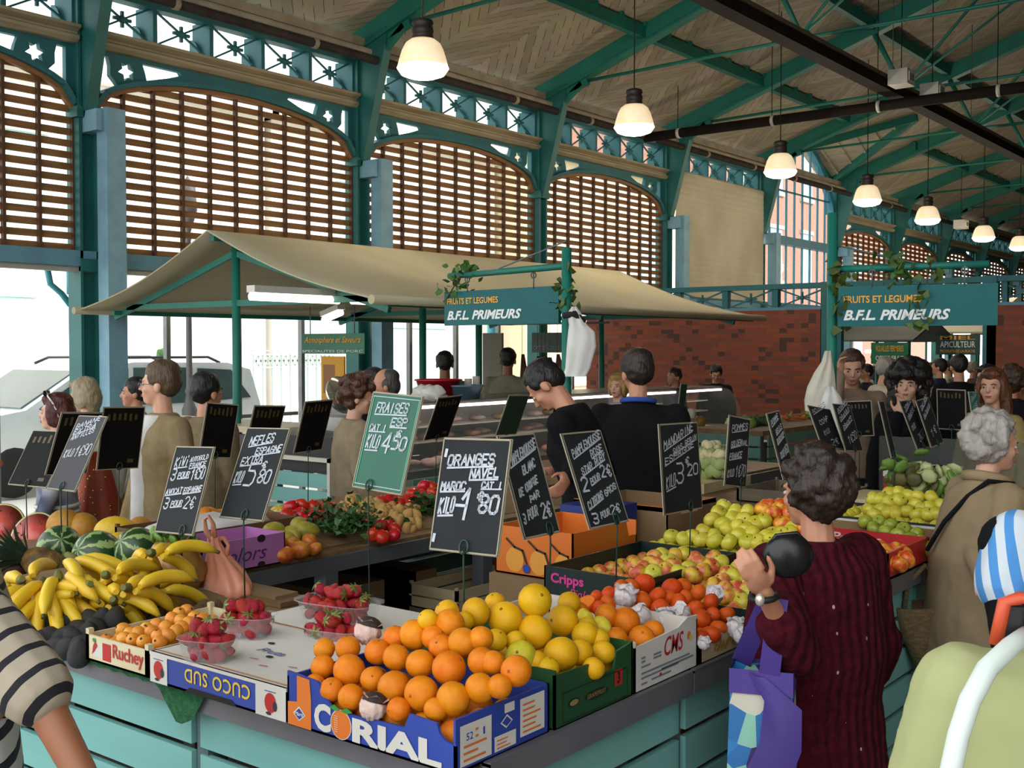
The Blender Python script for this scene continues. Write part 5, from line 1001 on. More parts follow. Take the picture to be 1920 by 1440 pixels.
sm_ = stripes('sleeve_stripes', d_, .046, .3, 'a59a86', '1b1b22', .1)
mb = MB(); mb.cap((S_-d_.normalized()*.02)*s, (S_+d_*.5)*s, .078*s, .078*s); mb.cap((S_+d_*.5)*s, (S_+d_*.97)*s, .078*s, .07*s); organic('sleeve', mb, sm_, r, .007, 4)
# white and navy striped shirt of the same person shows low at the edge
mb = MB(); mb.loft([(0, 0, .78, .2, .15), (0, 0, .95, .195, .147), (0, 0, 1.08, .18, .135)], 22); organic('shirt_tail', T(mb), stripes('white_navy_stripes', (.25, .2, 1), .06, .35, 'cfcfcd', '20242f'), r, .01, 3)
r, s, T, A = person('person at the right edge in black with a blue and white striped sleeve', 2035, 765, 2.75, -20, ('short', HD), BLACKC, ('trousers', BLACKC), SKIN, 1.12, vox=.01, arms=((at(1888, 1140, d=2.75), at(1900, 1290, d=2.65)), None), face=False, belly=1.1)
S_, E_, _h = A[0]; mb = MB(); d_ = E_-S_; mb.cap((S_-Vector((-.03, 0, .0)))*s, (S_+d_*.62)*s, .088*s, .084*s); organic('short_sleeve', mb, stripes('blue_white_stripes', (1, -.35, .3), .045, .5, 'c9d3da', '4b8ccb'), r, .009, 4)
# shopper in pale green, close to the camera, head outside the frame
GRN = pm('cloth_pale_green', 'a9ac7c', '9ba070', 3, .95, bump=.15, spec=.15)
r, s, T, A = person('near shopper at the right corner in pale green top with a white strap', 2075, 826, 1.47, -14, ('short', HD), GRN, ('trousers', GREYT), SKIN, 1.1, face=False, vox=.008, belly=1.12)
def loc_(a, b, dd):
    q = at(a, b, d=dd); p = r.location; return Matrix.Rotation(-r.rotation_euler.z, 3, 'Z') @ Vector((q.x-p.x, q.y-p.y, q.z))
STRAP = [loc_(*q) for q in ((1930, 1185, 1.43), (1895, 1212, 1.375), (1850, 1255, 1.335), (1818, 1315, 1.315), (1797, 1380, 1.308), (1782, 1450, 1.305), (1772, 1520, 1.305), (1768, 1600, 1.305))]
mb = MB()
mb.tube(STRAP, [.011, .012, .0125, .0125, .0125, .0125, .0125, .0125], 10); mb.build('bag_strap', pm('white_piping', 'd5e0d8', rough=.7), r)
q = loc_(1893, 1165, 1.42)
mb = MB().tube([q+Vector((-.016, 0, -.03)), q+Vector((-.006, 0, .024)), q+Vector((.012, 0, .03)), q+Vector((.03, 0, .028)), q+Vector((.022, 0, -.03))], .009, 8); mb.box(q+Vector((.004, .012, -.008)), (.03, .012, .05), 1); mb.build('strap_buckle', [pm('orange_plastic', 'c9502e', rough=.5), pm('dark_plastic', '1d1d22', rough=.5)], r)
# ================================================================ CRATES AND BOXES
TZ = .922
def lbl(mb, F, x0, y0, x1, y1, mis, n=4, rr=R_, head=None):
    """printed label: pale panel with a frame and rows of tiny print"""
    rect(mb, F, x0, y0, x1, y1, mis[0], .0012); h = (y1-y0)/(n+1)
    for i in range(n): rect(mb, F, x0+(x1-x0)*.1, y0+h*(i+.6), x0+(x1-x0)*rr.uniform(.5, .92), y0+h*(i+.95), mis[1], .002)
def crate(name, label, x0, x1, y0, y1, h, mats, z=TZ, t=.006, front=None, side=None, slats=0, group=None, cat='crate', lid=False):
    r = thing(name, label, cat, ((x0+x1)/2, (y0+y1)/2, z), 0, group); L, W = x1-x0, y1-y0; mb = MB(); a, b = L/2, W/2
    mb.b2((-a, -b, 0), (a, b, t))
    fo = front or [(0, 0), (L, 0), (L, h), (0, h)]; so = side or [(0, 0), (W, 0), (W, h), (0, h)]
    if slats:
        for k in range(slats):
            zz = h*k/slats; hh = h/slats*.86
            mb.b2((-a, -b, zz), (a, -b+t, zz+hh)).b2((-a, b-t, zz), (a, b, zz+hh)).b2((-a, -b, zz), (-a+t, b, zz+hh)).b2((a-t, -b, zz), (a, b, zz+hh))
        for sx in (-1, 1):
            for sy in (-1, 1): mb.b2((sx*(a-.008)-.008, sy*(b-.008)-.008, 0), (sx*(a-.008)+.008, sy*(b-.008)+.008, h*1.04))
    else:
        mb.prism(fo, lambda u, v, q: (-a+u, q, v), -b, -b+t); mb.b2((-a, b-t, 0), (a, b, h)).b2((-a, -b, 0), (-a+t, b, h)); mb.prism(so, lambda u, v, q: (q, -b+u, v), a-t, a)
    if lid: mb.b2((-a, -b, h-.004), (a, b, h), len(mats)-1)
    Ff = frame((-a, -b-.0005, 0), (1, 0, 0), (0, 0, 1)); Fs = frame((a+.0005, -b, 0), (0, 1, 0), (0, 0, 1)); Ft = frame((-a, -b, h), (1, 0, 0), (0, 1, 0))
    return r, mb, Ff, Fs, Ft, L, W
CBLUE = pm('carton_blue', '263c8f', '2c449b', 3, .5); CORG = pm('carton_orange', 'd9762a', 'd06b20', 3, .5); CWHT = pm('carton_white', 'd6d2c8', 'cac6bc', 3, .6); CRED = pm('print_red', 'b3241f', rough=.5); CYEL = pm('print_yellow', 'e0bb3a', rough=.5); CGRN = pm('carton_green', '1e4f27', '1a4522', 3, .5); CINK = pm('print_dark', '2a2a33', rough=.6); PORG = pm('print_orange', 'd98a5c', rough=.6); WOODC = pm('poplar_wood', 'cdbd93', 'bfae84', 4, .7, stretch=(1, 1, 6)); KRAFT = pm('kraft_board', '7d6243', '8a6d4c', 3, .8); DGRN = pm('carton_dark_green', '142a26', '102320', 3, .45); PINKP = pm('print_pink', 'd43c8e', rough=.5); LEAFG = pm('print_green', '2f8a3d', rough=.5)
# blue citrus carton at the corner
L, W, h = .52, .325, .125
fo = [(0, 0), (L, 0), (L, .06), (.49, .066), (.475, .078), (.468, .098), (.39, .102), (.375, .07), (.16, .062), (.13, .085), (.105, .118), (0, .126)]
r, mb, Ff, Fs, Ft, L, W = crate('fruit_carton', 'blue and orange CORIAL carton of oranges at the front counter corner', -2.025, -1.505, 1.735, 2.06, .115, [CBLUE], front=fo)
poly(mb, Ff, [(.003, .002), (.083, .002), (.083, .07), (.078, .118), (.035, .121), (.035, .06), (.003, .055)], 1, .001)
poly(mb, Ff, [(.022, .032), (.043, .016), (.064, .032), (.043, .05)], 2, .0016); poly(mb, Ff, [(.026, .032), (.043, .019), (.060, .032), (.043, .046)], 0, .002); put_text(mb, 'Marti', Ff, .028, .028, .03, .009, 2, .02, .3, .0024)
put_text(mb, 'C', Ff, .094, .008, .055, .064, 2, .045, 0, .0016); put_text(mb, 'RIAL', Ff, .218, .006, .265, .054, 2, .045, 0, .0016, 1.0)
disc(mb, Ff, .182, .036, .034, .034, 2, 22, .0014); disc(mb, Ff, .182, .036, .0315, .032, 1, 22, .002)
for k in range(8): stroke(mb, [(.16, .018+k*.005), (.172, .018+k*.005)], Ff, .001, 2, .0024)
for sg in (-1, 1): poly(mb, Ff, [(.182, .068), (.182+sg*.02, .078), (.182+sg*.038, .07), (.182+sg*.02, .064)], 3, .0026)
lbl(mb, Fs, .012, .012, .115, .098, (2, 1), 5); rect(mb, Fs, .02, .06, .06, .085, 2, .0024); rect(mb, Fs, .07, .06, .108, .085, 2, .0024); put_text(mb, '52', Fs, .03, .064, .022, .016, 0, .01, 0, .003); put_text(mb, '1', Fs, .085, .064, .006, .016, 0, .01, 0, .003)
lbl(mb, Fs, .125, .012, .2, .045, (2, 1), 3); poly(mb, Fs, [(.145, .07), (.165, .055), (.188, .068), (.168, .085)], 2, .0015); poly(mb, Fs, [(.15, .07), (.166, .059), (.183, .068), (.167, .081)], 0, .002); rect(mb, Fs, .16, .088, .195, .108, 2); lbl(mb, Fs, .215, .02, .305, .105, (2, 1), 6)
mb.build('carton', [CBLUE, CORG, CWHT, LEAFG], r)
# dark green grapefruit carton
r, mb, Ff, Fs, Ft, L, W = crate('fruit_carton', 'dark green carton of grapefruit between the blue and the white carton', -2.03, -1.5, 2.075, 2.41, .14, [CGRN], side=[(0, 0), (.335, 0), (.335, .14), (.26, .13), (.25, .09), (.15, .085), (.14, .125), (0, .13)])
for a in ((.03, .01, .31, .012), (.03, .08, .31, .082), (.03, .01, .032, .082), (.308, .01, .31, .082)): rect(mb, Fs, *a, 2)
disc(mb, Fs, .075, .05, .022, .01, 2); disc(mb, Fs, .075, .05, .018, .007, 1, 16, .002); disc(mb, Fs, .17, .048, .05, .011, 2); put_text(mb, 'GRAPEFRUIT', Fs, .13, .043, .08, .011, 1, .01, 0, .002); rect(mb, Fs, .25, .045, .285, .085, 3); put_text(mb, '3', Fs, .26, .05, .014, .03, 2, .03, 0, .002)
mb.build('carton', [CGRN, pm('print_gold', '8c7a45', rough=.6), pm('print_black_green', '0d2012', rough=.6), CRED], r)
# white carton
r, mb, Ff, Fs, Ft, L, W = crate('fruit_carton', 'white carton with red CMS lettering holding large oranges and lemons', -2.03, -1.5, 2.42, 2.745, .135, [CWHT], side=[(0, 0), (.325, 0), (.325, .145), (.27, .148), (.22, .13), (0, .12)])
put_text(mb, 'CMS', Fs, .145, .068, .1, .05, 1, .01, .25); disc(mb, Fs, .275, .098, .009, .011, 2); disc(mb, Fs, .283, .092, .007, .008, 3, 16, .002)
for k, (a, b, c) in enumerate(((.03, .05, .075), (.03, .05, .085), (.09, .13, .082), (.09, .13, .073), (.03, .075, .062), (.03, .28, .045), (.03, .22, .033), (.13, .3, .036), (.03, .06, .018), (.08, .18, .02))): rect(mb, Fs, a, c, b, c+.005, 4)
disc(mb, Fs, .125, .026, .006, .005, 1, 8, .002); mb.build('carton', [CWHT, CRED, CORG, CYEL, pm('print_grey', '6f7a80', rough=.6)], r)
# wooden clementine crate
r, mb, Ff, Fs, Ft, L, W = crate('wooden_crate', 'shallow pale wooden crate of clementines wrapped in white papers', -2.03, -1.5, 2.755, 3.1, .075, [WOODC], slats=1)
rr = random.Random(3)
for k in range(26): disc(mb, Fs, .09+.0085*k, .035+rr.uniform(-.012, .012), rr.uniform(.004, .009), rr.uniform(.004, .012), 1, 9, .0012+.00005*k)
mb.build('crate', [WOODC, pm('print_ochre', 'a98534', rough=.6)], r)
# pink lady style dark cartons
def dark_carton(label, x0, x1, y0, y1, h, txt=True, white=False):
    r, mb, Ff, Fs, Ft, L, W = crate('apple_carton', label, x0, x1, y0, y1, h, [DGRN])
    if txt: put_text(mb, 'Cripps', Ff, .03, .045, .14, .045, 1, .03); put_text(mb, 'Pink', Ff, .11, .012, .08, .03, 1, .0, .3)
    if white: lbl(mb, Ff, L*.25, .03, L*.95, h*.9, (2, 3), 5)
    mb.build('carton', [DGRN, PINKP, CWHT, LEAFG], r); return r
dark_carton('dark green carton with pink lettering holding red and yellow apples, beside the clementines', -2.36, -1.94, 3.2, 3.85, .11)
dark_carton('dark carton of mottled apples at the counter edge beside the maroon elbow', -1.93, -1.5, 3.12, 3.8, .085, False)
dark_carton('dark tray under the heap of yellow apples behind the pink lettered carton', -2.4, -1.94, 3.88, 4.5, .07, False)
dark_carton('black carton with white label under the farthest yellow apples', -2.38, -1.5, 5.06, 5.55, .1, False, True)
r, mb, Ff, Fs, Ft, L, W = crate('apple_carton', 'bright red carton of apples on the aisle edge right of the woman in maroon', -2.0, -1.49, 4.2, 4.68, .105, [CRED], t=.012)
F2 = frame((-.255, .24-.013, 0), (1, 0, 0), (0, 0, 1)); put_text(mb, 'Pomme', F2, .1, .055, .22, .035, 1, .02, .2); mb.build('carton', [pm('carton_red', 'c0262b', 'b01e24', 3, .45), CWHT], r)
r, mb, Ff, Fs, Ft, L, W = crate('apple_carton', 'kraft carton with one row of green apples behind the red carton', -2.1, -1.5, 4.72, 5.02, .085, [KRAFT]); mb.build('carton', KRAFT, r)
# orange printed cartons behind the counter, standing on a kraft carton stack
for (x0, x1, y0, y1, z0, z1, lab) in ((-2.86, -2.44, 3.5, 4.0, 0, .9, 'tall brown carton stack behind the side counter, under the orange box'),):
    mb = MB(); n = 4
    for k in range(n): mb.b2((x0+.004*(k % 2), y0, z0+(z1-z0)*k/n+.002), (x1, y1-.004*(k % 2), z0+(z1-z0)*(k+1)/n))
    tag(mb.build('carton_stack', KRAFT), lab, 'cartons')
r, mb, Ff, Fs, Ft, L, W = crate('fruit_carton', 'orange printed carton standing behind the dark apple carton', -2.84, -2.46, 3.52, 3.98, .19, [CORG], z=.902, side=[(0, 0), (.46, 0), (.46, .13), (.4, .13), (.38, .19), (0, .19)])
for k in range(3): disc(mb, Ff, .1+.12*k, .06, .045, .05, 1, 18, .0012+.0003*k); stroke(mb, [(.06+.11*k, .14), (.1+.11*k, .11), (.14+.11*k, .1), (.16+.11*k, .05)], Ff, .009, 2, .003)
disc(mb, Ff, .16, .03, .018, .018, 3, 14, .004); mb.build('carton', [CORG, pm('print_amber', 'e09a3a', rough=.5), pm('print_brown', '3a2417', rough=.5), CBLUE], r)
r, mb, Ff, Fs, Ft, L, W = crate('fruit_carton', 'open brown carton with orange rim behind the yellow apples', -3.0, -2.5, 4.3, 4.75, .17, [KRAFT], z=.93, side=[(0, 0), (.45, 0), (.45, .17), (.3, .17), (.27, .13), (.12, .13), (.1, .17), (0, .17)])
mb.b2((-.25, -.225, .15), (.25, -.21, .172), 1).b2((.235, -.22, .15), (.25, -.1, .172), 1).b2((.235, .08, .15), (.25, .22, .172), 1); mb.build('carton', [KRAFT, CORG], r)
tag(MB().b2((-3.0, 4.3, 0), (-2.5, 4.75, .928)).build('carton_stack', KRAFT), 'plain brown carton carrying the open box with orange rim', 'cartons')
mb = MB(); q = at(1092, 1040, Y=4.0); mb.b2((q.x-.12, 4.0, 0), (q.x+.12, 4.25, 1.12)); F = frame((q.x-.12, 3.999, 0), (1, 0, 0), (0, 0, 1)); rect(mb, F, .1, .96, .14, 1.01, 1); tag(mb.build('blue_crate_stack', [pm('crate_blue', '1d2f7a', '1a2a6c', 3, .5), CWHT]), 'tall dark blue crate stack left of the orange printed carton', 'crates')
# loquat crate, strawberry carton
WD2 = pm('cream_wood', 'd8cda8', 'cbbf98', 4, .7, stretch=(1, 1, 6))
r, mb, Ff, Fs, Ft, L, W = crate('wooden_crate', 'cream wooden crate of loquats with red and white print on its end', -2.9, -2.6, 1.75, 2.18, .085, [WD2], slats=1)
rect(mb, Ff, .085, .012, .125, .06, 1); poly(mb, Ff, [(.03, .015), (.085, .015), (.085, .06), (.06, .045)], 2); poly(mb, Ff, [(.035, .02), (.06, .045), (.05, .06), (.04, .045)], 1, .002); disc(mb, Ff, .045, .062, .008, .006, 3, 10, .002); put_text(mb, 'Ruchey', Ff, .135, .015, .145, .05, 1, .02); mb.build('crate', [WD2, CRED, CWHT, LEAFG], r)
mb = MB(); sheet = [(-2.885, 2.17, .99), (-2.885, 1.765, .99), (-2.62, 1.765, .975), (-2.615, 2.17, .98)]
for sx in (0, 1):
    x = -2.888 if sx == 0 else -2.612
    mb.add([(x, 1.77+.04*k, .94) for k in range(11)]+[(x+(.012 if sx == 0 else -.012)+.006*math.sin(k*2), 1.77+.04*k, 1.012+.006*math.sin(k*1.7)) for k in range(11)], [(k, k+1, 12+k, 11+k) for k in range(10)], 0, True)
mb.build('paper_liner', pm('white_paper', 'd9d6d0', 'cdc9c4', 8, .7, bump=.2), r, (-(-2.9-2.6)/2*-1*-1, 0, 0)) if False else None
r, mb, Ff, Fs, Ft, L, W = crate('strawberry_carton', 'closed white topped carton with blue side reading CUCO SUD upside down', -2.575, -2.035, 1.74, 2.15, .08, [CBLUE], lid=False)
mb.b2((-L/2-.002, -W/2-.002, .072), (L/2+.002, W/2+.002, .08), 2)
F180 = Ff @ Matrix.Translation((L, .08, 0)) @ Matrix.Rotation(math.pi, 4, 'Z')
for x0, x1 in ((0, .075), (L-.11, L)):
    rect(mb, Ff, x0, 0, x1, .072, 2, .0012); cx = (x0+x1)/2; disc(mb, Ff, cx, .036, .021, .024, 1, 18, .002); disc(mb, Ff, cx+.017, .03, .008, .012, 4, 12, .0024); disc(mb, Ff, cx-.006, .01, .01, .004, 4, 12, .0024); stroke(mb, [(cx-.02, .063), (cx+.02, .063)], Ff, .002, 0, .002)
put_text(mb, 'CUCO SUD', F180, .13, .018, .26, .036, 3, .015, 0, .0016, 1.1)
poly(mb, Ff, [(.15, 0), (.36, 0), (.34, .014), (.17, .014)], 5, .0014)
for k in range(7): stroke(mb, [(.06+.07*k, .1+.03*math.sin(k*3)), (.085+.07*k, .105+.03*math.sin(k*3))], Ft, .004, 1, .003)
put_text(mb, 'Fruta', Ft, .22, .17, .1, .03, 0, .01, .3, .003)
for c in ((.2, .24), (.3, .15)): disc(mb, Ft, c[0], c[1], .012, .008, 5, 14, .003)
for y in (.012, .395): stroke(mb, [(.0, y), (L, y)], Ft, .003, 1, .003); stroke(mb, [(0, y+.005), (L, y+.005)], Ft, .002, 3, .003)
mb.build('carton', [CBLUE, CRED, CWHT, CYEL, CINK, pm('dark_slot', '1b1612', rough=.9)], r)
r, mb, Ff, Fs, Ft, L, W = crate('strawberry_carton', 'second flat white carton with blue edge behind the upside down one', -2.75, -2.2, 2.2, 2.58, .05, [CBLUE]); mb.b2((-L/2-.002, -W/2-.002, .044), (L/2+.002, W/2+.002, .052), 1); stroke(mb, [(0, .01), (L, .01)], Ft @ Matrix.Translation((0, 0, .002)), .003, 2, .002); mb.build('carton', [CBLUE, CWHT, CRED], r)
tag(MB().b2((-3.55, 2.5, .922), (-2.95, 2.63, .94)).b2((-3.5, 2.52, .94), (-3.0, 2.62, .952), 1).build('cutting_board', [pm('board_brown', '7a5b3a', '6a4d30', 3, .7), KRAFT]), 'brown board lying across the back of the front counter', 'board')
# under the tables
for k, (px_, py_, w_, hh, mt, lab) in enumerate(((520, 1180, .5, .5, KRAFT, 'brown carton in shadow under the left table, nearest the front'), (650, 1100, .62, .62, KRAFT, 'large kraft carton in shadow under the left table, left of the slatted tray'), (720, 1090, .4, .62, KRAFT, 'narrow kraft carton under the left table beside the table leg'))):
    q = at(px_, py_, X=-4.25); tag(MB().b2((-4.6, q.y-w_/2, 0), (-4.05, q.y+w_/2, hh)).build('carton', mt), lab, 'carton')
r, mb, Ff, Fs, Ft, L, W = crate('wooden_tray', 'slatted wooden tray with red print stored under the left table', -4.05, -3.72, 4.3, 4.95, .13, [WOODC], z=.45, slats=2); put_text(mb, 'Ruchey', Fs, .42, .03, .2, .06, 1, .02); mb.build('tray', [WOODC, CRED], r)
tag(MB().b2((-4.05, 4.3, 0), (-3.72, 4.95, .448)).build('carton', KRAFT), 'low brown carton carrying the slatted tray under the left table', 'carton')
tag(MB().ell((-3.55, 3.95, .22), (.35, .4, .2), 0, None, 20, 12, lambda p: p*(1+.12*math.sin(p.x*9+p.y*6)*math.cos(p.z*8))).build('plastic_sack', pm('blue_black_film', '10192c', '2a4468', 5, .25, bump=.5)), 'heap of dark blue plastic sacking on the floor behind the front counter', 'sack')
for k in range(4):
    x0 = at(960, 1050, Y=5.05).x; r, mb, Ff, Fs, Ft, L, W = crate('fruit_carton', ['lowest white carton of the stack printed with orange fruit', 'second white carton from the floor in the fruit printed stack', 'third white carton from the floor in the fruit printed stack', 'topmost white carton of the stack printed with orange fruit'][k], x0-.27, x0+.2, 5.05, 5.4, .19, [CWHT], z=.08+.195*k, lid=True, group='stack of white cartons behind the oranges price board')
    disc(mb, Ff, .36, .08, .03, .035, 1); disc(mb, Ff, .41, .075, .028, .03, 1, 16, .002); disc(mb, Ff, .12, .08, .03, .03, 1)
    for j in range(4): rect(mb, Ff, .19-.01*j, .06+.025*j, .28+.01*j, .072+.025*j, 2)
    mb.build('carton', [CWHT, CORG, pm('print_grey', '6f7a80', rough=.6), CWHT], r)
tag(MB().b2((x0-.3, 5.0, 0), (x0+.24, 5.45, .078)).build('pallet', WOODC), 'wooden pallet under the stack of white fruit cartons', 'pallet')
# pink carton and small wooden tray on the left table
q = at(470, 1065, Z=.885); r, mb, Ff, Fs, Ft, L, W = crate('pink_carton', 'mauve pink carton with handwritten letters on the left table', -3.98, -3.72, 2.75, 3.18, .13, [pm('mauve_board', 'b577b0', 'a96aa5', 3, .6)], z=.887); put_text(mb, 'Colors', Fs, .06, .035, .27, .06, 1, .0, .35)
for x in (.1, .3): disc(mb, Fs, x, .12, .022, .016, 2); disc(mb, Fs, x, .012, .02, .012, 2)
mb.build('carton', [MATS['mauve_board'], pm('ink_purple', '5a2a6e', rough=.6), pm('dark_slot', '1b1612')], r)
r, mb, Ff, Fs, Ft, L, W = crate('wooden_tray', 'brown wooden tray lined with white paper above the mauve carton', -4.4, -4.0, 2.8, 3.5, .07, [pm('brown_tray_wood', '6e4a2c', '5d3e25', 4, .7, stretch=(1, 1, 6))], z=.96, slats=1); mb.build('tray', MATS['brown_tray_wood'], r)
tag(MB().b2((-4.38, 2.82, .887), (-4.02, 3.48, .958)).build('carton', KRAFT), 'flat kraft carton under the brown paper lined tray', 'carton')
mb = MB().ell((-4.2, 3.15, 1.0), (.19, .32, .05), 0, None, 24, 10, lambda p: p*(1+.12*math.sin(p.x*11+p.y*13)*math.cos(p.y*9))); tag(mb.build('paper_liner', pm('white_paper', 'd9d6d0', 'cdc9c4', 8, .7, bump=.2)), 'crumpled white paper lining the brown tray on the left table', 'paper')
# ================================================================ FRUIT
def heap(px_, py_, p0, n): return on_plane(px_, py_, p0, n)
def nX(k): return (k, 0, 1)          # surface rising towards -X
def nY(k): return (0, -k, 1)         # surface rising towards +Y
def nXY(k, j): return (k, -j, 1)
def proto_round(name, mats, sq=.96, dim=.0, mi=0, navel=True, stalk=False, nu=18, nv=12):
    """unit fruit (radius 1)"""
    def fn(p):
        t = abs(p.z); d = 1-dim*max(0, (t-.72)/.28)**2
        return Vector((p.x, p.y, p.z*sq*d))
    mb = MB(); mb.ell((0, 0, 0), 1, 0, None, nu, nv, fn)
    if navel: mb.ell((0, 0, sq*(1-dim)-.0), (.1, .1, .045), 1, None, 8, 5)
    if stalk: mb.tube([(0, 0, sq*(1-dim)-.05), (.05, .03, sq*(1-dim)+.18)], [.035, .045], 6, 1)
    return mb.data(name, mats)
SEEN = {}
def put(name, me, p, rad, label, cat, group, rot=None, rr=R_, sq=None):
    o = link(name, me, None, p); s = rad; o.scale = (s, s, s) if sq is None else tuple(s*q for q in sq)
    o.rotation_euler = rot or (rr.uniform(-.9, .9)+(.6 if rr.random() < .5 else 0), rr.uniform(-.9, .9), rr.uniform(0, 6.28)); return tag(o, label, cat, group)
PEEL = dict(rough=.45, bump=.2, bscale=26, spec=.28)
ORG = proto_round('orange', [pm('orange_peel', 'd9760a', 'df8714', 2, vary=.07, **PEEL), pm('navel_brown', '8a5a1c', rough=.7)], .97, .03)
GRF = proto_round('grapefruit', [pm('grapefruit_peel', 'd9a30a', 'dfae18', 1.6, vary=.05, **PEEL), pm('navel_brown', '8a5a1c')], .95, .04)
CLM = proto_round('clementine', [pm('clementine_peel', 'd04a0a', 'd85c14', 2, vary=.06, **PEEL), pm('stem_green', '50602a', rough=.7)], .82, .06)
LEM = proto_round('lemon', [pm('lemon_peel', 'd8c43a', 'c9b52e', 2, vary=.05, **PEEL), pm('stem_green', '50602a')], 1.2, -.12)
WRP = MB().ell((0, 0, 0), 1, 0, None, 36, 20, lambda p: p*(1+.06*math.sin(p.x*11+p.y*7)*math.cos(p.z*9+p.x*4)+.05*math.sin(math.atan2(p.y, p.x)*9+p.z*3))).add([(1.05*math.cos(k*.63), 1.05*math.sin(k*.63), .75+.25*math.sin(k*2.6)) for k in range(10)]+[(.6*math.cos(k*.63), .6*math.sin(k*.63), .7) for k in range(10)], [(k, (k+1) % 10, 10+(k+1) % 10, 10+k) for k in range(10)], 0, True).data('wrapped_fruit', [pm('fruit_tissue', 'dbb3a2', 'd6c4ba', 3, .6, bump=.3)])
P0 = (-1.75, 1.8, 1.045); G = 'oranges heaped in the blue carton'; LB = 'round orange in the heap of the blue and orange carton'
oranges = [(608,1217,21),(652,1215,24),(605,1250,23),(655,1257,31),(708,1222,25),(698,1273,23),(622,1293,23),(658,1307,25),(743,1233,26),(738,1288,31),(777,1190,29),(788,1245,28),(790,1300,33),(842,1253,33),(850,1310,33),(868,1205,29),(900,1290,29),(903,1240,27),(968,1258,30),(937,1287,24),(902,1197,24),(827,1213,24),(740,1195,23),(813,1195,24),(747,1330,23),(817,1330,23),(925,1243,24),(590,1283,20)]
for x, y, rp in oranges:
    p = heap(x, y, P0, nY(.62)); d = (np.array(p)-C0)@FW; put('orange', ORG, p, rp/2115*d, LB, 'orange', G)
p = heap(843, 1170, P0, nY(.62)); put('orange', ORG, p, .036, 'orange with dark navel topping the heap, just below the pole of the price board', 'orange', G, (-1.25, .1, .3))
for i in range(6):
    for j in range(3): put('orange', ORG, (-1.98+i*.083, 1.80+j*.09, .975), .036, LB, 'orange', G)
for x, y, rp, lab in ((690, 1183, 28, 'fruit in pink white tissue at the top left of the orange heap'), (700, 1325, 26, 'tissue wrapped fruit with black print at the front of the orange heap')):
    p = heap(x, y, P0, nY(.62)); put('wrapped_fruit', WRP, p, rp/2115*2.45, lab, 'fruit', None, (-.25, .2, .4))
    put('tissue_print', MB().ell((0, 0, .3), (.99, .99, .78), 0, None, 18, 10, lambda p: Vector((p.x*(1+.06*math.sin(math.atan2(p.y, p.x)*7)), p.y*(1+.06*math.sin(math.atan2(p.y, p.x)*7)), max(p.z, .12+.08*math.sin(math.atan2(p.y, p.x)*9))))).data('tissue_print', pm('tissue_black', '241d1c', '3a2a22', 4, .7)), p, rp/2115*2.46, lab, 'fruit', None, (-.25, .2, .4)).parent = None
# the printed cap belongs to the wrapped fruit
for o in [o for o in col.objects if o.name.startswith('tissue_print')]:
    w0 = min((q for q in col.objects if q.name.startswith('wrapped_fruit')), key=lambda q: (q.location-o.location).length); M = o.matrix_basis.copy()
    o.parent = w0; o.location = (0, 0, 0); o.rotation_euler = (0, 0, 0); o.scale = (1.01, 1.01, 1.01)
    for k in ('label', 'category', 'group'):
        if k in o: del o[k]
P1 = (-1.56, 2.2, 1.06); G = 'grapefruit heaped over the green carton'; LB = 'smooth yellow grapefruit in the heap above the dark green carton'
grape = [(1055,1163,30),(892,1148,28),(947,1160,33),(838,1148,24),(1003,1185,34),(1052,1227,34),(928,1130,20),(802,1162,20),(1067,1130,22),(1097,1190,26),(1087,1223,26),(930,1200,22),(967,1203,21),(1132,1223,23),(1113,1253,22),(1100,1180,23),(1123,1200,21),(1027,1253,23),(870,1165,20),(1005,1240,22)]
for x, y, rp in grape:
    p = heap(x, y, P1, nX(.5)); d = (np.array(p)-C0)@FW; put('grapefruit', GRF, p, rp/2115*d, LB, 'grapefruit', G)
p = heap(1003, 1126, P1, nX(.5)); p += Vector(-ray(1003, 1126)*.12); put('grapefruit', GRF, p, 33/2115*2.75, 'large grapefruit crowning the yellow heap, highest of all', 'grapefruit', G)
p = heap(977, 1230, P1, nX(.5)); put('grapefruit', proto_round('green_grapefruit', [pm('green_yellow_peel', 'cfc02c', 'bdb32a', 2, **PEEL), pm('navel_brown', '8a5a1c')], .95, .04), p, 29/2115*2.7, 'greenish yellow grapefruit low beside the oranges', 'grapefruit', G)
for i in range(4):
    for j in range(4): put('grapefruit', GRF, (-1.57-i*.1, 2.13+j*.078, .98), .042, LB, 'grapefruit', G)
P2 = (-1.56, 2.58, 1.05); G = 'large oranges in the white carton'; LB = 'big pale orange in the white carton with red letters'
for x, y, rp in ((1137,1155,23),(1173,1165,28),(1155,1197,22),(1203,1197,25),(1225,1183,21),(1085,1148,20),(1065,1128,19)):
    p = heap(x, y, P2, nX(.4)); d = (np.array(p)-C0)@FW; put('orange', ORG, p, rp/2115*d, LB, 'orange', G)
for i in range(4):
    for j in range(3): put('orange', ORG, (-1.6-i*.1, 2.48+j*.1, .975), .04, LB, 'orange', G)
for x, y, rp, lab in ((1127, 1173, 18, 'lemon nearest the white carton among the big oranges'), (1097, 1162, 17, 'lemon lying behind the front lemon, next to the grapefruit')):
    p = heap(x, y, P2, nX(.4)); p += Vector(-ray(x, y)*.03); put('lemon', LEM, p, rp/2115*2.85, lab, 'lemon', None)
P3 = (-1.58, 2.95, 1.015); G = 'clementines in the wooden crate'; LB = 'deep orange clementine in the pale wooden crate'
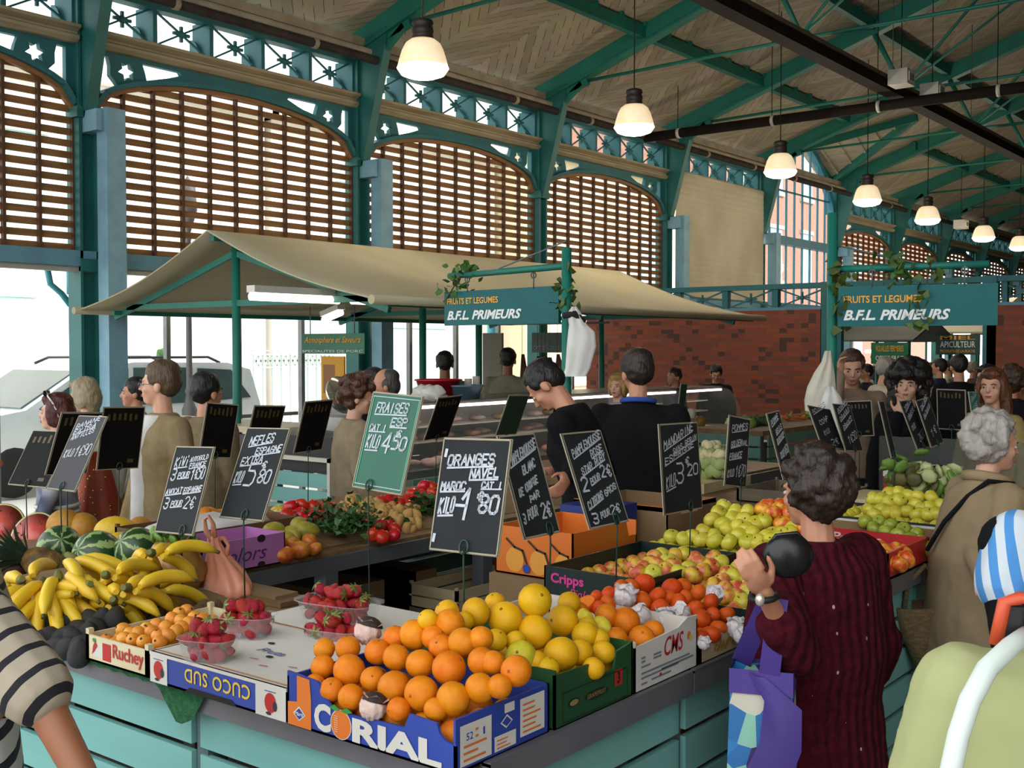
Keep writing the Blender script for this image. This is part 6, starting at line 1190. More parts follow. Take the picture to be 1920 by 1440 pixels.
clem = [(1208,1095,21),(1183,1100,17),(1167,1102,17),(1260,1102,20),(1282,1098,16),(1308,1112,18),(1233,1117,18),(1205,1127,20),(1287,1122,17),(1272,1130,18),(1333,1130,18),(1237,1140,19),(1303,1142,19),(1315,1160,20),(1362,1152,17),(1337,1153,15),(1140,1132,17),(1123,1140,17),(1118,1120,14),(1333,1190,20),(1347,1177,17),(1283,1172,19),(1140,1113,15),(1317,1195,15),(1255,1120,17)]
for x, y, rp in clem:
    p = heap(x, y, P3, nX(.32)); d = (np.array(p)-C0)@FW; put('clementine', CLM, p, rp/2115*d, LB, 'clementine', G)
for i in range(5):
    for j in range(4): put('clementine', CLM, (-1.57-i*.085, 2.81+j*.08, .965), .032, LB, 'clementine', G)
p = heap(1095, 1130, P3, nX(.32)); hv = MB().ell((0, 0, 0), 1, 0, None, 16, 10, lambda q: Vector((q.x, q.y, min(q.z, .0)))); hv.add([(.92*math.cos(k*.4), .92*math.sin(k*.4), .01) for k in range(16)], [tuple(range(16))], 1); put('halved_clementine', hv.data('halved_clementine', [CLM.materials[0], pm('citrus_flesh', 'e8701a', 'f0862a', 20, .3)]), p, .035, 'cut clementine half at the left end of the clementine crate', 'fruit', None, (.5, -.2, 0))
G = 'fruits wrapped in white tissue among the clementines'; LB = 'fruit twisted in white tissue lying among the clementines'
WR2 = WRP.copy(); WR2.materials[0] = pm('white_tissue', 'ded8d6', 'cdc3c6', 4, .6, bump=.3)
for x, y, rp in ((1172,1118,22),(1200,1153,19),(1247,1160,21),(1277,1150,18),(1338,1117,17),(1382,1177,20),(1393,1192,17),(1320,1206,12)):
    p = heap(x, y, P3, nX(.32)); d = (np.array(p)-C0)@FW; p += Vector(-ray(x, y)*.02); put('wrapped_fruit', WR2, p, rp/2115*d, LB, 'fruit', G)
def appl(nm, c1, c2, sc=1.2, ramp=(.4, .6)): return proto_round(nm, [pm(nm+'_skin', c1, c2, sc, .32, vary=.06, ramp=ramp), pm('apple_stalk', '4a3a1c', rough=.8)], .9, .22, 0, True, True)
YA_, RA_, GA_, PA_ = appl('yellow_apple', 'c3b62c', 'd2c84a'), appl('red_apple', 'cf4a22', 'e0a52e', 1.4), appl('green_apple', '8f9a2c', 'a2ab3c'), appl('pink_apple', 'cc5a40', 'd9b53c', 1.3)
G = 'yellow apples heaped behind the dark carton'; LB = 'yellow apple in the heap above the pink lettered carton'; P4 = (-2.1, 4.0, 1.03)
yel = [(1358,950),(1378,960),(1400,960),(1335,975),(1355,983),(1365,992),(1383,988),(1397,992),(1417,982),(1432,977),(1260,1007),(1283,1012),(1298,1007),(1315,1012),(1340,1015),(1337,1007),(1367,1017),(1402,1017),(1422,1017),(1437,1007),(1450,1003),(1467,1003),(1488,990),(1480,1000),(1320,997),(1433,1027),(1375,973),(1395,976),(1348,962),(1410,1000),(1385,1005),(1445,1015),(1460,1012)]
for x, y in yel: p = heap(x, y, P4, nY(.42)); put('yellow_apple', YA_, p, .0365, LB, 'apple', G)
for i in range(6):
    for j in range(6): put('yellow_apple', YA_, (-2.36+i*.077, 3.95+j*.085, .985), .036, LB, 'apple', G)
G = 'red and yellow apples beside the yellow heap'; LB = 'red flushed apple at the right of the yellow apple heap, near the woman in maroon'
for x, y in ((1430,957),(1450,963),(1480,963),(1480,945),(1460,950),(1467,982),(1510,993),(1495,975),(1440,948),(1503,960)): p = heap(x, y, P4, nY(.42)); put('red_apple', RA_, p, .037, LB, 'apple', G)
G = 'mottled apples in the pink lettered carton'; LB = 'red and yellow apple in the dark green carton with pink letters'; P5 = (-2.15, 3.5, 1.02)
for i, (x, y) in enumerate(((1187,1060),(1207,1067),(1240,1043),(1263,1060),(1267,1042),(1283,1040),(1230,1060),(1227,1047),(1290,1067),(1313,1057),(1333,1063),(1350,1055),(1247,1070),(1300,1078),(1275,1073),(1215,1055),(1320,1072),(1253,1052),(1302,1050),(1195,1073),(1225,1075),(1337,1047))): p = heap(x, y, P5, nY(.12)); put('pink_apple', (PA_, PA_, YA_)[i % 3], p, .034, LB, 'apple', G)
for i in range(5):
    for j in range(8): put('pink_apple', PA_, (-2.32+i*.082, 3.26+j*.078, .965), .034, LB, 'apple', G)
G = 'mottled apples in the carton at the counter edge'; LB = 'mottled apple in the dark carton beside the forearm of the woman in maroon'; P6 = (-1.7, 3.4, 1.0)
for i, (x, y) in enumerate(((1353,1090),(1377,1082),(1398,1070),(1397,1103),(1405,1087),(1360,1107),(1383,1120),(1393,1130),(1340,1099),(1377,1103),(1407,1113),(1340,1115),(1365,1122),(1410,1125),(1410,1100),(1365,1075),(1385,1065),(1408,1060))): p = heap(x, y, P6, nY(.1)); put('pink_apple', (PA_, YA_, PA_)[i % 3], p, .033, LB, 'apple', G)
for i in range(5):
    for j in range(8): put('pink_apple', PA_, (-1.89+i*.082, 3.17+j*.08, .965), .034, LB, 'apple', G)
G = 'yellow apples in the farthest carton'; LB = 'yellow apple in the black carton farthest along the aisle'; P7 = (-1.7, 5.2, 1.05)
for x, y in ((1667,926),(1684,924),(1687,938),(1720,933),(1747,933),(1653,956),(1667,942),(1680,962),(1718,946),(1700,958),(1740,964),(1756,964),(1631,956),(1636,935),(1742,951),(1764,949),(1650,936),(1703,930),(1730,952),(1665,962),(1720,964),(1640,966)): p = heap(x, y, P7, nY(.45)); put('yellow_apple', YA_, p, .037, LB, 'apple', G)
for i in range(9):
    for j in range(5): put('yellow_apple', YA_, (-2.3+i*.088, 5.12+j*.085, 1.0), .037, LB, 'apple', G)
G = 'green apples in a kraft carton'; LB = 'green apple in the row behind the red carton'; P8 = (-1.7, 4.85, 1.0)
for x, y in ((1622,978),(1640,991),(1662,998),(1684,1004),(1707,1011),(1727,1018),(1742,1029),(1670,985),(1695,993),(1648,978),(1720,1003)): p = heap(x, y, P8, nY(.1)); put('green_apple', GA_, p, .035, LB, 'apple', G)
G = 'red and yellow apples in the red carton'; LB = 'red and yellow apple inside the bright red carton'; P9 = (-1.7, 4.4, .995)
for x, y in ((1649,1027),(1676,1031),(1693,1040),(1680,1047),(1667,1056),(1700,1049),(1655,1045),(1640,1040),(1660,1035),(1685,1058)): p = heap(x, y, P9, nY(.1)); put('red_apple', RA_, p, .037, LB, 'apple', G)
for i in range(5):
    for j in range(5): put('red_apple', RA_, (-1.93+i*.09, 4.25+j*.088, .965), .036, LB, 'apple', G)
# produce beyond the apples
RW = [pm('red_pack', 'b32028', rough=.5), CWHT]
for k, x in enumerate((1685, 1715, 1745, 1775)):
    q = at(x, 905, Y=6.3); mb = MB().b2((-.065, -.06, 0), (.065, .06, .165)).b2((-.067, -.062, .165), (.067, .062, .235), 1); F = frame((-.065, -.0605, 0), (1, 0, 0), (0, 0, 1)); rect(mb, F, .02, .06, .05, .09, 1); rect(mb, F, .07, .06, .11, .075, 1); rect(mb, F, .03, .11, .1, .135, 1); tag(mb.build('juice_carton', RW, None, (q.x, 6.3, TZ)), 'red and white carton in the row behind the farthest yellow apples', 'carton', 'red and white cartons in a row')
for k, (x, y, c, lab) in enumerate(((1720, 905, 0, 'frilly brownish lettuce before the red and white cartons'), (1750, 900, 2, 'pale celery head leaning beside the brownish lettuce'), (1705, 888, 0, 'small green lettuce on top of the brownish leaves'), (1770, 915, 1, 'dark leafy head against the beige coat'))):
    q = at(x, y, Y=5.85); mb = MB()
    for j in range(40): mb.ell((R_.gauss(0, .06), R_.gauss(0, .05), R_.gauss(0, .035)), (.045, .04, .014), 0, Euler((R_.random()*3, R_.random()*3, 0)).to_matrix(), 7, 4)
    tag(mb.build('lettuce', (pm('leaf_green', ''), pm('bronze_leaf', '5d5a2c', '46431f', 12, .6, bump=.3), pm('celery', 'b9c08a', 'a3ad70', 8, .6))[(1, 1, 2)[min(c, 2)] if k in (0, 1) else 0], None, q), lab, 'lettuce')
tag(MB().b2((-2.3, 5.68, TZ), (-1.52, 6.1, TZ+.1)).build('wooden_tray', WOODC), 'pale tray under the lettuces behind the farthest yellow apples', 'tray')
tag(MB().b2((-2.4, 6.6, TZ), (-1.55, 6.63, TZ+.36)).build('perspex_guard', pm('smoked_perspex', '6a6d68', rough=.1, alpha=.35)), 'smoked perspex guard standing behind the farthest apples', 'guard')
r, mb, Ff, Fs, Ft, L, W = crate('wooden_tray', 'grey wooden tray on the far end table beyond the yellow apples', -3.1, -2.5, 6.15, 6.7, .09, [pm('grey_tray_wood', '6f6453', '80745f', 4, .8, stretch=(1, 1, 5))], z=.887, slats=1); mb.build('tray', MATS['grey_tray_wood'], r)
# ---- cauliflowers
CAU = pm('cauliflower_curd', 'd9cfa2', 'c9be8e', 14, .7, bump=.5)
for k, (x, y) in enumerate(((1322, 868), (1345, 882), (1318, 890), (1335, 850), (1355, 868))):
    p = at(x, y, Y=6.6 if k != 3 else 6.75); r = thing('cauliflower', 'cauliflower with green leaves stacked between two chalk boards on the left table', 'cauliflower', p, R_.random()*6, 'cauliflowers piled at the far end of the left table'); mb = MB()
    for j in range(16): a = R_.random()*6.28; mb.ell((.05*math.cos(a)*R_.random()**.5, .05*math.sin(a)*R_.random()**.5, .035+.025*R_.random()), .032, 0, None, 8, 6)
    mb.build('curd', CAU, r); mb = MB()
    for j in range(9): a = j*.7; mb.ell((.075*math.cos(a), .075*math.sin(a), 0), (.04, .015, .045), 0, Euler((0, .6, a+1.57)).to_matrix(), 8, 6)
    mb.build('leaves', pm('pale_leaf', '8f9f58', 'a9b673', 10, .6, bump=.2), r)
tag(MB().b2((-3.95, 6.3, .887), (-3.4, 6.95, .95)).build('wooden_tray', WOODC), 'pale wooden tray under the cauliflowers', 'tray')
# ---- loquats
LOQ = MB().ell((0, 0, 0), (1, 1, 1.15), 0, None, 14, 10).ell((0, 0, 1.12), (.2, .2, .08), 1, None, 7, 5).data('loquat', [pm('loquat_skin', 'd98a1e', 'e29a35', 2, .45, vary=.08), pm('loquat_eye', '4a3018', rough=.8)])
G = 'loquats in the cream wooden crate'; LB = 'small apricot coloured loquat in the cream wooden crate'
for x, y in ((232,1181),(259,1189),(292,1174),(322,1162),(349,1146),(364,1159),(330,1185),(296,1196),(315,1192),(341,1177),(370,1177),(232,1198),(270,1204),(250,1200),(285,1186),(310,1178),(340,1166),(355,1170),(380,1165),(300,1205),(245,1190),(275,1180),(335,1152)): p = heap(x, y, (-2.75, 1.85, 1.01), nY(.22)); put('loquat', LOQ, p, .0205, LB, 'loquat', G)
for i in range(6):
    for j in range(8): put('loquat', LOQ, (-2.865+i*.045, 1.79+j*.048, .968), .021, LB, 'loquat', G)
# ---- strawberries in punnets
STR = MB().ell((0, 0, 0), 1, 0, None, 12, 10, lambda p: Vector((p.x*(.78+.22*p.z), p.y*(.78+.22*p.z), p.z*1.2))).data('strawberry', pm('strawberry_skin', '9c0d17', 'ad151c', 3, .3, bump=.5, bscale=14, vary=.08))
CAL = MB()
for k in range(6): a = k*1.047; CAL.add([(0, 0, 1.22), (.55*math.cos(a-.3), .55*math.sin(a-.3), 1.12), (1.0*math.cos(a), 1.0*math.sin(a), .95), (.55*math.cos(a+.3), .55*math.sin(a+.3), 1.12)], [(0, 1, 2, 3)], 0, True)
CAL = CAL.data('calyx', pm('calyx_green', '4f7a33', '6f9446', 5, .6))
PUN = pm('clear_plastic', 'dfe6e6', rough=.12, alpha=.22, spec=.8)
def punnet(label, x, y, z, a, b, h, rz_, n, gl):
    r = thing('punnet', label, 'punnet', (x, y, z), rz_); mb = MB().loft([(0, 0, 0, a*.8, b*.8), (0, 0, .004, a*.82, b*.82), (0, 0, h*.9, a*.97, b*.97), (0, 0, h, a*1.05, b*1.06), (0, 0, h*.95, a*1.05, b*1.06)], 24, 0, False, 4); mb.f.append(tuple(range(24))); mb.m.append(0); mb.sm.append(False); mb.build('tray', PUN, r)
    rr = random.Random(int(x*1000)); M = Matrix.Translation((x, y, z)) @ Matrix.Rotation(rz_, 4, 'Z')
    for k in range(n):
        lay = 0 if k < n*.4 else 1 if k < n*.8 else 2; f = (.72, .82, .5)[lay]; g = k*2.399; q = math.sqrt((k % 13+.5)/13)
        p = M @ Vector((a*f*q*math.cos(g), b*f*q*math.sin(g), (.022, h*.85, h*1.35)[lay])); o = put('strawberry', STR, p, rr.uniform(.019, .0245), gl[0], 'strawberry', gl[1], (rr.uniform(.3, 2.6), rr.uniform(-.6, .6), rr.uniform(0, 6)))
        if lay: c = link('calyx', CAL, o)
zc = TZ+.081
p1 = at(393, 1236, Z=zc); punnet('clear punnet of strawberries at the front of the white topped carton', p1.x, p1.y, zc, .075, .055, .06, .35, 30, ('strawberry in the front punnet on the white topped carton', 'strawberries in the front punnet'))
p1 = at(463, 1192, Z=zc); punnet('clear labelled punnet of strawberries behind the front one, beside the loquats', p1.x, p1.y, zc, .075, .055, .06, .5, 30, ('strawberry in the second punnet beside the loquats', 'strawberries in the punnet beside the loquats'))
zc = TZ+.053; p1 = at(636, 1178, Z=zc); punnet('wide clear punnet of strawberries highest up, left of the tissue wrapped fruit', p1.x, p1.y, zc+.02, .13, .075, .065, .15, 46, ('strawberry in the wide rear punnet', 'strawberries in the wide rear punnet'))
p1 = at(630, 1212, Z=zc); punnet('clear punnet of strawberries between the wide punnet and the orange carton', p1.x, p1.y, zc, .085, .055, .055, .2, 28, ('strawberry in the punnet next to the orange carton', 'strawberries in the punnet next to the oranges'))
# ---- bananas
BANM = pm('banana_skin', 'dfbb2c', 'd6b024', 3, .45, vary=.05); BTIP = pm('banana_tip', '5e5a25', '4a3d1c', 5, .7)
def ban_mesh(L_, bend, r0=.0198):
    pts, rs = [], []
    for k in range(11): t = k/10; a = bend*t; pts.append((L_*math.sin(a)/bend, 0, -L_*(1-math.cos(a))/bend)); rs.append(r0*min(1, .45+2.6*t, .32+3.2*(1-t)))
    mb = MB().tube(pts, rs, 7, 0); d = Vector(pts[-1])-Vector(pts[-2]); mb.tube([pts[-1], Vector(pts[-1])+d*.6], [r0*.35, r0*.28], 6, 1); return mb.data('banana', [BANM, BTIP])
BMS = [ban_mesh(.19, 1.0), ban_mesh(.18, 1.25), ban_mesh(.2, .85)]
STK = MB().tube([(-.03, 0, .012), (0, 0, .005), (.02, 0, .0)], [.009, .015, .009], 8).data('stalk', pm('banana_stalk', '6d7330', '4a3d22', 6, .7))
def bunch(label, p, n, rz_, tilt=0, roll=0, s=1.):
    r = thing('banana_bunch', label, 'bananas', p, 0, None); r.rotation_euler = Euler((roll, tilt, rz_)); r.scale = (s, s, s); link('stalk', STK, r)
    for k in range(n):
        t = (k-(n-1)/2); row = k % 2; o = link('banana', BMS[k % 3], r, (.0, t*.018, -.012*row)); o.rotation_euler = (t*.22, -.25+.3*row, t*.2)
bl = [((285,1040,1.13),6,2.3,'banana bunch with green stalk at the top right of the banana heap'),((138,1050,1.12),5,.3,'banana bunch at the top of the heap below the round watermelon'),((200,1082,1.09),5,2.5,'banana bunch in the middle of the heap'),((240,1105,1.07),5,2.2,'banana bunch lying second from the right in the heap'),((165,1100,1.07),6,2.9,'banana bunch with dark tips at the centre front of the heap'),((290,1100,1.03),5,2.1,'banana bunch lowest right, next to the kiwis'),((185,1112,1.04),5,1.2,'banana bunch with green neck at the front of the heap'),((75,1100,1.06),6,-.9,'banana bunch with brown stalk at the left front of the heap'),((110,1085,1.08),6,-.6,'banana bunch left of the centre of the heap'),((40,1090,1.07),5,2.9,'banana bunch at the far left behind the striped shoulder'),((95,1125,1.02),5,-.4,'banana bunch lowest at the left front above the avocados'),((25,1125,1.02),5,-.8,'banana bunch at the left edge, lowest behind the striped sleeve'),((215,1130,1.02),5,2.4,'banana bunch at the bottom front just above the avocados')]
for (x, y, z), n, rz_, lab in bl: bunch(lab, at(x, y, Z=z), n, rz_, -.05+.3*R_.random(), R_.uniform(-.4, .4), 1.05)
mb = MB(); mb.prism([(-3.9, TZ), (-3.1, TZ), (-3.15, TZ+.03), (-3.5, TZ+.06), (-3.9, TZ+.06)], lambda u, v, t: (u, t, v), 2.0, 2.42); tag(mb.build('display_step', KRAFT), 'sloping kraft carton under the heap of bananas', 'carton')
# ---- avocados, kiwis
AVO = MB().ell((0, 0, 0), 1, 0, None, 14, 10, lambda p: Vector((p.x*(1-.22*p.z), p.y*(1-.22*p.z), p.z*1.35))).data('avocado', pm('avocado_skin', '1e1d1f', '2b2a2a', 6, .5, bump=.5, bscale=30))
for k, (x, y) in enumerate(((90,1173),(118,1178),(135,1172),(150,1182),(170,1165),(190,1165),(120,1195),(140,1200),(155,1210),(100,1195),(165,1188),(125,1215),(148,1225),(215,1160),(85,1200),(105,1215),(180,1178))): p = heap(x, y, (-3.1, 1.84, .96), nY(.3)); put('avocado', AVO, p, .032, 'black skinned avocado in the pile between bananas and the loquat crate', 'avocado', 'avocados at the front of the left corner')
KIW = MB().ell((0, 0, 0), (1, 1, 1.25), 0, None, 12, 8).data('kiwi', pm('kiwi_skin', '6e5530', '5c4626', 9, .85, bump=.4))
for k, (x, y) in enumerate(((277,1146),(297,1150),(312,1142),(325,1148),(290,1140),(262,1152),(380,1140),(395,1143),(405,1138),(335,1120),(370,1148))): p = at(x, y, Z=TZ+.03); put('kiwi', KIW, p, .024, 'brown kiwi fruit scattered behind the loquat crate', 'kiwi', 'kiwi fruits behind the loquats')
# ---- melons and watermelons
def wm_mat(name, a, b, sc_=7):
    m = bpy.data.materials.new(name); m.use_nodes = True; N, L = m.node_tree.nodes, m.node_tree.links; bs = N['Principled BSDF']; bs.inputs['Roughness'].default_value = .35
    tc = N.new('ShaderNodeTexCoord'); sx = N.new('ShaderNodeSeparateXYZ'); L.new(tc.outputs['Object'], sx.inputs[0]); at2 = N.new('ShaderNodeMath'); at2.operation = 'ARCTAN2'; L.new(sx.outputs['Y'], at2.inputs[0]); L.new(sx.outputs['X'], at2.inputs[1])
    no = N.new('ShaderNodeTexNoise'); no.inputs['Scale'].default_value = 5; L.new(tc.outputs['Object'], no.inputs['Vector']); ad = N.new('ShaderNodeMath'); ad.operation = 'MULTIPLY_ADD'; ad.inputs[1].default_value = sc_; L.new(at2.outputs[0], ad.inputs[0])
    m3 = N.new('ShaderNodeMath'); m3.operation = 'MULTIPLY'; m3.inputs[1].default_value = 4; L.new(no.outputs['Fac'], m3.inputs[0]); L.new(m3.outputs[0], ad.inputs[2]); sn = N.new('ShaderNodeMath'); sn.operation = 'SINE'; L.new(ad.outputs[0], sn.inputs[0])
    rp = N.new('ShaderNodeValToRGB'); rp.color_ramp.elements[0].position = .35; rp.color_ramp.elements[1].position = .6; rp.color_ramp.elements[0].color = lin(a); rp.color_ramp.elements[1].color = lin(b); L.new(sn.outputs[0], rp.inputs[0]); L.new(rp.outputs[0], bs.inputs['Base Color']); return m
WMM = wm_mat('watermelon_rind', '24421f', '8fa365'); STRM = wm_mat('striped_melon_rind', 'b79a3c', 'd1bf6a', 5)
ybox = MB().b2((-5.3, 2.66, .0), (-4.8, 3.4, .88)); tag(ybox.build('melon_stand', KRAFT), 'brown box stand under the melons at the left', 'box')
def mel(name, label, cat, x, y, Y_, rad, mat, sq=(1, 1, 1), rot=(0, 0, 0)):
    p = at(x, y, Y=Y_); o = put(name, MB().ell((0, 0, 0), 1, 0, None, 28, 18).data(name, mat), p, rad, label, cat, None, rot, sq=sq); return o, p
d_ = lambda x, y, Y_: (np.array(at(x, y, Y=Y_))-C0)@FW
mel('watermelon', 'round striped watermelon in the middle below the yellow melon', 'watermelon', 182, 1040, 2.42, .093, WMM, (1, 1, 1), (1.2, .3, 0)); mel('watermelon', 'striped watermelon with small sticker left of the round one', 'watermelon', 112, 1026, 2.44, .088, WMM, (1, 1, 1), (.4, 1.0, 0)); mel('watermelon', 'paler striped watermelon at the right beside the cellophane bag', 'watermelon', 257, 1030, 2.5, .085, WMM, (1, 1, 1), (.9, -.6, .5))
CAN = pm('canary_melon', 'd8b21c', 'cfa616', 4, .45, bump=.15); HON = pm('amber_melon', 'b98428', 'ab7722', 5, .55, bump=.2)
mel('yellow_melon', 'bright yellow oval melon resting highest beside the amber melon', 'melon', 216, 996, 2.95, .073, CAN, (1.32, 1, .95), (0, 0, 38*D2R)); mel('yellow_melon', 'second yellow melon peeping out under the bright oval one', 'melon', 226, 1024, 2.7, .06, CAN, (1.3, 1, 1), (0, 0, .5))
mel('amber_melon', 'large amber melon touching the cut watermelon', 'melon', 122, 987, 2.95, .085, HON, (1.1, 1, 1)); mel('amber_melon', 'amber melon in shade between the large one and the yellow melon', 'melon', 155, 990, 3.0, .075, HON); mel('amber_melon', 'small dull melon behind the right end of the yellow melon', 'melon', 262, 992, 3.1, .06, HON)
def half_wm(label, x, y, Y_, rad, rot):
    r = thing('watermelon_half', label, 'watermelon', at(x, y, Y=Y_)); r.rotation_euler = rot
    MB().lathe([(0, -rad)]+[(rad*math.cos(a), rad*math.sin(a)) for a in [-1.4+k*.14 for k in range(11)]], 28).build('rind', WMM, r)
    MB().lathe([(rad*.995, 0), (rad*.95, .004), (rad*.9, .004)], 28).build('white_rim', pm('pale_rind', 'c9c58a', rough=.5), r)
    mb = MB().lathe([(0, .006), (rad*.91, .004)], 28); fl = mb.build('flesh', pm('melon_flesh', 'c04a40', 'd0665a', 7, .3), r)
    mb = MB()
    for k in range(14): a = R_.random()*6.28; q = rad*(.45+.35*R_.random()); mb.ell((q*math.cos(a), q*math.sin(a), .007), (.004, .006, .002), 0, None, 6, 4)
    mb.build('seeds', pm('melon_seed', '2a1a14', rough=.5), fl)
half_wm('cut watermelon half showing red flesh, resting against the amber melon', 62, 1000, 2.85, .115, (.95, .28, .3)); half_wm('cut watermelon piece at the left edge, higher than the other half', 2, 985, 2.95, .12, (.8, .9, .2))
pa = thing('pineapple', 'pineapple with dark leafy crown lying below the cut watermelon', 'pineapple', at(84, 1058, Y=2.28), .0); pa.rotation_euler = (0, -1.2, .75)
MB().ell((0, 0, 0), (.062, .062, .09), 0, None, 24, 16, lambda p: p*(1+.03*math.sin(math.atan2(p.y, p.x)*8+p.z*9)*math.sin(p.z*9-math.atan2(p.y, p.x)*8))).build('body', pm('pineapple_skin', '7a5a24', '4a3a1a', 26, .7, bump=.8, bscale=40), pa)
mb = MB()
for k in range(46):
    a = k*2.4; t = k/46; o = Vector((.02*math.cos(a), .02*math.sin(a), .075)); dr = Vector((math.cos(a)*(1-t*.7), math.sin(a)*(1-t*.7), .6+t)).normalized(); sd = dr.cross(Vector((0, 0, 1))).normalized()*.011; m1 = o+dr*.07; e = m1+(dr+Vector((math.cos(a), math.sin(a), -.2))*.5).normalized()*.08; mb.add([o-sd, o+sd, m1+sd*.9, e, m1-sd*.9], [(0, 1, 2, 4), (4, 2, 3)], 0, True)
mb.build('crown', pm('pineapple_leaf', '23352a', '2f4a33', 8, .5), pa)
tag(MB().ell(at(18, 1075, Y=2.2), (.07, .06, .055), 0, None, 16, 10).build('coconut', pm('coconut_husk', '4a2f1f', '38231a', 20, .9, bump=.8)), 'brown coconut left of the pineapple near the striped shoulder', 'coconut')
# ---- bags
mb = MB().ell((0, 0, 0), (.125, .1, .11), 0, None, 30, 18, lambda p: Vector((p.x*(1-.25*max(0, p.z)), p.y*(1-.2*max(0, p.z)), p.z))*(1+.05*math.sin(p.x*13+p.z*7)+.04*math.sin(p.y*17-p.z*11)))
q = at(325, 1064, Y=2.36); o = thing('cellophane_bag', 'bulging golden brown cellophane bag with lettuce leaves at its mouth', 'bag', q); mb.build('bag', pm('brown_cellophane', '9a7430', 'b08a45', 5, .28, bump=.5, bscale=18), o)
mb = MB()
for j in range(26): mb.ell((R_.gauss(.0, .03), R_.gauss(0, .03), .11+R_.gauss(0, .015)), (.025, .02, .008), 0, Euler((R_.random()*3, R_.random()*3, 0)).to_matrix(), 6, 4)
mb.build('lettuce_leaves', MATS['leaf_green'], o)
q = at(422, 1072, Y=2.5); ob = thing('carrier_bag', 'orange plastic carrier bag with looped handles on the front counter', 'bag', (q.x, q.y, TZ+.003)); OPL = pm('orange_film', 'e08a66', 'e8a488', 4, .35, bump=.35, bscale=14)
mb = MB(); n = 56; R0 = [(.004, 0, .10, .07), (.006, .02, .112, .08), (.002, .05, .104, .074), (-.01, .085, .082, .06), (-.03, .12, .056, .042), (-.05, .155, .036, .028), (-.062, .185, .026, .02), (-.066, .205, .024, .016)]
for k, (cx, z, rx, ry) in enumerate(R0):
    for j_ in range(n): a = 2*math.pi*j_/n; f = 1+(.03+.02*k)*math.sin(7*a+k*.35)+.03*math.sin(13*a-k); mb.v.append((cx+rx*math.cos(a)*f, ry*math.sin(a)*f, z+.004*math.sin(5*a+k)*(k > 0)))
for k in range(len(R0)-1):
    for j_ in range(n): mb.f.append((k*n+j_, k*n+(j_+1) % n, (k+1)*n+(j_+1) % n, (k+1)*n+j_)); mb.m.append(0); mb.sm.append(True)
mb.f.append(tuple(range(n))[::-1]); mb.m.append(0); mb.sm.append(False); mb.build('bag', OPL, ob)
MB().tube([(-.06, -.008, .19), (-.095, -.01, .225), (-.105, -.008, .262), (-.085, -.004, .275), (-.066, 0, .25), (-.06, 0, .2)], [.012, .009, .007, .007, .008, .012], 8).build('handle', OPL, ob); MB().tube([(-.055, .01, .19), (-.03, .02, .2), (-.005, .02, .175), (-.012, .015, .14)], [.012, .008, .007, .01], 8).build('handle', OPL, ob)
q = at(372, 1118, Z=TZ); tag(MB().loft([(0, 0, 0, .08, .045), (0, 0, .05, .09, .055)], 24, 0, False, 4).build('plastic_tray', PUN, None, (q.x, q.y, TZ)), 'empty clear plastic tray between the cellophane bag and the orange bag', 'tray')
q = at(370, 1122, Z=TZ+.02); tag(MB().cap((-.03, 0, 0), (.03, .01, 0), .016, .014).build('orange_wrapper', CORG, None, q), 'crumpled orange wrapper inside the clear plastic tray', 'wrapper')
q = at(510, 1163, Z=TZ+.01); tag(MB().cap((-.04, -.01, 0), (.03, .01, 0), .014, .018).build('black_strap_knot', pm('black_plastic', '1d1f20'), None, q), 'small black object lying behind the second strawberry punnet', 'object')
# ---- left table: papayas, mangoes, parsley, tomatoes, potatoes
LTZ = .887
tag(MB().prism([(-4.5, LTZ), (-3.85, LTZ), (-3.95, LTZ+.03), (-4.5, LTZ+.11)], lambda u, v, t: (u, t, v), 3.35, 5.6).build('display_step', KRAFT), 'sloping brown cartons under tomatoes and potatoes', 'carton')
PAP = MB().ell((0, 0, 0), (1, 1, 1.5), 0, None, 18, 12, lambda p: Vector((p.x*(1-.12*p.z), p.y*(1-.12*p.z), p.z))).data('papaya', pm('papaya_skin', 'b08f2c', '7c8a35', 2.5, .45, vary=.08)); MAN = MB().ell((0, 0, 0), (1, .85, 1.2), 0, None, 18, 12).data('mango', pm('mango_skin', 'd08a24', 'b8482a', 1.6, .4, vary=.06))
for k, (x, y, me, nm, rad) in enumerate(((513,995,PAP,'papaya',.04),(547,1003,PAP,'papaya',.04),(573,996,PAP,'papaya',.045),(560,985,PAP,'papaya',.04),(535,1010,PAP,'papaya',.036),(520,1018,MAN,'mango',.042),(560,1032,MAN,'mango',.048),(530,1040,MAN,'mango',.045),(580,1015,MAN,'mango',.04),(505,1005,MAN,'mango',.036),(550,1020,MAN,'mango',.038),(590,1030,MAN,'mango',.034))):
    p = heap(x, y, (-3.8, 3.3, .945), nX(.45)); put(nm, me, p, rad, 'mottled green yellow papaya between the mauve carton and the parsley' if nm == 'papaya' else 'orange red mango at the table edge beside the mauve carton', nm, nm+'s on the left table', (1.4+.3*math.sin(k), .4*math.cos(k*2), k*1.3))
o, p = mel('striped_melon', 'small pale yellow melon with ribs on top of the papayas', 'melon', 525, 967, 3.75, .058, STRM, (1, 1, 1), (.5, .4, 0))
for k, (x, y) in enumerate(((380, 968), (395, 965), (405, 970))): p = at(x, y, X=-4.6); put('pumpkin_piece', PAP, p, .055, 'orange squash behind the kiwi price board', 'squash', 'orange squashes on the left table', sq=(1, 1, .7)).data = MB().ell((0, 0, 0), (1, 1, .9), 0, None, 16, 10).data('pumpkin_piece', pm('squash_skin', 'cf7f1c', 'c26f16', 3, .45)) if k == 0 else bpy.data.meshes['pumpkin_piece']
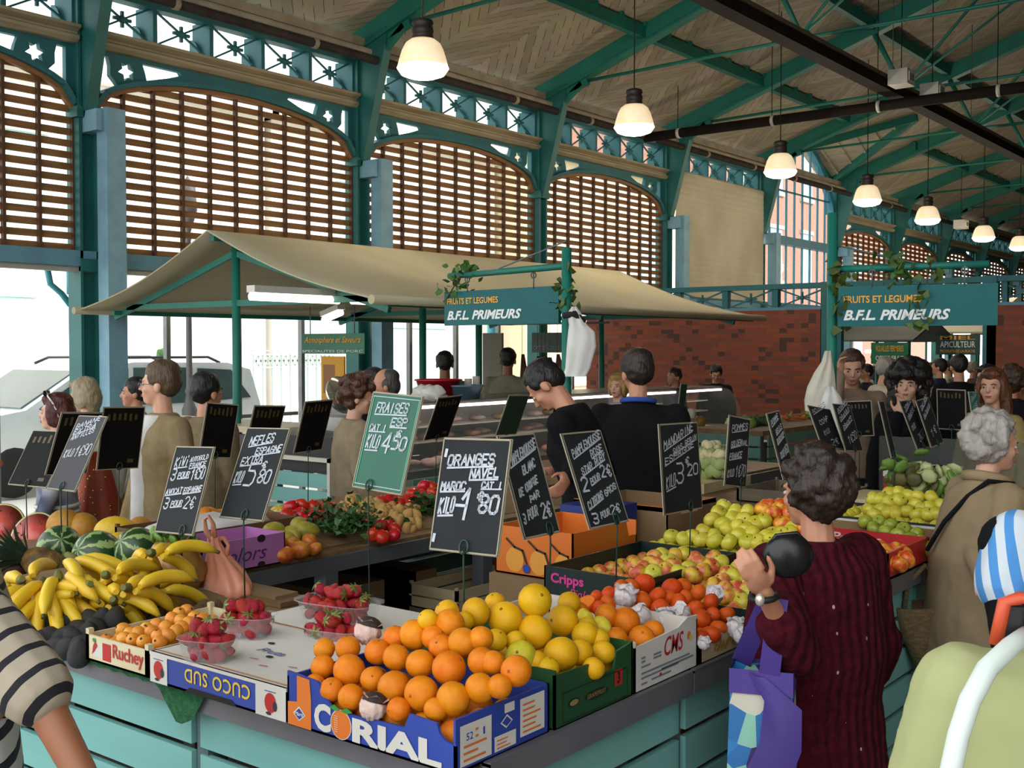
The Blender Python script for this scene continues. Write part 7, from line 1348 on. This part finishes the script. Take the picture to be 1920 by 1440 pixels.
for k, (x, y) in enumerate(((375, 992), (388, 996), (402, 994), (412, 990), (365, 996))): p = at(x, y, X=-4.35); put('aubergine', AVO, p, .038, 'dark aubergine in front of the orange squash on the left table', 'aubergine', 'aubergines on the left table', (1.4, .3, k))
mb = MB(); rr = random.Random(5)
for k in range(520):
    a, b, c = rr.gauss(0, .075), rr.gauss(0, .085), abs(rr.gauss(0, .05)); s_ = rr.uniform(.012, .026); M = Matrix.Translation((a, b, c+.02)) @ Euler((rr.uniform(-1, 1), rr.uniform(-1, 1), rr.random()*6)).to_matrix().to_4x4()
    mb.add([(0, 0, 0), (s_, s_*.5, .004), (s_*.4, s_, 0), (0, s_*1.7, .004), (-s_*.4, s_, 0), (-s_, s_*.5, .004)], [(0, 1, 2, 3, 4, 5)], 0, False, M)
q = at(645, 1020, X=-3.9); pz = thing('parsley_bunch', 'large bunch of dark green parsley at the edge of the left table', 'parsley', (q.x, q.y, .93)); mb.build('leaves', pm('parsley_leaf', '1f3d17', '3a6328', 6, .6), pz); mb = MB()
for k in range(24): mb.tube([(rr.gauss(.03, .02), rr.gauss(.1, .02), .02), (rr.gauss(.09, .02), rr.gauss(.17, .02), .0)], .003, 5)
mb.build('stems', pm('parsley_stem', '7f9a4a', rough=.6), pz)
q = at(800, 975, X=-4.0); mb = MB()
for k in range(120):
    s_ = rr.uniform(.015, .03); M = Matrix.Translation((rr.gauss(0, .05), rr.gauss(0, .06), abs(rr.gauss(0, .04)))) @ Euler((rr.uniform(-1, 1), rr.uniform(-1, 1), rr.random()*6)).to_matrix().to_4x4(); mb.add([(0, 0, 0), (s_, s_*.5, .004), (0, s_*1.7, .004), (-s_, s_*.5, .004)], [(0, 1, 2, 3)], 0, False, M)
tag(mb.build('herb_bunch', MATS['parsley_leaf'], None, (q.x, q.y, .95)), 'small bunch of green herbs right of the potatoes', 'herbs')
TOM = proto_round('tomato', [pm('tomato_skin', 'b81c18', 'c42a1e', 2, .22, vary=.06), pm('tomato_calyx', '3f6a2c', rough=.7)], .82, .1)
def toms(pts, p0, n, lab, g, rad=.036):
    for x, y in pts: p = heap(x, y, p0, n); put('tomato', TOM, p, rad, lab, 'tomato', g)
toms(((710,990),(738,1003),(717,1007),(700,1003),(715,985),(740,992),(728,982),(705,995)), (-3.8, 3.75, .955), nX(.3), 'red tomato at the table edge in front of the potatoes', 'tomatoes at the table edge')
toms(((545,950),(565,948),(589,950),(561,965),(589,968),(625,956),(650,958),(607,970),(648,962),(675,972),(575,978),(635,970),(612,952),(660,982),(690,980),(540,966),(555,980)), (-4.3, 3.7, 1.04), nX(.35), 'red tomato in the pile behind papayas and parsley', 'tomatoes behind the parsley', .04)
toms(((795,912),(808,914),(775,926),(793,930),(757,940),(805,934),(767,952),(788,952),(805,950),(750,945),(735,945),(715,942),(782,940),(742,935),(798,945),(770,938),(812,924),(725,938)), (-4.3, 4.9, 1.06), nX(.5), 'red tomato in the pile between the strawberry and orange price boards', 'tomatoes below the green price board', .042)
POT = MB().ell((0, 0, 0), (1, .85, 1.3), 0, None, 12, 9, lambda p: p*(1+.06*math.sin(p.x*5+p.z*3))).data('potato', pm('potato_skin', 'c39d5a', 'b08a4a', 4, .75, vary=.08))
rr = random.Random(11)
for k in range(66):
    t = rr.random(); x = 645+t*135+rr.uniform(-6, 6); y = 932+t*22+rr.random()*(30+14*t); p = heap(x, y, (-4.1, 4.3, 1.0), nX(.4)); put('potato', POT, p, rr.uniform(.022, .03), 'small yellow potato in the pile under the green price board', 'potato', 'new potatoes on the left table', rr=rr)
tag(MB().cap((-.05, 0, 0), (.05, 0, 0), .012, .01).build('carrot', MATS['carrot'], None, at(795, 1022, X=-3.84)), 'single orange carrot at the table edge left of the oranges price board', 'carrot')
# trays with pink packets on the meat side behind the boards
for k, (x, y, c) in enumerate(((805, 845, 'c9683a'), (795, 862, 'd07a45'), (900, 815, 'd8a8a0'), (920, 820, 'cfa090'), (1022, 828, 'c98a78'), (1035, 832, 'b9705c'), (1010, 835, 'd2a590'))):
    p = at(x, y, X=-4.5); p.y = min(p.y, 7.3); p.z = .955; tag(MB().ell((0, 0, 0), (.06, .07, .045), 0, None, 12, 8).build('packed_salad', pm('pack_'+c, c, None, 9, .5, bump=.4), None, p), 'pale packed produce behind the chalk boards on the left table', 'packet', 'packets behind the chalk boards')
tag(MB().prism([(-4.75, LTZ), (-4.25, LTZ), (-4.25, LTZ+.04), (-4.75, LTZ+.12)], lambda u, v, t: (u, t, v), 5.7, 7.5).build('display_step', KRAFT), 'sloping brown carton under the packed produce', 'carton')
# ================================================================ PRICE BOARDS
SLATE = pm('chalk_board', '26292b', '1f2224', 3, .75, spec=.25); BLK = pm('board_back', '0a0a0a', '0e0e0e', 4, .7, spec=.15); CHK = pm('chalk_white', 'c3c9cf', 'b3bac2', 60, .9); EDG = pm('board_edge', '9c937c', rough=.7); GBRD = pm('green_board', '0f5e45', '0c5440', 3, .5); GOLD = pm('faint_gold', '4a3b12', rough=.6); WIRE = pm('green_wire', '1c3b33', rough=.5); GBK = pm('green_board_back', '0d3a2c', rough=.5)
def board(label, bl, br, tl, tr, plane, text=(), mat=None, back=False, stem=None, pen=.0047, group=None, frame_=False, flip=False):
    (ax, val), = plane.items(); a, b = at(*bl, **plane), at(*br, **plane); u = b-a; W_ = u.length; u.normalize(); c = (a+b)/2
    rx = ray((tl[0]+tr[0])/2, (tl[1]+tr[1])/2); cc = np.array(c); uu = np.array(u); t = ((cc-C0)@uu)/(rx@uu); top = Vector(C0+rx*t); v = top-c; H_ = v.length; v.normalize()
    F = frame(a, u, v); r = thing('price_board', label, 'price board', c, 0, group); Fi = Matrix.Translation(-Vector(c)) @ F; mb = MB(); mb.box((W_/2, H_/2, -.003), (W_, H_, .006), 0, 0, Fi)
    for x0, y0, x1, y1 in ((0, 0, W_, .004), (0, H_-.004, W_, H_), (0, 0, .004, H_), (W_-.004, 0, W_, H_)): rect(mb, Fi, x0, y0, x1, y1, 1, .0012)
    mb.box((W_/2, H_/2, -.0035), (W_+.003, H_+.003, .004), 1, 0, Fi)
    if frame_: 
        for x0, y0, x1, y1 in ((.04, .04, .96, .048), (.04, .952, .96, .96)): rect(mb, Fi, x0*W_, y0*H_, x1*W_, y1*H_, 2, .0016)
        for x in (.035, .955): rect(mb, Fi, x*W_, .04*H_, (x+.02)*W_, .96*H_, 3, .0015)
    for (s_, x, y, w_, h_, sl_, un, pn) in text: chalk(mb, s_, Fi, x*W_, y*H_, w_*W_, h_*H_, 2, pn*pen, sl_, .002, random.Random(len(s_)*7+int(x*50)), un)
    if back:
        rr_ = random.Random(int(bl[0])); n = 6
        for k in range(n): x = .12+.13*k; rect(mb, Fi, x*W_, (.8-.03*rr_.random())*H_, (x+.06)*W_, (.88+.06*rr_.random())*H_, 3, .0012)
        rect(mb, Fi, .7*W_, .1*H_, .85*W_, .16*H_, 3, .0012)
    mb.build('panel', [mat or (BLK if back else SLATE), EDG, CHK, GOLD if back else pm('green_frame', '5b9a85', rough=.6)], r)
    if stem:
        s0 = at(*stem[0], **plane)-c if len(stem) < 3 else None; zt = v*.06*H_ if s0 is None else None
        base = Vector((s0.x, s0.y, 0)) if s0 else Vector((0, 0, 0)); zb = stem[1]-c.z; nrm = u.cross(v); lp = []
        q = base+Vector(v)*.05*H_+nrm*.006
        for k in range(11): t_ = -1.2+k*.6; lp.append(q+Vector(u)*.014*math.cos(t_*1.0)+Vector(v)*.018*math.sin(t_))
        mb = MB().tube([Vector((base.x, base.y, zb)), Vector((base.x, base.y, base.z-.02))+nrm*.004, q]+lp, .0026, 6); mb.build('wire_stem', WIRE, r)
    return r
T = lambda s, x, y, w, h, sl=.12, un=False, pn=1.: (s, x, y, w, h, sl, un, pn)
board('grey chalk board for kiwis, three for 1.50 euros, above the avocados', (290, 997), (361, 1004), (328.5, 837), (402.8, 838), dict(Y=2.3), [T('KiWi', .1, .76, .35, .1, .1, 1), T('AUTOGOLD', .48, .82, .45, .05, .15, 0, .8), T('FRANCE', .5, .75, .42, .05, .15, 1, .8), T('3', .08, .6, .14, .13, 0, 0, 1.2), T('POUR', .26, .63, .3, .06, .1, 1), T('1€50', .6, .62, .34, .13, .1), T('AVOCAT', .05, .43, .42, .06, .13, 1), T('ESPAGNE', .5, .46, .46, .06, .13, 1), T('3', .08, .27, .14, .12, 0, 0, 1.2), T('POUR', .26, .3, .3, .06, .1, 1), T('2€', .6, .29, .28, .13, .1)], stem=((342, 1000), .95))
board('chalk board reading NEFLES ESPAGNE EXTRA at 5.80 euros', (411.7, 969.6), (492, 977.5), (464, 802), (543, 803), dict(Y=2.42), [T('NEFLES', .18, .8, .55, .09, .16, 1, 1.1), T('ESPAGNE', .38, .7, .58, .07, .13, 1), T('EXTRA', .12, .58, .5, .08, .12, 1), T('KILO', .08, .38, .2, .12, .1, 1), T('5', .32, .35, .26, .24, 0, 0, 1.5), T('€', .62, .56, .13, .07, 0), T('80', .62, .4, .3, .14, 0, 0, 1.3)], stem=((458, 972), .95))
board('green chalk board reading FRAISES ESP at 4.50 euros', (660, 912.5), (752.5, 928.8), (698.8, 733.8), (792.5, 743.8), dict(Y=2.55), [T('FRAISES', .14, .79, .66, .1, .05, 1, 1.1), T('ESP', .5, .67, .34, .08, .05, 1, 1.1), T('CAT I', .1, .6, .34, .06, .04, 1), T('KILO', .1, .42, .26, .13, .05, 1, 1.1), T('4', .42, .4, .2, .2, 0, 0, 1.5), T('€', .66, .57, .12, .06, 0), T('50', .62, .44, .3, .13, 0, 0, 1.4)], mat=GBRD, stem=((692, 918), .98), frame_=True)
board('large front chalk board reading ORANGES NAVEL MAROC at 1.80 euros', (805, 1030), (932.5, 1043.8), (828.8, 819.5), (960, 825.8), dict(Y=2.12), [T('ORANGES', .12, .75, .7, .09, .06, 1, 1.15), T('NAVEL', .47, .65, .43, .08, .06, 1, 1.1), T('MAROC', .06, .53, .38, .07, .06, 1, 1.1), T('CAT I', .66, .57, .3, .05, .04, 1, .9), T('KILO', .07, .33, .23, .13, .08, 1, 1.2), T('-', .31, .36, .2, .1, .2, 0, 1.6), T('1', .38, .3, .2, .26, 0, 0, 1.8), T('€', .62, .46, .1, .075, 0, 0, 1.2), T('80', .66, .36, .3, .15, 0, 0, 1.5), T('I', .05, .84, .05, .05, 0, 0, 2), T('I', .03, .08, .05, .05, 0, 0, 2)], stem=((871, 1037), 1.05))
BX = -1.78
board('chalk board for white grapefruit, partly behind the oranges board', (984, 1011), (1050, 997), (931, 816), (1005, 814), dict(X=BX), [T('PAMPLEMOUSSE', .1, .7, .85, .09, .35, 1), T('BLANC', .4, .6, .4, .08, .35), T('DE CHYPRE', .15, .4, .6, .07, .35), T('PAR', .4, .33, .3, .06, .35), T('3 POUR', .08, .14, .45, .09, .3), T('2€', .62, .16, .3, .14, .1, 0, 1.2)], stem=((1030, 1003), 1.08))
board('chalk board for pink grapefruit and lemons, two offers, right of the stall pole', (1106.7, 992), (1178.5, 976.7), (1053.5, 813), (1126.5, 807), dict(X=BX-.04), [T('PAMPLEMOUSSE', .1, .74, .85, .08, .32, 1, .9), T('ROSE', .55, .72, .35, .07, .3, 1), T('STAR RUBY', .2, .55, .7, .07, .3, 1), T('2', .1, .38, .2, .14, 0, 0, 1.4), T('POUR', .34, .44, .28, .06, .3, 1), T('2€', .66, .5, .3, .12, 0, 0, 1.2), T('CITRONS', .1, .2, .45, .07, .3, 1), T('GROS', .6, .3, .35, .06, .3), T('3', .12, .04, .18, .1, 0, 0, 1.2), T('POUR', .34, .08, .25, .06, .2), T('2€', .62, .1, .28, .09, .1)], stem=((1155, 980), 1.05))
board('chalk board for mandarins at 3.20 euros in front of the tall vendor', (1246, 966), (1317, 952.7), (1239, 795), (1305.6, 792), dict(X=-2.0), [T('MANDARINE', .08, .72, .8, .09, .3, 1), T('SANS PEPIN', .3, .66, .65, .06, .28, 1, .8), T('ESPAGNE', .08, .55, .8, .07, .28, 1, .9), T('KILO', .08, .28, .25, .13, .2, 1), T('3', .34, .32, .24, .22, 0, 0, 1.5), T('€', .6, .53, .13, .08, 0), T('20', .64, .4, .32, .12, 0, 0, 1.3)], stem=((1293, 957), 1.02))
board('narrow chalk board beside the cauliflowers', (1358.7, 910), (1398, 914), (1371, 783), (1404.6, 782), dict(X=-2.2), [T('POMMES', .15, .78, .75, .09, .15, 1), T('GOLDEN', .15, .55, .5, .08, .2, 1), T('VAL', .65, .6, .3, .07, .1), T('FRANCE', .12, .38, .6, .08, .15, 1), T('KILO', .08, .12, .3, .1, .15), T('1€70', .45, .14, .48, .16, .1)], stem=((1388, 912), 1.05))
board('tilted chalk board in front of the pink covered box', (1469.5, 899), (1491.6, 891), (1430, 775.5), (1468, 769), dict(X=-2.1), [T('POMME', .12, .8, .7, .08, .35, 1), T('BELLE', .3, .66, .6, .07, .35, 1), T('BOSKOOP', .2, .52, .7, .07, .35, 1), T('KILO', .2, .3, .3, .09, .3), T('1€60', .45, .32, .5, .12, .3)], stem=((1482, 895), 1.0))
board('chalk board just left of the dangling white cloth', (1542, 838), (1583, 843), (1521.6, 765), (1550, 762.5), dict(X=-2.2), [T('POIRES', .1, .8, .75, .1, .3, 1), T('CONF', .25, .55, .5, .1, .3), T('KILO', .3, .3, .3, .1, .3), T('2€', .5, .08, .4, .14, .2)], stem=((1562, 840), 1.0))
board('chalk board just right of the dangling white cloth, densely written', (1586.7, 846), (1618, 846), (1563, 760), (1592, 756), dict(X=-2.15), [T('POMMES', .15, .8, .75, .09, .4, 1), T('GRANNY', .15, .63, .75, .09, .4, 1), T('FRANCE', .2, .45, .7, .09, .4, 1), T('1€50', .3, .15, .6, .16, .3)], stem=((1602, 846), 1.0))
board('chalk board leaning in front of the curly haired woman', (1721, 843), (1743, 838), (1684, 752), (1711.7, 749.5), dict(X=-1.95), [T('TOMATE', .15, .78, .75, .09, .4, 1), T('GRAPPE', .15, .6, .75, .08, .4, 1), T('KILO', .15, .38, .35, .09, .3), T('2€20', .4, .15, .55, .15, .3)], stem=((1732, 840), 1.0))
board('chalk board right of the one before the curly haired woman', (1747, 839), (1769, 830), (1718, 752), (1740, 744), dict(X=-1.9), [T('SALADE', .15, .78, .75, .09, .4, 1), T('BATAVIA', .15, .6, .75, .08, .4, 1), T('1€', .3, .2, .5, .15, .3)], stem=((1758, 836), 1.0))
board('small green chalk board beside the face of the smiling woman', (1829, 817), (1845, 815), (1810.6, 735), (1839, 734), dict(X=-1.75), [T('RADIS', .1, .78, .75, .1, .4, 1), T('ROSE', .15, .55, .6, .1, .4), T('1€', .3, .2, .5, .18, .3)], mat=pm('mint_board', '2c7d6b', '277262', 4, .5), stem=((1836, 816), .93))
board('thin chalk board seen nearly edge on before the curly haired woman', (1672, 858), (1681, 856), (1648, 753), (1657, 751), dict(X=-2.0), [], stem=((1676, 857), 1.0))
# backs of the boards that face the far aisle
KB = -4.62
board('black board back with faint gold print under the dark haired boy', (181, 882), (259, 877.5), (197, 764), (271, 762.5), dict(X=KB), back=True, stem=((222, 880), .89))
board('black board back mostly hidden behind the grey chalk board, under the red haired woman', (85, 891), (162, 887.5), (116, 775), (195, 773), dict(X=KB), back=True, stem=((125, 889), .89))
board('grey chalk board at 1.90 euros leaning before the red haired woman', (88, 916), (140, 922), (151, 780), (197.5, 780), dict(Y=2.42), [T('BANANE', .1, .82, .75, .06, .3), T('EXTRA', .1, .74, .7, .06, .3, 1), T('ANTILLES', .1, .66, .7, .06, .3), T('KILO', .1, .42, .3, .1, .2), T('1€90', .45, .45, .5, .14, .15)], mat=pm('grey_slate', '4a4a4e', '434347', 3, .75, spec=.25), stem=((115, 920), .925))
board('black board back leaning lowest at the left, over the cut watermelon', (15, 908), (87, 915), (62, 805), (135, 811), dict(Y=2.8), back=True, stem=((50, 912), .89))
board('black board back in front of the man with thick dark hair', (373, 857), (432, 859), (386, 758), (451, 756), dict(X=KB), back=True, stem=((402, 858), .89))
board('black board back half behind the medlar board', (455, 862), (513, 860), (479, 761), (535, 761), dict(X=KB), back=True, stem=((484, 861), .89))
board('black board back above the slatted end panel', (551, 850), (603, 843), (575, 754), (623.6, 749), dict(X=KB), back=True, stem=((577, 847), .89))
board('black board back between the green and the oranges price boards', (795, 826), (840, 819), (825, 745), (865, 742.5), dict(X=KB), back=True, stem=((817, 823), .89))
board('dark green board back leaning over the packed produce', (930, 816), (967.5, 814), (954, 742.5), (994, 741), dict(X=KB), mat=GBK, stem=((948, 815), .89))
board('black board back just left of the stall pole', (1028, 808), (1053, 808), (1045, 731), (1074, 730), dict(X=KB), back=True, stem=((1040, 808), .89))
board('black board back in front of the young man in taupe', (1588, 818), (1639, 817), (1581, 751), (1635, 753), dict(Y=6.6), back=True, stem=((1612, 818), .9))
board('black board back held before the broad man in black, square', (1758, 804), (1812, 807), (1753, 731), (1813, 730), dict(Y=6.75), back=True, stem=((1785, 806), .9))
board('narrow green board back beside the small display case', (1270, 783), (1282, 783), (1278, 720), (1288, 719), dict(X=-4.1), mat=GBK, stem=((1276, 783), .89))
finalize()
